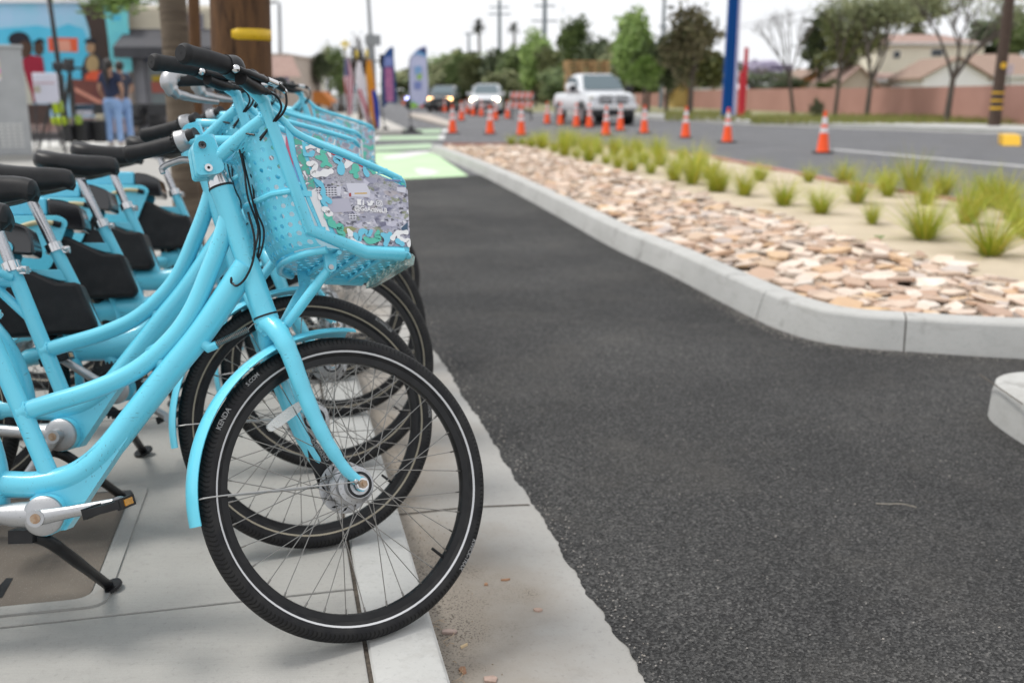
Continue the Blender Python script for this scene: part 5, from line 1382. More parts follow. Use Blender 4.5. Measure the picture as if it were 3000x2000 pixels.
# ---- roadside utility cabinet at the left edge
CAB = noisy("galvanised_cabinet", (.40, .41, .42), (.34, .35, .36), 3, .6, metal=.2)
fr_ = ray_y(80, 300, 17.9); cb = tag(empty('utility_cabinet', (fr_.x - .828, fr_.y + .03, 0), R(26)), "grey metal utility cabinet with rows of vent slots at the left edge", "utility cabinet")
ztop = ray_y(40, 130, 17.4).z
b = MB().box((0, 0, ztop / 2 + .02), (1.46, .78, ztop - .10)); obj('cabinet_body', b, CAB, cb, bevel=.03)
b = MB().box((0, 0, .03), (1.54, .86, .1)); obj('plinth', b, WALK, cb, bevel=.01)
b = MB().box((0, 0, ztop - .02), (1.52, .84, .06)); obj('cabinet_lid', b, CAB, cb, bevel=.02)
SLOT = mat("vent_slot_edge", (.62, .62, .60), .5)
for i in range(4):
    for j in range(7): obj('vent_slot', MB().box((.28 + i * .098, -.393, .24 + j * .062), (.075, .012, .026)), SLOT, cb)
b = MB().add([(.05, -.3935, 1.36), (.365, -.3935, 1.36), (.365, -.3935, 1.74), (.05, -.3935, 1.74)], [(0, 1, 2, 3)])
ST = mat("pink_sticker", (.7, .2, .5), .5); n = N(ST); n.col(n.ramp(n.noise(n.co(), 9, 2), [(0, (.75, .16, .50)), (.48, (.75, .35, .60)), (.56, (.6, .5, .3)), (.64, (.75, .7, .8))], 'CONSTANT')); o = obj('sticker', b, ST, cb)
# ------------------------------------------------------------------ background: vegetation
def leaf_mat(name, cols):
    m = mat(name, cols[0], .6, spec=.25); n = N(m); oi = n.new('ShaderNodeObjectInfo'); gi = n.new('ShaderNodeNewGeometry')
    n.col(n.ramp(gi.outputs['Random Per Island'], [(i / (len(cols) - 1), c) for i, c in enumerate(cols)])); return m
L_MID = leaf_mat("mid_green_leaf", [(0.112, 0.158, 0.060), (0.165, 0.217, 0.083), (0.090, 0.135, 0.053), (0.210, 0.270, 0.090)])
L_DARK = leaf_mat("dark_green_leaf", [(0.068, 0.090, 0.048), (0.105, 0.128, 0.068), (0.060, 0.083, 0.045), (0.135, 0.165, 0.075)])
L_LIGHT = leaf_mat("light_green_leaf", [(0.195, 0.300, 0.075), (0.285, 0.405, 0.112), (0.150, 0.240, 0.068), (0.360, 0.465, 0.165)])
L_OLIVE = leaf_mat("olive_leaf", [(0.180, 0.203, 0.090), (0.240, 0.255, 0.120), (0.135, 0.165, 0.083), (0.285, 0.300, 0.150)])
L_BRONZE = leaf_mat('bronze_green_leaf', [(.12, .105, .06), (.16, .14, .075), (.09, .10, .045), (.20, .17, .10)])
L_PLUM = leaf_mat("dark_plum_leaf", [(.035, .028, .024), (.05, .04, .03), (.028, .022, .020), (.07, .05, .045)])
L_LILAC = leaf_mat("lilac_blossom", [(.50, .46, .60), (.44, .40, .52), (.56, .52, .64)])  # paled blossom tones, with distance haze put into the colour
TRUNK = noisy("grey_brown_bark", (.12, .10, .085), (.075, .06, .05), 8, .9)
def crown_mb(sd, nl, r, leaf, clumps=22, holes=.25):
    rr = random.Random(sd); b = MB(); cs = []
    for k in range(clumps):
        while True:
            q = V((rr.uniform(-1, 1), rr.uniform(-1, 1), rr.uniform(-1, 1)))
            if .25 < q.length < 1: break
        cs.append((V((q.x * r[0], q.y * r[1], q.z * r[2])) * .80, rr.uniform(.22, .42)))
    for k in range(nl):
        c, s = rr.choice(cs); R_ = max(r); p = c + V((rr.gauss(0, 1), rr.gauss(0, 1), rr.gauss(0, .8))) * s * R_ * .55
        u = V((rr.gauss(0, 1), rr.gauss(0, 1), rr.gauss(0, .6))).normalized(); w = u.orthogonal().normalized(); q = leaf * rr.uniform(.5, 1.3)
        b.add([p - u * q, p + w * q * .5, p + u * q, p - w * q * .5], [(0, 1, 2, 3)])
    return b, cs
CRM = {}
def tree(name, label, x, y, zt, zb, rad, lm, group=None, leaf=.14, nl=2200, sd=0, z0=0, trunk_r=.12, flat=1.0):
    t = tag(empty(name, (x, y, z0)), label, 'tree', group); h = (zt - zb) / 2; cz = (zt + zb) / 2 - z0
    key = (lm.name, sd % 3, round(leaf, 2), nl); 
    if key not in CRM: b, cs = crown_mb(hash(lm.name) % 97 + sd % 3, nl, (1, 1, 1), leaf / 2.2); CRM[key] = (b.mesh('crown', lm, False), cs)
    me, cs = CRM[key]; cr_o = obj('crown', me, None, t); cr_o.location = (0, 0, cz); cr_o.scale = (rad, rad * flat, h); cr_o.rotation_euler = (0, 0, sd * 1.3)
    b = MB().tube([(0, 0, -.1), (.03, 0, cz * .4), (0, .02, cz)], [trunk_r, trunk_r * .8, trunk_r * .45], 10)
    for c, s in cs[:7]: b.tube([(0, .0, max(cz - h * .8, .4)), (c.x * rad * .8, c.y * rad * .8, cz + c.z * h * .8)], [trunk_r * .4, .02], 6)
    obj('trunk', b, TRUNK, t); return t
def tree_px(name, label, u, vt, vb, hw, y, lm, **k):
    a, c = ray_y(u, vt, y), ray_y(u, vb, y); rad = 1.4 * hw * y * .97 / FPX
    return tree(name, label, a.x, y, a.z, c.z, rad, lm, **k)
G_ROW = "street trees in the background row"
row = [(1258, 182, 285, 34, 105, L_MID), (1300, 170, 288, 36, 100, L_OLIVE), (1348, 160, 288, 34, 98, L_MID), (1400, 168, 290, 38, 95, L_OLIVE), (1452, 150, 290, 36, 92, L_DARK), (1508, 140, 290, 40, 88, L_MID), (1570, 88, 285, 40, 84, L_LIGHT), (1625, 125, 288, 42, 82, L_OLIVE),
 (1692, 60, 285, 44, 78, L_MID), (1750, 105, 280, 44, 76, L_DARK), (1805, 100, 282, 42, 74, L_OLIVE), (1858, 28, 262, 46, 64, L_LIGHT), (1905, 110, 270, 40, 62, L_MID), (1960, 105, 262, 44, 60, L_DARK), (1480, 205, 292, 40, 70, L_OLIVE), (1640, 200, 290, 44, 66, L_MID), (1760, 190, 288, 40, 64, L_OLIVE), (1890, 165, 268, 34, 56, L_LIGHT)]
WHERE = ["leftmost", "above the dark car", "above the dark car's right headlight", "under the first palm", "above the white car", "under the second palm", "narrow and tall above barricade", "left of the pallet stack", "tall and pointed above the pallets", "above the pickup's cab", "above the pickup's bonnet", "tallest pointed one right of pickup", "right of the pickup, in gap", "before the big dark open tree", "low before the white car's roof", "low behind the barricade", "low behind the pickup", "low beside the pickup's mirror"]
for i, (u, vt, vb, hw, y, lm) in enumerate(row):
    nm = {L_MID: "mid green", L_OLIVE: "olive green", L_DARK: "dark green", L_LIGHT: "bright green"}[lm]
    tree_px('street_tree', nm + " tree in the row behind the oncoming traffic, " + WHERE[i], u, vt, vb, hw, y, lm, group=G_ROW, sd=i, leaf=.26, nl=4200)
for i in range(13):
    tree_px('street_tree', "hazy olive tree of the farther row, " + ("first", "second", "third", "fourth", "fifth", "sixth", "seventh", "eighth", "ninth", "tenth", "eleventh", "twelfth", "last")[i] + " from the dark car", 1245 + i * 68, 186 - (i * 37 % 40) * .8 - i * 3, 298, 84, 118 - i * 2, (L_OLIVE, L_MID)[i % 2], group="trees of the farther background row", sd=i, leaf=.34, nl=3600)
tree_px('street_tree', "large dark open-crowned tree just left of the tall blue post", 2035, 18, 255, 70, 54, L_BRONZE, sd=2, leaf=.26, nl=1700, trunk_r=.14)
tree_px('street_tree', "dark plum-leaved tree behind the flags", 1048, 82, 270, 32, 44, L_PLUM, sd=1, leaf=.17, nl=1500)
tree_px('street_tree', "dark green bushy tree left of the flags, above parked cars", 925, 148, 262, 36, 52, L_DARK, sd=3, leaf=.2, nl=2200)
tree_px('street_tree', "mid green tree directly behind the national flag", 992, 130, 280, 34, 60, L_MID, sd=4, leaf=.2, nl=2200)
tree_px('street_tree', "pale olive tree rising between the two trees left of the flags", 958, 118, 240, 20, 66, L_OLIVE, sd=5, leaf=.2, nl=1400)
tree_px('street_tree', "small light green tree low at the left of the dark bushy one", 900, 175, 250, 22, 58, L_LIGHT, sd=6, leaf=.2, nl=1500)
# right-hand side
tree_px('street_tree', "tall dark tree behind the orange gabled house", 2415, 8, 215, 56, 80, L_DARK, sd=7, leaf=.24, nl=2000, trunk_r=.2)
tree_px('street_tree', "broad olive tree above the small beige gable", 2500, 20, 210, 70, 76, L_OLIVE, sd=8, leaf=.24, nl=1900, trunk_r=.2)
tree_px('street_tree', "grey green tree above the cream house roof", 2690, -40, 120, 66, 92, L_OLIVE, sd=9, leaf=.26, nl=1500, trunk_r=.2)
tree_px('street_tree', "dark green tree behind the right-hand utility pole", 2905, 45, 190, 70, 90, L_DARK, sd=10, leaf=.26, nl=3200, trunk_r=.2)
tree_px('street_tree', "bright green tree at the right edge behind the brown roof", 2990, 30, 180, 48, 84, L_MID, sd=11, leaf=.24, nl=2600, trunk_r=.2)
tree_px('jacaranda_tree', "lilac blossoming tree far behind the red post", 2222, 165, 235, 46, 115, L_LILAC, sd=1, leaf=.3, nl=1800)
tree_px('jacaranda_tree', "lilac blossoming tree behind the bare tree on the right", 2285, 185, 235, 40, 110, L_LILAC, sd=2, leaf=.3, nl=1800)
for i, (u, vt, vb, hw, y, l) in enumerate(((2205, 208, 275, 42, 70, "dark clipped hedge bush behind the wall, nearest the red post"), (2275, 205, 275, 50, 68, "dark clipped hedge bush behind the wall, left of the bare tree"), (2335, 225, 270, 30, 68, "small dark hedge bush behind the wall, right of bare tree"), (2425, 226, 275, 30, 66, "small round green bush in front of the orange house"))):
    t = tree_px('hedge_bush', l, u, vt, vb, hw, y, L_MID if i == 3 else L_DARK, sd=i, leaf=.16, nl=2600); t['category'] = 'bush'
p = ray_y(2392, 318, 44); t = tree('cypress_shrub', "small dark conical shrub standing before the pink wall", p.x, 44, .95, -.05, .32, L_DARK, leaf=.3, nl=900, sd=2, trunk_r=.03); t['category'] = 'shrub'
# bare-branched street trees
def bare_tree(label, u, vb, y, vfork, lean, h, sd, spread=.5, leaves=None, tr=.085):
    p = ray_y(u, vb, y); rr = random.Random(sd); t = tag(empty('bare_tree', (p.x, y, 0)), label, 'tree', 'young bare-branched trees along the wall'); b = MB()
    zf = ray_y(u, vfork, y).z; tips = []
    b.tube([(0, 0, -.1), (lean * .5, 0, zf * .5), (lean, 0, zf)], [tr, tr * .85, tr * .75], 9)
    def grow(q, d, L, r, n):
        e = q + d * L; mid = q.lerp(e, .5) + V((rr.gauss(0, .05), rr.gauss(0, .05), 0)) * L; b.tube([q, mid, e], [r, r * .85, r * .65], 6)
        if n == 0: tips.append(e); return
        for k in range(rr.choice((2, 3))): grow(e, (d + V((rr.gauss(0, spread), rr.gauss(0, spread), rr.uniform(.0, .4)))).normalized(), L * rr.uniform(.6, .85), r * .6, n - 1)
    for k in range(4): grow(V((lean, 0, zf)), V((rr.gauss(0, spread), rr.gauss(0, spread), 1)).normalized(), h * .28, tr * .55, 4)
    obj('branches', b, TRUNK, t)
    if leaves:
        c = MB()
        for e in tips:
            if e.z < zf + h * leaves[1]: continue
            for k in range(leaves[2]):
                q = e + V((rr.gauss(0, 1), rr.gauss(0, 1), rr.gauss(0, 1))) * .28; u_ = V((rr.gauss(0, 1), rr.gauss(0, 1), rr.gauss(0, 1))).normalized(); w = u_.orthogonal(); s = rr.uniform(.04, .10)
                c.add([q - u_ * s, q + w * s * .5, q + u_ * s, q - w * s * .5], [(0, 1, 2, 3)])
        obj('crown', c, leaves[0], t)
bare_tree("thin leafless young tree right of the red post", 2325, 332, 55, 228, -.35, 4.2, 1, .28, None, .11)
bare_tree("thin-trunked young tree left of the clustered branching one, half hidden by leaves", 2445, 338, 50, 215, .12, 3.6, 4, .3, (L_OLIVE, .2, 14), .11)
bare_tree("branching young tree with olive leaves, in front of the small beige gable", 2538, 341, 46.5, 238, .08, 4.4, 7, .36, (L_OLIVE, .35, 26), .13)
bare_tree("branching young tree before the white gable, nearest to the right pole", 2772, 351, 40, 235, .10, 4.6, 9, .40, (L_OLIVE, .5, 12), .14)
# planting along the wall and across the road
b = MB(); rg_ = random.Random(4)
for k in range(5200):
    u = rg_.uniform(1950, 3080); y = rg_.uniform(38, 47) if u > 2200 else rg_.uniform(42, 58); v = 0
    x = (u - 1500) / FPX * .97 * y; z = 0; a = rg_.uniform(0, 6.28); h = rg_.uniform(.10, .34); w = rg_.uniform(.012, .03)
    b.add([(x - w, y, z), (x + w, y, z), (x + w * .4 + cos(a) * h * .5, y + sin(a) * h * .3, z + h), ], [(0, 1, 2)])
obj('strip_grass', b, leaf_mat("strip_grass_blade", [(.22, .24, .06), (.30, .29, .09), (.16, .20, .05), (.34, .28, .12)]), kind='stuff', smooth=False)
# palms
PFR = leaf_mat("palm_frond", [(.05, .055, .045), (.08, .085, .06), (.04, .045, .04)])
def palm(label, u, vt, y, rpx):
    p = ray_y(u, vt, y); t = tag(empty('palm_tree', (p.x, y, ROAD)), label, 'palm tree', 'tall thin palms on the horizon'); rr = random.Random(int(u)); r = 1.7 * rpx * y / FPX
    zt = p.z - r * .8 - ROAD; obj('trunk', MB().tube([(0, 0, 0), (.15, 0, zt * .5), (0, 0, zt)], [.28, .2, .17], 8), TRUNK, t); b = MB()
    for k in range(46):
        a = rr.uniform(0, 6.28); e = rr.uniform(-.9, 1.35); d = V((cos(a) * cos(e), sin(a) * cos(e), sin(e))); q = V((0, 0, zt)); pts = [q + d * r * s - V((0, 0, .25 * r * s * s)) for s in (0, .4, .75, 1.05)]
        w = d.cross(V((0, 0, 1))).normalized() * r * .16
        for i in range(3): b.add([pts[i] - w * (1 - i * .2), pts[i] + w * (1 - i * .2), pts[i + 1] + w * (.8 - i * .3), pts[i + 1] - w * (.8 - i * .3)], [(0, 1, 2, 3)])
    obj('crown', b, PFR, t, smooth=False)
palm("tall thin palm on the horizon, left of the transmission pole", 1402, 52, 150, 15)
palm("tall thin palm on the horizon, between two transmission poles", 1506, 60, 150, 13)
# leafy branch mass that hangs over the mural
t = tag(empty('street_tree', (-10.4, 27.2, 0)), "leafy tree whose crown hangs over the top of the mural", "tree"); a = ray_y(330, -45, 27)
cr_o = obj('crown', crown_mb(21, 3600, (1, 1, 1), .085)[0].mesh('crown', L_LIGHT, False), None, t); cr_o.location = (a.x + 10.4, 0, a.z); cr_o.scale = (1.75, 1.0, .72)
obj('trunk', MB().tube(spline([(1.5, 0, 0), (1.45, 0, 2.4), (1.3, 0, a.z + .2), (.6, 0, a.z + .6), (a.x + 10.4, 0, a.z + .3)], 4), [.12, .10, .05], 10), TRUNK, t)

# ------------------------------------------------------------------ poles, lamps, wires
GALV = noisy("galvanised_steel", (.36, .37, .38), (.28, .29, .30), 2, .5, metal=.4)
def pole_px(name, label, cat, u0, vb, u1, vt, y, r0, r1, m=GALV, z0=0, group=None):
    a = ray_y(u0, vb, y); c = ray_y(u1, vt, y); t = tag(empty(name, (a.x, y, z0)), label, cat, group); obj('shaft', MB().tube([(0, 0, 0), (c.x - a.x, 0, c.z - z0)], [r0, r1], 14), m, t); return t, V((c.x - a.x, 0, c.z - z0))
t, tp = pole_px('street_lamp', "tall grey street lamp with a curved head right of the utility pole", 'street lamp', 824, 330, 818, 12, 48, .11, .07)
obj('lamp_arm', MB().tube(spline([tp, tp + V((-.10, 0, .10)), tp + V((-.28, 0, .10))], 4), .04, 8), GALV, t); obj('lamp_head', MB().ball(tp + V((-.34, 0, .07)), .16, 6, (1.6, .8, .45)), GALV, t)
y = 33.5; a = ray_y(1096, 372, y); zt_ = ray_y(1090, -60, y).z
t = tag(empty('traffic_signal_pole', (a.x, y, ROAD)), "grey traffic signal pole with a sign seen from behind, beside the flags", 'signal pole')
z1 = ray_y(1092, 100, y).z - ROAD; obj('shaft', MB().tube([(0, 0, 0), (-.02, 0, z1)], [.135, .12], 16), GALV, t); obj('upper_shaft', MB().tube([(-.02, 0, z1), (-.07, 0, zt_ - ROAD)], [.06, .05], 12), GALV, t)
q = ray_y(1094, 119, y); obj('sign_back', MB().box((q.x - a.x, -.15, q.z - ROAD), (.50, .02, .33)), GALV, t, bevel=.008); q = ray_y(1126, 180, y)
obj('signal_head', MB().box((.36, -.05, q.z - ROAD), (.2, .2, .42)).tube([(0, 0, q.z - ROAD), (.36, 0, q.z - ROAD)], .03, 8), PLASTIC, t, bevel=.02); q = ray_y(1116, 185, y)
BLUEP = mat("royal_blue_post_paint", (.003, .060, .24), .65, spec=.15); LAV = mat("lavender_post_side", (.48, .46, .68), .5); REDP = mat("red_post_paint", (.55, .015, .03), .45)
y = 46; a = ray_y(2132, 332, y); c = ray_y(2151, -80, y); wv = .40
t = tag(empty('gateway_post', (a.x, y, 0)), "tall royal blue gateway post with a lavender side face", 'post'); dx = c.x - a.x; H_ = c.z
b = MB(); b.add([(-.24, -.1, 0), (.20, -.1, 0), (dx + .24, -.1, H_), (dx - .15, -.1, H_), (-.24, .28, 0), (.20, .28, 0), (dx + .24, .28, H_), (dx - .15, .28, H_)], [(0, 1, 2, 3), (4, 7, 6, 5), (0, 4, 5, 1), (3, 2, 6, 7), (0, 3, 7, 4), (1, 5, 6, 2)]); obj('post_body', b, BLUEP, t, smooth=False)
b = MB(); b.add([(.205, -.05, 0), (.42, .2, 0), (dx + .40, .2, H_), (dx + .245, -.05, H_), (.205, .2, 0), (dx + .245, .2, H_)], [(0, 1, 2, 3), (0, 3, 5, 4), (1, 4, 5, 2)]); obj('side_fin', b, LAV, t, smooth=False)
a = ray_y(2172, 326, y + 3); t = tag(empty('gateway_post', (a.x, y + 3, 0)), "shorter red stepped gateway post right of the blue one", 'post')
z1, z2 = ray_y(2175, 210, y + 3).z, ray_y(2178, 140, y + 3).z; obj('post_body', MB().box((0, 0, z1 / 2), (.30, .3, z1)).box((.09, 0, (z1 + z2) / 2), (.15, .2, z2 - z1)), REDP, t, smooth=False)
# right-hand wooden pole with yellow bands, and the sign behind it
DWOOD = noisy("dark_weathered_wood", (.055, .035, .026), (.085, .055, .04), 9, .85)
y = 36; a = ray_y(2912, 372, y); c = ray_y(2966, -70, y); t = tag(empty('utility_pole', (a.x, y, -.02)), "tall dark wooden utility pole with yellow bands at the right", 'utility pole'); d_ = V((c.x - a.x, 0, c.z + .02))
obj('pole_shaft', MB().tube([V(), d_], [.21, .165], 16), DWOOD, t)
YB = mat("yellow_band", (.70, .40, .02), .5)
for v_, w in ((272, .06), (295, .06), (317, .08)):
    z = ray_y(2918, v_, y).z + .02; f = z / d_.z; obj('yellow_band', MB().tube([d_ * f - V((0, 0, w / 2)), d_ * f + V((0, 0, w / 2))], .213, 16), YB, t)
z = ray_y(2930, 193, y).z + .02; f = z / d_.z; q = d_ * f; obj('yellow_tag', MB().cyl(q + V((-.02, -.215, 0)), q + V((-.02, -.195, 0)), .11, 16), YB, t)
t, tp = pole_px('sign_post', "thin grey post carrying a small pale sign, right of the banded pole", 'sign', 2952, 352, 2958, 196, 42, .035, .035); obj('sign_plate', MB().box(tp + V((0, -.05, -.1)), (.30, .01, .38)), mat("pale_sign", (.62, .52, .58), .5), t)
def tpole(u, vt, y, label, bars, r=.16):
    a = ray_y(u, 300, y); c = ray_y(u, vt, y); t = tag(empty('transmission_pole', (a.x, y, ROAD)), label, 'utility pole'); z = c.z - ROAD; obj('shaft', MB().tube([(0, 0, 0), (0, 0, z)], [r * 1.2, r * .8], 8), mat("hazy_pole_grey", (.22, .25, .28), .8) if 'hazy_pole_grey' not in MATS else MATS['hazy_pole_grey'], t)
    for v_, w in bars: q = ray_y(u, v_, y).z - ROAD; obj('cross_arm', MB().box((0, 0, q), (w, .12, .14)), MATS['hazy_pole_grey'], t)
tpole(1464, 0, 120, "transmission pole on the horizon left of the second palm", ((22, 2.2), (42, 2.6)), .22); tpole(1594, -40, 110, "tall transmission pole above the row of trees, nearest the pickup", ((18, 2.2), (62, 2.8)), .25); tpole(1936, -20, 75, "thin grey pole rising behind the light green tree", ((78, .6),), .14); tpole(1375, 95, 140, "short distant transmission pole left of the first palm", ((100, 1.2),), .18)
for i, (v0, v1) in enumerate(((84, 36), (76, 30))):
    b = MB(); p, q = ray_y(2140, v0 - i, 80), ray_y(2420, v1 - i * 18, 64); b.tube([p.lerp(q, k / 8) - V((0, 0, .25 * sin(pi * k / 8))) for k in range(9)], .02, 5); o = obj('overhead_wire', b, mat("wire_grey%d" % i, (.3, .3, .33), .7)); tag(o, "thin overhead wire against the sky right of the blue post, %s of two" % ("lower" if i == 0 else "upper"), "wire")

# ------------------------------------------------------------------ wall and houses on the right
PINK = noisy("pink_block_wall", (.45, .25, .21), (.39, .21, .175), .6, .9, .3, 12)
wl_ = [V((20.9, 26, 0)), V((19.2, 38, 0)), V((18.4, 52, 0)), V((16.9, 62, 0)), V((15.0, 72, 0)), V((11.0, 88, 0)), V((5.0, 104, 0))]
b = MB()
for i, p in enumerate(wl_):
    h = (1.46, 1.42, 1.36, 1.36, 1.34, 1.05, .9)[i]; b.v += [p + V((-.1, 0, -.1)), p + V((.1, 0, -.1)), p + V((.1, 0, h)), p + V((-.1, 0, h))]
b.f = [(4 * i + j, 4 * i + (j + 1) % 4, 4 * i + 4 + (j + 1) % 4, 4 * i + 4 + j) for i in range(len(wl_) - 1) for j in range(4)] + [(0, 1, 2, 3)]
tag(obj('boundary_wall', b, PINK, smooth=False), "long low pinkish red wall running behind the young trees", "wall")
def house(label, u0, u1, ve, vr, y, depth, wall, roof, front='eave', vb=280, windows=(), over=.35, name='house'):
    x0, x1 = ray_y(u0, ve, y).x, ray_y(u1, ve, y).x; ze, zr = ray_y((u0 + u1) / 2, ve, y).z, ray_y((u0 + u1) / 2, vr, y).z
    t = tag(empty(name, ((x0 + x1) / 2, y, 0)), label, 'house'); w = (x1 - x0) / 2
    b = MB()
    if front == 'gable':
        b.prism([(-w, 0), (w, 0), (w, ze), (0, zr - .05), (-w, ze)], lambda x, z: (x, 0, z), lambda x, z: (x, depth, z)); obj('wall', b, wall, t, smooth=False)
        for s in (-1, 1):
            d = V((s * (w + over), 0, ze - over * (zr - ze) / w)) - V((0, 0, zr)); b = MB(); q = [V((0, -over, zr)), V((s * (w + over), -over, zr + d.z)), V((s * (w + over), depth + over, zr + d.z)), V((0, depth + over, zr))]
            b.add(q + [v + V((0, 0, .14)) for v in q], [(0, 1, 2, 3), (4, 5, 6, 7), (0, 1, 5, 4), (1, 2, 6, 5), (2, 3, 7, 6), (3, 0, 4, 7)]); obj('roof', b, roof, t, smooth=False)
    else:
        obj('wall', MB().box((0, depth / 2, ze / 2), (2 * w, depth, ze)), wall, t, smooth=False)
        b = MB(); q = [(-w - over, -over, ze), (w + over, -over, ze), (w + over, depth + over, ze), (-w - over, depth + over, ze), (-w * .55, depth * .5, zr), (w * .55, depth * .5, zr)]
        b.add(q, [(0, 1, 5, 4), (1, 2, 5), (2, 3, 4, 5), (3, 0, 4), (0, 1, 2, 3)]); obj('roof', b, roof, t, smooth=False)
        obj('fascia', MB().box((0, -over - .02, ze + .02), (2 * w + 2 * over, .05, .2)), WPAINT, t, smooth=False)
    for (a, c, d, e) in windows:
        p, q = ray_y(a, d, y), ray_y(c, e, y); ox = (x0 + x1) / 2; f = obj('window', MB().box(((p.x + q.x) / 2 - ox, -.03, (p.z + q.z) / 2), (q.x - p.x, .06, p.z - q.z)), WPAINT, t, smooth=False)
        obj('pane', MB().box(((p.x + q.x) / 2 - ox, -.07, (p.z + q.z) / 2), ((q.x - p.x) * .86, .02, (p.z - q.z) * .86)), MATS.get('house_glass') or mat('house_glass', (.05, .06, .07), .15), f, smooth=False)
    return t
CREAM = noisy("cream_stucco", (.82, .78, .66), (.76, .72, .60), 1, .9); BEIGE = noisy("beige_stucco", (.50, .42, .36), (.45, .38, .32), 1, .9); ORST = noisy("orange_stucco", (.60, .30, .13), (.52, .26, .12), 1, .9); WST = noisy("white_stucco", (.86, .85, .87), (.80, .79, .82), 1, .9)
ROOFB = noisy("brown_shingle_roof", (.34, .24, .19), (.26, .18, .14), 5, .9); ROOFP = noisy("pinkish_tile_roof", (.40, .28, .24), (.33, .22, .19), 5, .9)
house("cream two-storey house with a brown hip roof behind the wall", 2585, 2885, 130, 92, 84, 9, CREAM, ROOFP, 'eave', windows=((2728, 2762, 144, 166), (2618, 2636, 150, 172)))
house("white gable-fronted house wing in front of the cream house", 2706, 2896, 226, 172, 70, 6, WST, ROOFB, 'gable')
house("low house with a wide brown roof at the right edge", 2868, 3120, 226, 152, 72, 9, WST, ROOFB, 'eave')
house("small beige gabled house left of the cream two-storey one", 2462, 2565, 245, 198, 74, 7, BEIGE, ROOFP, 'gable')
house("orange gabled house at the left of the houses", 2360, 2446, 226, 203, 82, 7, ORST, ROOFB, 'gable')
house("low tan house wing with dark carport under the cream house", 2560, 2705, 238, 212, 76, 5, BEIGE, ROOFP, 'eave', windows=((2612, 2650, 229, 246), (2656, 2700, 232, 246)))
house("distant tan house half hidden behind the open dark tree", 2010, 2110, 262, 222, 92, 8, BEIGE, ROOFP, 'eave')
house("distant yellow-fronted cottage behind the tree trunks", 1975, 2015, 262, 240, 78, 5, noisy("ochre_stucco", (.55, .40, .14), (.5, .36, .13), 1, .9), ROOFB, 'gable')

# ------------------------------------------------------------------ buildings on the left
MW = noisy("mural_sky_blue", (.22, .62, .78), (.42, .62, .84), .8, .85)
y = 30.0; xl, xr = -21.0, ray_y(377, 200, y).x; zt = ray_y(150, 10, y).z
t = tag(empty('mural_building', ((xl + xr) / 2, y, 0)), "flat-roofed building whose front wall carries a bright blue painted mural", 'building'); ox = (xl + xr) / 2
obj('wall', MB().box((0, 3, zt / 2), (xr - xl, 6, zt)), BEIGE, t, smooth=False); obj('roof', MB().box((0, 2.95, zt + .07), (xr - xl + .2, 6.2, .14)), WST, t, smooth=False)
def mp(pts, name, m, k):
    b = MB().poly([V((ray_y(u, v, y).x - ox, -.004 * k - .004, ray_y(u, v, y).z)) for u, v in pts]); return obj(name, b, m, t, smooth=False)
def pm(name, c, c2=None, s=2): return noisy(name, c, c2 or tuple(x * .82 for x in c), s, .85)
TURQ = pm("mural_turquoise", (.22, .72, .76), (.16, .62, .72)); DBR = pm("mural_brown", (.07, .047, .040)); DPB = pm("mural_deep_blue", (.08, .52, .74), (.12, .56, .80)); HAIR = pm("mural_hair", (.022, .022, .032)); SK1 = pm("mural_dark_skin", (.09, .05, .032)); SK2 = pm("mural_light_skin", (.42, .26, .15)); RDS = pm("mural_red", (.38, .02, .05)); ORG = pm("mural_orange", (.80, .15, .055), (.70, .10, .05)); SAL = pm("mural_salmon", (.80, .36, .26)); CRM_ = pm("mural_cream", (.62, .60, .50)); MAR = pm("mural_maroon", (.13, .045, .05), (.24, .085, .06), 1); TAN_ = pm("mural_tan", (.48, .34, .17))
mp([(-300, 8), (376, 8), (376, 392), (-300, 392)], 'painted_sky', MW, 0)
mp([(-300, 130), (-100, 90), (60, 80), (110, 75), (160, 85), (200, 70), (245, 85), (262, 130), (262, 240), (-300, 240)], 'painted_hills', DPB, 1)
mp([(228, 12), (302, 12), (312, 60), (322, 150), (335, 225), (255, 260), (268, 150), (262, 90), (248, 45)], 'painted_tower', DBR, 2)
mp([(304, 14), (372, 14), (376, 60), (388, 200), (388, 210), (326, 205), (318, 120), (310, 60)], 'painted_curtain', TURQ, 3)
mp([(324, 48), (357, 47), (355, 60), (326, 62)], 'painted_shade', DPB, 4)
mp([(140, 110), (228, 112), (229, 153), (143, 152)], 'painted_sign', ORG, 2); mp([(165, 118), (205, 118), (210, 150), (170, 152)], 'painted_panel', SAL, 4)
def person_art(hair, face, body, hc, fc, bc, k): mp(body, 'painted_clothes', bc, k); mp(face, 'painted_face', fc, k + 1); mp(hair, 'painted_hair', hc, k + 2)
el = lambda cx, cy, rx, ry, n=14, a0=0, a1=2 * pi: [(cx + rx * cos(a0 + (a1 - a0) * i / n), cy + ry * sin(a0 + (a1 - a0) * i / n)) for i in range(n)]
person_art([(92, 125)] + el(118, 130, 15, 17, 10, pi, 2 * pi) + [(133, 130), (126, 124), (106, 124)], el(115, 142, 15, 22), [(66, 175), (84, 160), (112, 165), (126, 168), (134, 225), (128, 300), (80, 300), (70, 230)], HAIR, SK1, RDS, 5)
person_art(el(57, 116, 31, 22, 12, pi * .95, 2 * pi) + [(92, 128), (70, 118), (45, 140), (34, 132)], el(72, 142, 24, 28), [(38, 165), (56, 168), (66, 190), (96, 285), (98, 305), (70, 310), (48, 240)], HAIR, SK1, CRM_, 8)
person_art(el(266, 122, 17, 9, 10, pi, 2 * pi) + [(283, 128), (250, 128)], el(266, 140, 14, 18), [(238, 205), (250, 170), (262, 160), (288, 162), (300, 175), (302, 235), (240, 235)], HAIR, SK2, pm("mural_charcoal", (.05, .05, .06)), 5)
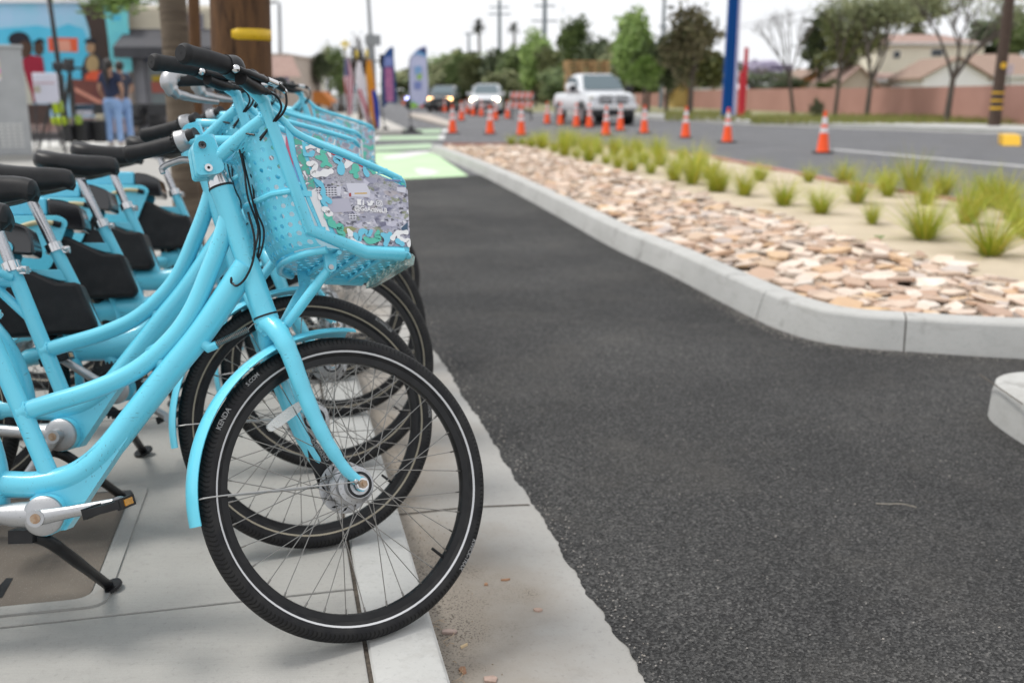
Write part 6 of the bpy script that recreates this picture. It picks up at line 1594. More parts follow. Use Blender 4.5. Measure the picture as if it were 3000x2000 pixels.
mp(el(272, 188, 19, 26), 'painted_apron', TAN_, 9)
mp([(250, 235), (252, 220), (270, 208), (298, 208), (300, 238)], 'painted_shape', ORG, 11)
mp([(205, 232), (300, 236), (330, 300), (328, 330), (225, 318), (208, 260)], 'painted_table', MAR, 9); mp([(220, 255), (305, 300), (305, 312), (222, 268)], 'painted_stripe', SAL, 10)
obj('plinth', MB().box((0, -.12, .22), (xr - xl, .24, .44)), noisy("reddish_plinth", (.34, .20, .17), (.5, .42, .38), 2, .9), t, smooth=False)
# cream siding shop with grey awning
y = 30.25; x0, x1 = ray_y(378, 200, y).x, ray_y(660, 200, y).x; ox = (x0 + x1) / 2; zt = ray_y(420, 15, y).z
t = tag(empty('shop_building', (ox, y, 0)), "shop with cream lap siding above a dark grey awning, right of the mural", 'building')
SID = noisy("cream_lap_siding", (.66, .60, .49), (.60, .55, .45), 2, .8); GRYW = noisy("grey_shop_wall", (.27, .27, .29), (.22, .22, .24), 1.5, .85); AWN = noisy("charcoal_awning", (.085, .085, .095), (.06, .06, .07), 2, .8)
z85 = ray_y(420, 84, y).z
obj('wall', MB().box((0, 3, zt / 2), (x1 - x0, 5.8, zt)), GRYW, t, smooth=False)
nb = 5; hh = (zt - z85) / nb
for k in range(nb):
    z = z85 + k * hh; b = MB().add([(x0 - ox, .098, z + hh), (x1 - ox, .098, z + hh), (x1 - ox, .04, z), (x0 - ox, .04, z), (x0 - ox, .098, z), (x1 - ox, .098, z)], [(0, 1, 2, 3), (3, 2, 5, 4)]); obj('siding_board', b, SID, t, smooth=False)
za, zb_ = z85 - .02, ray_y(420, 138, y - 1.1).z; b = MB(); q = [(x0 - ox, .06, za), (x1 - ox, .06, za), (x1 - ox, -1.1, zb_), (x0 - ox, -1.1, zb_), (x1 - ox, -1.1, zb_ - .3), (x0 - ox, -1.1, zb_ - .3)]; b.add(q, [(0, 1, 2, 3), (3, 2, 4, 5)]); obj('awning', b, AWN, t, smooth=False)
GLS = mat("dark_shop_glass", (.03, .045, .055), .12); GLT = noisy("teal_grey_window", (.16, .20, .21), (.22, .25, .25), 1, .3)
def sp(u0, u1, v0, v1, name, m, d=-.03, par=None):
    p, q = ray_y(u0, v0, y), ray_y(u1, v1, y); return obj(name, MB().box(((p.x + q.x) / 2 - ox, .1 + d, (p.z + q.z) / 2), (q.x - p.x, .06, p.z - q.z)), m, par or t, smooth=False)
sp(420, 485, 160, 182, 'sign_board', mat("navy_sign_board", (.02, .03, .07), .5)); w_ = sp(436, 490, 190, 320, 'window', GLT)
sp(445, 480, 222, 238, 'poster', mat("yellow_poster", (.55, .38, .02), .6), -.08, w_); sp(443, 482, 240, 272, 'poster', noisy("red_poster", (.50, .10, .06), (.35, .12, .10), 3, .6), -.08, w_)
sp(384, 430, 175, 330, 'wall_panel', noisy("pale_grey_cladding", (.36, .36, .39), (.30, .30, .33), 2, .8), -.02); sp(500, 545, 180, 330, 'door', AWN, -.02)
d_ = sp(536, 596, 40, 96, 'grey_window', noisy("slate_window", (.22, .22, .28), (.16, .16, .2), 1, .5), -.06)
# further shops along the street
def block(label, u0, u1, vt, y, depth, m, roof=None, extra=()):
    a, c = ray_y(u0, vt, y), ray_y(u1, vt, y); t = tag(empty('shop_building', ((a.x + c.x) / 2, y, 0)), label, 'building'); obj('wall', MB().box((0, depth / 2, a.z / 2), (c.x - a.x, depth, a.z)), m, t, smooth=False)
    w = (c.x - a.x) / 2
    if roof: b = MB(); b.add([(-w, -.1, a.z), (w + .3, -.1, a.z), (w + .9, -1.3, a.z - .9), (-w, -1.3, a.z - .9), (-w, 0, a.z - .9), (w, 0, a.z - .9)], [(0, 1, 2, 3), (2, 3, 4, 5)]); obj('awning', b, roof, t, smooth=False)
    obj('parapet', MB().box((0, depth / 2, a.z + .06), (2 * w + .1, depth + .1, .12)), m, t, smooth=False)
    for (uu, u2, va, vb, nm, mm) in extra: p, q = ray_y(uu, va, y), ray_y(u2, vb, y); obj(nm, MB().box(((p.x + q.x) / 2 - (a.x + c.x) / 2, -.05, (p.z + q.z) / 2), (q.x - p.x, .08, p.z - q.z)), mm, t, smooth=False)
block("low tan shop with a brown roof awning behind the utility pole", 770, 838, 165, 46, 8, BEIGE, ROOFP, ((815, 845, 208, 245, 'sign_board', mat("blue_shop_sign", (.10, .11, .30), .5)), (780, 808, 225, 300, 'window', GLS)))
block("cream shop front right of the tan one", 838, 872, 178, 56, 8, CREAM, ROOFP, ((845, 865, 225, 280, 'window', GLS),))
block("white stuccoed building end at the left of the dark trees", 860, 892, 172, 64, 8, WST)
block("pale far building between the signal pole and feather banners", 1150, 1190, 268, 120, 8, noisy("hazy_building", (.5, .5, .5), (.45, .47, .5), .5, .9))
# ------------------------------------------------------------------ people
def skin_obj(name, joints, edges, m, parent, sub=2, root=None):
    me = bpy.data.meshes.new(name); keys = list(joints); ix = {k: i for i, k in enumerate(keys)}
    me.from_pydata([joints[k][0] for k in keys], [(ix[a], ix[b]) for a, b in edges], [])
    o = bpy.data.objects.new(name, me); COL.objects.link(o); o.parent = parent
    sk = o.modifiers.new('skin', 'SKIN'); sk.use_smooth_shade = True
    for i, k in enumerate(keys):
        r = joints[k][1]; me.skin_vertices[0].data[i].radius = r if isinstance(r, tuple) else (r, r); me.skin_vertices[0].data[i].use_root = (k == (root or keys[0]))
    s = o.modifiers.new('sub', 'SUBSURF'); s.levels = s.render_levels = sub
    me.materials.append(m); return o
SKIN = noisy("skin", (.45, .26, .17), (.38, .21, .14), 8, .55); JEANS = noisy("blue_denim", (.28, .42, .68), (.19, .31, .55), 7, .85); NAVY = noisy("navy_knit", (.012, .020, .055), (.018, .028, .07), 6, .8); DKHAIR = noisy("black_hair", (.012, .010, .010), (.03, .024, .02), 30, .4); SHOE = noisy("pale_shoe", (.6, .55, .5), (.5, .46, .42), 10, .7)
def person(label, x, y, rz, h, arms, navy, z=0, tail=True):
    """standing figure seen from behind; body faces +y before rotation"""
    t = tag(empty('person', (x, y, z), rz), label, 'person', 'two women chatting before the mural'); k = h / 1.68; P = lambda a, b, c: (a * k, b * k, c * k); S = 1.0
    J = {'pelvis': (P(0, 0, .92), (.15 * k, .10 * k)), 'spine': (P(0, .0, 1.10), (.125 * k, .085 * k)), 'chest': (P(0, .01, 1.27), (.15 * k, .095 * k)), 'neck': (P(0, 0, 1.42), .052 * k), 'jaw': (P(0, .02, 1.50), .062 * k), 'head': (P(0, .01, 1.575), (.078 * k, .088 * k)), 'crown': (P(0, .0, 1.63), .062 * k), 'nose': (P(0, .112, 1.545), .012 * k)}
    E_ = [('pelvis', 'spine'), ('spine', 'chest'), ('chest', 'neck'), ('neck', 'jaw'), ('jaw', 'head'), ('head', 'crown'), ('head', 'nose')]
    for s, n_ in ((-1, 'l'), (1, 'r')):
        el_, wr = arms[n_]
        J.update({n_ + 'sh': (P(s * .165, 0, 1.375), .052 * k), n_ + 'el': (P(*el_), .038 * k), n_ + 'wr': (P(*wr), .026 * k), n_ + 'hip': (P(s * .085, 0, .86), .095 * k), n_ + 'kn': (P(s * .10, .01, .48), .058 * k), n_ + 'an': (P(s * .11, -.01, .09), .036 * k), n_ + 'toe': (P(s * .12, .12, .035), .030 * k), n_ + 'ear': (P(s * .085, 0, 1.545), .014 * k)})
        E_ += [('chest', n_ + 'sh'), (n_ + 'sh', n_ + 'el'), (n_ + 'el', n_ + 'wr'), ('pelvis', n_ + 'hip'), (n_ + 'hip', n_ + 'kn'), (n_ + 'kn', n_ + 'an'), (n_ + 'an', n_ + 'toe'), ('head', n_ + 'ear')]
        d = (V(wr) - V(el_)).normalized(); u = d.orthogonal().normalized(); pal = V(wr) + d * .05
        J[n_ + 'palm'] = (P(*pal), (.030 * k, .018 * k)); E_.append((n_ + 'wr', n_ + 'palm'))
        for f in range(5):
            off = u * (f - 2) * .013; L = (.05, .062, .068, .064, .05)[f]; a = pal + d * .025 + off; b_ = pal + d * (.025 + L) + off + V((0, .012, 0)); 
            if f == 0: a = pal + off * 1.5; b_ = pal + d * .03 + off * 2.6
            J['%sf%da' % (n_, f)] = (P(*a), .0085 * k); J['%sf%db' % (n_, f)] = (P(*b_), .007 * k); E_ += [(n_ + 'palm', '%sf%da' % (n_, f)), ('%sf%da' % (n_, f), '%sf%db' % (n_, f))]
    skin_obj('body', J, E_, SKIN, t)
    T = {'w': (P(0, 0, .915), (.165 * k, .125 * k)), 's': (P(0, 0, 1.12), (.148 * k, .108 * k)), 'c': (P(0, .01, 1.29), (.172 * k, .118 * k)), 'n': (P(0, 0, 1.405), (.075 * k, .07 * k))}; TE = [('w', 's'), ('s', 'c'), ('c', 'n')]
    for s, n_ in ((-1, 'l'), (1, 'r')):
        el_ = V(arms[n_][0]); sh = V((s * .165, 0, 1.375)); mid = sh.lerp(el_, .62); T[n_ + 'a'] = (P(*sh), .070 * k); T[n_ + 'b'] = (P(*mid), .064 * k); TE += [('c', n_ + 'a'), (n_ + 'a', n_ + 'b')]
    skin_obj('shirt', T, TE, navy, t, root='s')
    G = {'p': (P(0, 0, .97), (.155 * k, .118 * k)), 'q': (P(0, -.01, .88), (.165 * k, .13 * k))}; GE = [('p', 'q')]
    for s, n_ in ((-1, 'l'), (1, 'r')):
        G.update({n_ + 'h': (P(s * .09, 0, .80), .105 * k), n_ + 'k': (P(s * .10, .01, .48), .074 * k), n_ + 'f': (P(s * .11, -.01, .07), .068 * k)}); GE += [('q', n_ + 'h'), (n_ + 'h', n_ + 'k'), (n_ + 'k', n_ + 'f')]
    skin_obj('jeans', G, GE, JEANS, t, root='q')
    for s in (-1, 1): obj('shoe', MB().ball(P(s * .115, .05, .04), .055 * k, 6, (.85, 2.1, .75)), SHOE, t)
    b = MB().ball(P(0, -.018, 1.585), .099 * k, 8, (.92, .98, 1.05)); obj('hair', b, DKHAIR, t)
    if tail: obj('ponytail', MB().tube(spline([P(0, -.11, 1.60), P(0, -.15, 1.50), P(.01, -.13, 1.32), P(.01, -.12, 1.12)], 4), [.03 * k, .045 * k, .04 * k, .012 * k], 10, flat=1.0), DKHAIR, t)
    for s in (-1, 1): obj('eye', MB().ball(P(s * .032, .088, 1.565), .011 * k, 5), DKHAIR, t)
    obj('mouth', MB().ball(P(0, .088, 1.505), .016 * k, 5, (1.3, .5, .4)), noisy("lip", (.35, .12, .10), (.3, .1, .09), 9, .5) if 'lip' not in MATS else MATS['lip'], t)
    return t
y = 22.4; a = ray_y(340, 424, y)
person("woman with a long black ponytail, navy top and jeans, seen from behind", a.x, y, R(-8), 1.86, {'l': ((-.235, -.02, 1.10), (-.21, .10, .90)), 'r': ((.25, -.03, 1.10), (.14, .14, .95))}, NAVY)
y = 23.2; a = ray_y(369, 418, y)
person("second woman in navy shirt and jeans, half hidden behind the ponytailed one", a.x, y, R(38), 1.84, {'l': ((-.235, .05, 1.12), (-.10, .28, 1.10)), 'r': ((.24, .02, 1.10), (.17, .26, 1.02))}, noisy("dark_slate_knit", (.03, .034, .055), (.04, .045, .07), 6, .8), tail=False)

# ------------------------------------------------------------------ event gear on the plaza
BLK = noisy("black_equipment", (.016, .016, .018), (.03, .03, .033), 6, .5)
def gpt(u, v, z=0): return survey(u, v, z)
# tall stand with a leaning boom
y = 20.2; h0 = ray_y(172, 195, y); t = tag(empty('camera_stand', (h0.x, y, 0)), "tall black tripod stand with a long boom leaning to the left", "tripod")
b = MB(); top = V((0, 0, h0.z)); up = ray_y(137, -60, y); obj('boom', MB().tube([top, V((up.x - h0.x, 0, up.z))], [.05, .035], 10), BLK, t)
pf = [ray_y(120, -60, y), ray_y(136, -60, y), ray_y(158, 80, y), ray_y(150, 80, y)]; obj('boom_panel', MB().prism([(p.x - h0.x, p.z) for p in pf], lambda x, z: (x, .02, z), lambda x, z: (x, .06, z)), noisy("pale_boom_panel", (.6, .55, .56), (.5, .48, .5), 3, .7), t, smooth=False)
for u, v, yy in ((113, 442, 19.9), (213, 445, 19.7), (190, 425, 21.0)): p = gpt(u, v); obj('leg', MB().tube([top, p - V((h0.x, y, 0))], [.035, .022], 8), BLK, t)
obj('stand_head', MB().box(tuple(top), (.20, .16, .16)).box(tuple(top + V((0, 0, -.35))), (.12, .12, .4)), BLK, t, bevel=.02)
y = 21.3; h0 = ray_y(203, 200, y); t = tag(empty('camera_tripod', (h0.x, y, 0)), "black camera tripod with a small head right of the tall leaning boom", "tripod"); top = V((0, 0, h0.z))
for u, v in ((176, 425), (232, 428), (215, 418)): p = gpt(u, v); obj('leg', MB().tube([top - V((0, 0, .1)), p - V((h0.x, y, 0))], [.04, .022], 8), BLK, t)
obj('camera_head', MB().box((0, 0, h0.z + .02), (.16, .14, .18)).box((.14, 0, h0.z + .0), (.26, .05, .05)).box((0, 0, h0.z + .14), (.20, .10, .10)), BLK, t, bevel=.012)
# presentation board on a stand
y = 19.6; p, q = ray_y(93, 214, y), ray_y(176, 303, y); c = (p + q) / 2; t = tag(empty('notice_board', (c.x, y, 0)), "white presentation board with blue edge in front of the mural", "board")
obj('board_panel', MB().box((0, 0, c.z), (q.x - p.x, .03, p.z - q.z)), noisy("white_board", (.70, .70, .80), (.64, .64, .74), 3, .6), t, bevel=.02); ym = ray_y(130, 243, y).z
obj('board_header', MB().box((-.02, -.02, ym), ((q.x - p.x) * .86, .012, .03)), noisy("pinkish_strip", (.62, .45, .48), (.55, .4, .45), 3, .6), t); s_ = ray_y(110, 262, y); obj('board_photo', MB().box((s_.x - c.x, -.02, s_.z), (.12, .01, .12)), noisy("printed_photo", (.40, .38, .30), (.5, .46, .36), 30, .6), t)
b = MB()
for e in (-1, 1): b = MB().tube([(e * .2, .02, c.z), (e * .3, -.1, 0)], .014, 6); obj('leg', b, BLK, t)
obj('leg', MB().tube([(0, .02, c.z), (0, .5, 0)], .014, 6), BLK, t)
LIME = noisy("lime_bag_fabric", (.42, .55, .01), (.34, .46, .01), 8, .8); DKBR = noisy("dark_brown_table", (.05, .03, .026), (.08, .045, .04), 4, .7)
def blob(name, u0, u1, v0, v1, y, m, label, cat, dpt=.4, bev=.05):
    p, q = ray_y(u0, v0, y), ray_y(u1, v1, y); z1 = max(q.z, 0); o = obj(name, MB().box((0, 0, 0), (q.x - p.x, dpt, p.z - z1)), m, bevel=bev, segs=3); o.location = ((p.x + q.x) / 2, y, (p.z + z1) / 2); return tag(o, label, cat)
def folding_chair(u, v, y, m, label, rz):
    p = gpt(u, v); t = tag(empty('folding_chair', (p.x, p.y, 0), rz), label, 'chair', 'folding chairs on the plaza'); obj('seat', MB().box((0, 0, .45), (.44, .42, .03)), m, t, bevel=.008); obj('backrest', MB().box((0, .21, .74), (.44, .03, .28)), m, t, bevel=.008)
    for sx in (-1, 1):
        obj('leg', MB().tube([(sx * .21, .22, .88), (sx * .21, -.20, 0)], .013, 6), BLK, t); obj('leg', MB().tube([(sx * .21, -.18, .45), (sx * .21, .24, 0)], .013, 6), BLK, t)
    return t
y = 21.8; p, q = ray_y(82, 306, y), ray_y(165, 322, y); t = tag(empty('folding_table', ((p.x + q.x) / 2, y, 0)), "dark brown folding table on thin black legs beneath the white board", "table"); w = (q.x - p.x)
obj('tabletop', MB().box((0, 0, p.z - .05), (w, .6, .10)), DKBR, t, bevel=.01); obj('table_skirt', MB().box((0, -.29, p.z - .24), (w * .9, .02, .32)), DKBR, t)
for sx in (-1, 1): 
    obj('leg', MB().tube([(sx * w * .40, -.2, p.z - .1), (sx * w * .25, -.2, 0)], .013, 6), BLK, t); obj('leg', MB().tube([(sx * w * .30, .2, p.z - .1), (sx * w * .45, .2, 0)], .013, 6), BLK, t)
blob('tote_bag', 156, 183, 294, 334, 21.2, LIME, "bright lime green bag hanging beside the white board", "bag", .18, .04)
blob('tote_bag', 155, 200, 342, 366, 21.6, LIME, "wide lime green bag low under the table", "bag", .3, .06)
blob('tote_bag', 222, 238, 338, 365, 21.9, noisy("dull_lime_fabric", (.30, .42, .05), (.22, .32, .04), 8, .8), "small dull lime bag right of the tripod legs", "bag", .2, .04)
blob('paper_box', 228, 262, 324, 340, 22.3, noisy("pale_blue_box", (.55, .55, .62), (.48, .48, .55), 4, .7), "pale flat box on the dark case right of the tripod", "box", .4, .01)
blob('cool_box', 222, 268, 306, 324, 22.5, mat("dark_teal_lid", (.012, .04, .07), .4), "dark blue lidded cool box behind the pale flat box", "box", .4, .03)
blob('equipment_case', 190, 214, 366, 416, 22.0, BLK, "upright black equipment case left of the low wide black one", "case", .4, .03)
blob('equipment_case', 228, 268, 352, 416, 22.3, BLK, "low wide black equipment case below the pale flat box", "case", .5, .03)
blob('equipment_case', 280, 322, 354, 416, 22.6, BLK, "black equipment case just left of the ponytailed woman's legs", "case", .5, .04)
blob('rolled_paper', 282, 306, 335, 352, 22.4, noisy("cream_paper", (.55, .5, .36), (.45, .4, .3), 6, .7), "small cream bundle lying on a black case by the woman's knees", "bundle", .2, .03)
for i, (u, v, l) in enumerate(((400, 412, "black folding chair just right of the second woman"), (436, 408, "black folding chair in front of the teal window, second from the women"), (470, 410, "black folding chair nearest the grey trunk, third from the women"), (300, 408, "black folding chair hidden behind the ponytailed woman's legs"))): folding_chair(u, v, 0, BLK, l, R(170 + i * 14))
for i, (u0, u1, v0, v1, l) in enumerate(((392, 424, 312, 370, "tall black case behind the folding chairs, left one"), (440, 482, 330, 392, "wide black case behind the folding chairs, right one"))): blob('equipment_case', u0, u1, v0, v1, 25.5, BLK, l, "case", .5, .04)
# dark raised strip standing in for the shadow line along the plaza edge
a, c = gpt(-300, 398), gpt(620, 398); structure('plaza_shadow_strip', MB().box(((a.x + c.x) / 2, 26.6, .05), (c.x - a.x, .25, .16)), noisy("shadow_strip_dark", (.12, .11, .11), (.09, .085, .085), 3, .9), smooth=False)

# ------------------------------------------------------------------ flags and feather banners
GOLD = mat("gold_finial", (.75, .58, .12), .35, .6); DKP = mat("dark_flag_pole", (.16, .10, .05), .5)
FB = rubber("flag_base", .015, .6)
def draped(pts_l, pts_r, n_u=14, folds=2, amp=.045):
    """hanging cloth between a left and right outline (z-matched), with soft vertical folds; returns MB and face rows"""
    b = MB(); k = len(pts_l)
    for i in range(k):
        for j in range(n_u + 1):
            t = j / n_u; p = V(pts_l[i]).lerp(V(pts_r[i]), t); p.y += amp * sin(t * folds * 2 * pi + i * .35) * min(1, .25 + i / k); b.v.append(p)
    b.f = [(i * (n_u + 1) + j, i * (n_u + 1) + j + 1, (i + 1) * (n_u + 1) + j + 1, (i + 1) * (n_u + 1) + j) for i in range(k - 1) for j in range(n_u)]
    return b, n_u
def flag(label, u_pole, v_base, v_top, y, outline, paint_fn, mats_, finial):
    base = ray_y(u_pole, v_base, y); t = tag(empty('flag', (base.x, y, -.02)), label, 'flag'); zt = ray_y(u_pole, v_top, y).z + .02
    obj('pole', MB().tube([(0, 0, 0), (0, 0, zt)], .022, 8), DKP, t); obj('flag_base', MB().lathe([(.28, 0), (.28, .04), (.10, .09), (.03, .20), (0, .2)], n=16), FB, t)
    if finial == 'eagle': obj('finial', MB().ball((0, 0, zt + .10), .06, 6).box((0, 0, zt + .22), (.30, .05, .10)).ball((0, 0, zt + .3), .05, 5), GOLD, t, bevel=.01)
    else: obj('finial', MB().lathe([(.03, 0), (.055, .06), (.055, .14), (.03, .24), (0, .3)], (0, 0, zt), n=10), GOLD, t)
    L, Rr = [], []
    for v, ul, ur in outline:
        a, c = ray_y(ul, v, y), ray_y(ur, v, y); L.append((a.x - base.x, -.03, a.z + .02)); Rr.append((c.x - base.x, -.03, c.z + .02))
    LL, RR = [p for p in spline(L, 5)], [p for p in spline(Rr, 5)]; b, nu = draped(LL, RR); me = b.mesh('flag_cloth', None); 
    for m_ in mats_: me.materials.append(m_)
    rows = len(LL) - 1
    for i, p in enumerate(me.polygons): p.material_index = paint_fn((i % nu + .5) / nu, (i // nu + .5) / rows)
    obj('flag_cloth', me, None, t); return t
FR, FW, FN = noisy("flag_red", (.62, .10, .15), (.52, .08, .12), 4, .7), noisy("flag_white", (.86, .83, .88), (.80, .77, .83), 4, .7), noisy("flag_navy", (.09, .09, .20), (.2, .2, .3), 30, .7); FO, FBL = noisy("flag_orange", (.72, .30, .02), (.64, .25, .02), 4, .7), noisy("flag_blue", (.015, .05, .40), (.01, .04, .30), 4, .7)
flag("national flag with red and white stripes and navy canton hanging on a gold-topped pole", 1021, 384, 150, 33.6, [(170, 1010, 1022), (200, 1008, 1030), (240, 1008, 1036), (280, 1014, 1034), (320, 1018, 1032), (338, 1020, 1030)], lambda u, v: 2 if v < .34 and u < .62 else (0 if int(u * 7 + v * 2.0) % 2 else 1), [FR, FW, FN], 'eagle')
flag("white flag with a red lower edge, middle one of the three flags", 1053, 384, 172, 33.2, [(180, 1046, 1058), (215, 1042, 1064), (255, 1046, 1072), (290, 1052, 1080), (330, 1062, 1086), (362, 1072, 1086)], lambda u, v: 0 if (v > .42 and abs(u - (.22 + (v - .42) * .9)) < .16) else 1, [FR, FW], 'spear')
flag("orange and blue flag, nearest the feather banners of three flags", 1082, 384, 170, 32.8, [(176, 1074, 1088), (215, 1072, 1094), (255, 1076, 1100), (300, 1082, 1110), (340, 1086, 1112), (376, 1098, 1112)], lambda u, v: 1 if (v > .45 and u > .42 + .5 * max(0, .55 - v)) else 0, [FO, FBL], 'spear')
def banner(label, pts, u_pole, v_base, y, patches, main):
    base = ray_y(u_pole, v_base, y); t = tag(empty('feather_banner', (base.x, y, ROAD)), label, 'banner'); W = lambda u, v: ray_y(u, v, y)
    rim = spline([(W(u, v).x - base.x, 0, W(u, v).z - ROAD) for u, v in pts], 6); b = MB(); poly = [(p.x, p.z) for p in rim]
    bm_ = MB().prism(poly, lambda x, z: (x, -.004 + .04 * sin(z * 2.2), z), lambda x, z: (x, .004 + .04 * sin(z * 2.2), z)); obj('banner_cloth', bm_, main, t, smooth=False)
    for nm, m_, pp, k in patches: obj(nm, MB().prism([(W(u, v).x - base.x, W(u, v).z - ROAD) for u, v in pp], lambda x, z: (x, -.010 - .002 * k + .04 * sin(z * 2.2), z), lambda x, z: (x, -.005 + .04 * sin(z * 2.2), z)), m_, t, smooth=False)
    l = sorted(((p.x, p.z) for p in rim)); obj('pole', MB().tube(spline([(0, 0, 0), (W(pts[0][0], pts[0][1]).x - base.x - .02, 0, W(*pts[0]).z - ROAD)] + [(W(u, v).x - base.x - .02, 0, W(u, v).z - ROAD) for u, v in pts[1:4]], 5), [.022, .012], 8), BLK, t)
    obj('banner_base', MB().lathe([(.38, 0), (.36, .05), (.14, .10), (.05, .22), (0, .22)], n=18), FB, t); return t
NB = noisy("navy_banner_cloth", (.012, .055, .20), (.010, .04, .15), 2, .7); LB = noisy("lavender_banner_cloth", (.55, .56, .76), (.50, .52, .72), 2, .7); PKL = noisy("pink_banner_print", (.55, .20, .36), (.30, .10, .26), 9, .7); PBL = noisy("pale_blue_print", (.28, .32, .62), (.14, .20, .48), 9, .7); MBL = mat("blue_banner_tip", (.01, .07, .25), .6); SKYB = noisy("sky_blue_print", (.12, .32, .60), (.3, .45, .7), 3, .7); GRN = mat("lime_banner_foot", (.28, .55, .05), .6); NT = mat("night_blue_tip", (.008, .02, .12), .6)
y = 33.0
banner("navy feather banner with faded vertical pink lettering", [(1121, 318), (1119, 260), (1121, 185), (1126, 160), (1138, 144), (1152, 139), (1154, 170), (1158, 220), (1162, 298), (1140, 300), (1126, 312)], 1129, 384, y, [('printed_tip', MBL, [(1129, 162), (1140, 146), (1151, 142), (1152, 165), (1126, 168)], 0), ('printed_block', PBL, [(1127, 168), (1150, 166), (1152, 194), (1126, 196)], 1), ('printed_block', PKL, [(1127, 198), (1150, 197), (1153, 296), (1131, 298)], 1)], NB)
y = 33.2
banner("lavender white feather banner with dark blue tip and lime green foot", [(1203, 322), (1200, 260), (1201, 185), (1209, 160), (1226, 143), (1249, 138), (1251, 190), (1254, 250), (1250, 290), (1236, 308), (1222, 314)], 1205, 386, y, [('printed_tip', SKYB, [(1210, 164), (1228, 145), (1248, 141), (1249, 168), (1222, 160)], 0), ('printed_tip', NT, [(1224, 148), (1234, 143), (1248, 141), (1248, 160)], 1), ('printed_logo', SKYB, [(1214, 196), (1234, 194), (1236, 212), (1216, 220)], 1), ('printed_logo', GRN, [(1222, 222), (1236, 216), (1234, 234), (1224, 232)], 2), ('printed_block', PBL, [(1213, 240), (1235, 240), (1234, 262), (1214, 262)], 1), ('printed_foot', SKYB, [(1204, 292), (1230, 306), (1215, 300), (1204, 300)], 1), ('printed_foot', GRN, [(1204, 297), (1228, 309), (1222, 313), (1204, 320)], 2)], LB)

# ------------------------------------------------------------------ vehicles
VGL = mat("vehicle_glass", (.10, .14, .16), .08, spec=.6); VDK = mat("vehicle_dark_trim", (.02, .02, .022), .4); VCH = mat("vehicle_chrome", (.7, .7, .72), .15, 1.0); VTY = rubber("vehicle_tyre", .015, .7); VRIM = alu_mat("vehicle_wheel", (.5, .5, .52), .4, False)
def wheel(t, x, y, r=.40, w=.26):
    s = 1 if y > 0 else -1; o = obj('wheel', MB().lathe([(r * .62, -w / 2), (r * .93, -w / 2), (r, -w * .35), (r, w * .35), (r * .93, w / 2), (r * .62, w / 2)], (x, y, r), 'Y', 24, True), VTY, t); obj('wheel_rim', MB().lathe([(.02, s * w * .40), (r * .30, s * w * .44), (r * .55, s * w * .36), (r * .64, s * w * .46)], (x, y, r), 'Y', 20), VRIM, o)
def loft(sections, name, m, t, bev=.0, angle=45):
    b = MB(); k = len(sections[0]); 
    for s in sections: b.v += [V(p) for p in s]
    n_ = len(sections); b.f = [(i * k + j, i * k + (j + 1) % k, (i + 1) * k + (j + 1) % k, (i + 1) * k + j) for i in range(n_ - 1) for j in range(k)] + [tuple(range(k)), tuple((n_ - 1) * k + j for j in range(k))[::-1]]
    return obj(name, b, m, t, bevel=bev, angle=angle)
def sec(x, w, z0, z1, tw=None, cr=.12):
    tw = tw or w * .92; return [(x, -w, z0 + cr), (x, -w * .96, z0), (x, w * .96, z0), (x, w, z0 + cr), (x, w, (z0 + z1) / 2), (x, tw, z1 - cr * .5), (x, tw - cr, z1), (x, -tw + cr, z1), (x, -tw, z1 - cr * .5), (x, -w, (z0 + z1) / 2)]
def suv(label, u, v, yaw, body, s=1.0, lights=None, dark_hood=False, rack=False):
    p = survey(u, v, ROAD); t = tag(empty('oncoming_car', (p.x, p.y, ROAD), yaw), label, 'car'); t.scale = (s, s, s)
    loft([sec(-2.3, .86, .35, 1.05), sec(-2.2, .92, .30, 1.12), sec(1.25, .94, .28, 1.10), sec(2.15, .90, .28, 1.02, .80), sec(2.38, .78, .38, .88, .66)], 'body', body, t, .03)
    loft([sec(-2.2, .84, 1.05, 1.55, .68, .10), sec(-1.9, .86, 1.05, 1.74, .66, .10), sec(.2, .86, 1.05, 1.74, .64, .10), sec(1.25, .86, 1.02, 1.14, .70, .05)], 'cabin', body, t, .03)
    b = MB().add([(.30, -.60, 1.66), (.30, .60, 1.66), (1.16, .74, 1.17), (1.16, -.74, 1.17)], [(0, 1, 2, 3)]); b.v = [q + V((.035, 0, .03)) for q in b.v]; obj('windscreen', b, VGL, t)
    for sy in (-1, 1):
        b = MB().prism_y(rounded([(-1.8, 1.16), (.95, 1.16), (.22, 1.62), (-1.75, 1.62)], .06), sy * .80, sy * .845); obj('side_window', b, VGL, t); obj('wing_mirror', MB().box((.95, sy * 1.02, 1.18), (.12, .2, .16)), body, t, bevel=.03)
        wheel(t, 1.45, sy * .80); wheel(t, -1.35, sy * .80)
        obj('headlight', MB().box((2.20, sy * .64, .86), (.28, .34, .18)), lights or VCH, t, bevel=.03)
    obj('grille', MB().box((2.36, 0, .74), (.08, .86, .20)), VDK, t, bevel=.02); obj('bumper', MB().box((2.32, 0, .48), (.22, 1.5, .22)), VDK if dark_hood else body, t, bevel=.05); obj('number_plate', MB().box((2.44, 0, .52), (.02, .32, .12)), VCH, t)
    if rack: obj('roof_rack', MB().box((-.9, -.6, 1.80), (1.6, .04, .05)).box((-.9, .6, 1.80), (1.6, .04, .05)), VDK, t)
    return t
def heads(name, c, e): return mat(name, c, .3, emit=(*c, e))
WARM = heads("warm_headlight", (1.0, .55, .22), 5.0); WHITEH = heads("bright_headlight", (1.0, .90, .62), 9.0); COOL = heads("cool_headlight", (.45, .48, 1.0), 6.0)
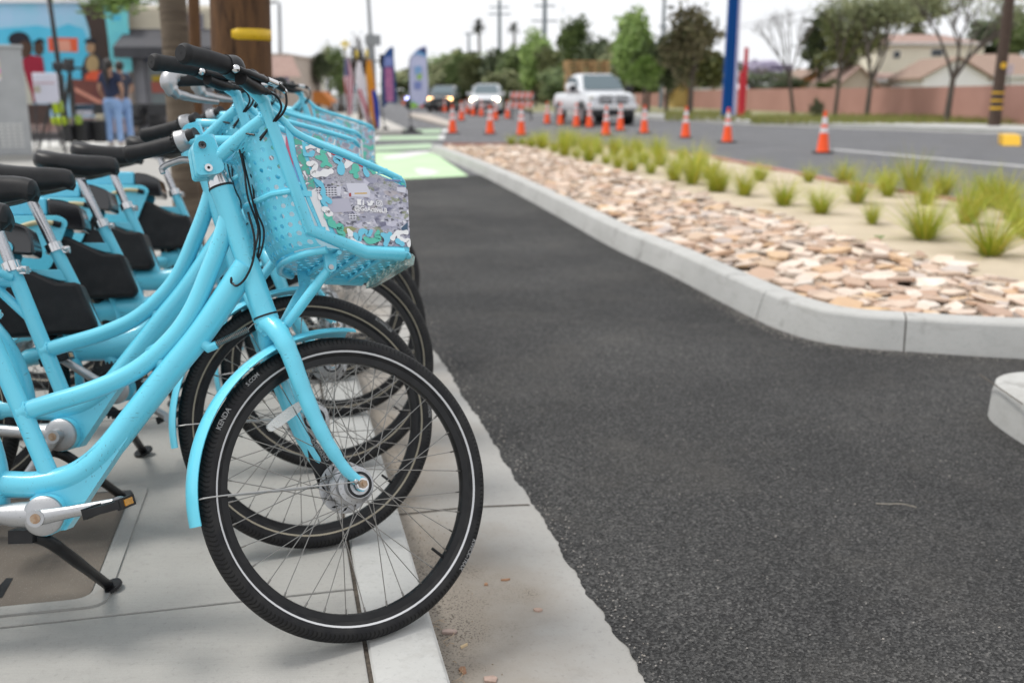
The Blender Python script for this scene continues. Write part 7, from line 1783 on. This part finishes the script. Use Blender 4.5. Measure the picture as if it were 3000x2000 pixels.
CARW = mat("white_car_paint", (.66, .68, .71), .25, coat=.6); CARD = mat("dark_grey_car_paint", (.05, .06, .065), .25, coat=.6); CARS = mat("silver_car_paint", (.30, .32, .34), .3, coat=.5)
YAW = R(-90 - 4)
suv("dark grey oncoming car with warm yellow headlights", 1303, 327, YAW, CARD, 1.0, WARM, True)
suv("white oncoming car with bright headlights, right of the dark grey one", 1427, 335, YAW + R(2), CARW, 1.02, WHITEH, True)
suv("oncoming car half behind the lavender banner with bluish headlights", 1230, 318, YAW, CARD, .95, COOL, True)
suv("silver car parked under the dark trees on the left", 905, 305, R(-70), CARS, 1.0, None)
# white pickup with a stack of pallets
p = survey(1778, 362, ROAD); p = V((3.45, 43.2, ROAD)); t = tag(empty('pickup_truck', p, R(-90 + 12)), "white pickup truck with dark crossbar grille, facing the camera among cones", "pickup truck"); t.scale = (1.06, 1.06, 1.06)
loft([sec(-2.9, .92, .55, 1.18), sec(-1.0, .96, .50, 1.20)], 'bed', CARW, t, .03)
loft([sec(-1.0, .97, .48, 1.22), sec(1.0, .97, .48, 1.22), sec(1.35, .97, .5, 1.24, .90), sec(2.35, .93, .52, 1.20, .82), sec(2.58, .86, .60, 1.10, .74)], 'body', CARW, t, .04)
loft([sec(-1.0, .90, 1.18, 1.82, .70, .10), sec(-.75, .92, 1.18, 1.92, .70, .12), sec(.35, .92, 1.18, 1.92, .68, .12), sec(1.22, .92, 1.16, 1.28, .76, .05)], 'cabin', CARW, t, .03)
b = MB().add([(.44, -.62, 1.84), (.44, .62, 1.84), (1.17, .78, 1.30), (1.17, -.78, 1.30)], [(0, 1, 2, 3)]); b.v = [q + V((.045, 0, .035)) for q in b.v]; obj('windscreen', b, VGL, t)
for sy in (-1, 1):
    obj('side_window', MB().prism_y(rounded([(-.75, 1.30), (.98, 1.30), (.36, 1.78), (-.7, 1.80)], .06), sy * .84, sy * .90), VGL, t); obj('wing_mirror', MB().box((.95, sy * 1.12, 1.36), (.12, .26, .24)), VDK, t, bevel=.03); wheel(t, 1.62, sy * .84, .42, .28); wheel(t, -1.95, sy * .84, .42, .28)
    obj('headlight', MB().box((2.44, sy * .74, .99), (.22, .30, .20)), noisy("clear_headlight", (.6, .6, .55), (.5, .5, .46), 5, .2), t, bevel=.04); obj('wheel_arch', MB().lathe([(.44, -.02), (.50, -.02), (.50, .02), (.44, .02)], (1.62, sy * .97, .42), 'Y', 24, True), VDK, t)
obj('grille', MB().box((2.60, 0, .96), (.10, 1.08, .30)), VDK, t, bevel=.03)
b = MB().box((2.665, 0, .96), (.03, .10, .32)); obj('grille_bar', b, CARW, t); obj('grille_bar', MB().box((2.667, 0, .97), (.025, 1.10, .05)), CARW, t)
b = MB()
for z in (.86, .915, 1.02, 1.07): b.box((2.655, 0, z), (.012, 1.02, .012))
obj('grille_slats', b, VCH, t, kind='stuff'); obj('bumper', MB().box((2.62, 0, .68), (.24, 1.84, .24)), VCH, t, bevel=.05); obj('air_dam', MB().box((2.52, 0, .46), (.2, 1.6, .22)), VDK, t, bevel=.04)
PAL = noisy("pallet_timber", (.52, .34, .16), (.42, .27, .12), 4, .85)
t2 = tag(empty('pallet_stack', p + V((.05, 5.4, 0)), R(-90 + 8)), "stack of wooden pallets piled high behind the white pickup's cab", "pallet stack")
for k in range(13):
    z = .60 + k * .165; w = 1.9 if k < 10 else 2.05
    g = empty('pallet'); g.parent = t2; g.location = (0, .02 * sin(k * 2.1), z)
    for j in range(5): obj('board', MB().box((-.5 + j * .25, 0, .128), (.14, w, .032)), PAL, g, smooth=False)
    for j in range(3): obj('board', MB().box((-.5 + j * .5, 0, .012), (.14, w, .024)), PAL, g, smooth=False)
    for j in (-1, -.33, .33, 1): obj('bearer', MB().box((0, j * w * .46, .068), (1.14, .10, .086)), PAL, g, smooth=False)
obj('trailer_bed', MB().box((0, 0, .5), (2.2, 1.6, .14)), VDK, t2, smooth=False)
# striped barricade
p = survey(1528, 352, ROAD); t = tag(empty('barricade', p, 0), "orange and white striped road barricade between white car and pickup", "barricade")
for z in (1.15, .72):
    r = obj('rail', MB().box((0, 0, z), (1.1, .04, .30)), COLLAR, t, smooth=False)
    for k in range(4): obj('stripe', MB().prism([(-.52 + k * .27, -.14), (-.38 + k * .27, -.14), (-.26 + k * .27, .14), (-.40 + k * .27, .14)], lambda x, q, z=z: (x, -.026, z + q), lambda x, q, z=z: (x, -.0215, z + q)), ORANGE, r, smooth=False)
for sx in (-1, 1): obj('leg', MB().box((sx * .45, .02, .65), (.06, .06, 1.3)).box((sx * .45, 0, .05), (.07, .8, .08)), VDK, t, smooth=False)
# white van in the haze behind the flags
p = survey(1040, 330, ROAD); t = tag(empty('white_van', p, R(-84)), "white box van parked behind the flags", "van")
loft([sec(-2.6, 1.0, .4, 2.5, .96), sec(1.4, 1.0, .4, 2.5, .96)], 'cargo_box', CARW, t, .04); loft([sec(1.4, .95, .4, 2.0, .84), sec(2.0, .95, .4, 1.9, .80), sec(2.9, .9, .45, 1.2, .8)], 'cab', CARW, t, .04)
b = MB().add([(2.08, -.72, 1.84), (2.08, .72, 1.84), (2.86, .76, 1.27), (2.86, -.76, 1.27)], [(0, 1, 2, 3)]); b.v = [q + V((.05, 0, .05)) for q in b.v]; obj('windscreen', b, VGL, t)
for sy in (-1, 1): wheel(t, 2.1, sy * .85); wheel(t, -1.6, sy * .85)
# orange sloping canopy seen over the bicycle baskets
y = 30; a, c = ray_y(925, 268, y), ray_y(980, 300, y); t = tag(empty('market_canopy', ((a.x + c.x) / 2, y, 0)), "orange brown sloping canopy seen just above the farthest baskets", "canopy"); w = (c.x - a.x) / 2
OC = noisy("orange_canvas", (.50, .17, .03), (.42, .13, .02), 3, .8); b = MB().add([(-w, -.5, a.z), (-w * .1, -.5, a.z), (w, -.5, c.z), (w, .6, c.z), (-w, .6, a.z), (-w * .1, .6, a.z)], [(0, 1, 5, 4), (1, 2, 3, 5)]); b.add([(-w, -.5, a.z), (-w * .1, -.5, a.z), (w, -.5, c.z), (w, -.5, c.z - .15), (-w, -.5, c.z)], [(0, 1, 2, 3, 4)]); obj('canopy_cloth', b, OC, t, smooth=False)
for sx in (-1, 1): obj('leg', MB().tube([(sx * w * .9, 0, 0), (sx * w * .9, 0, c.z)], .03, 6), DKP, t)
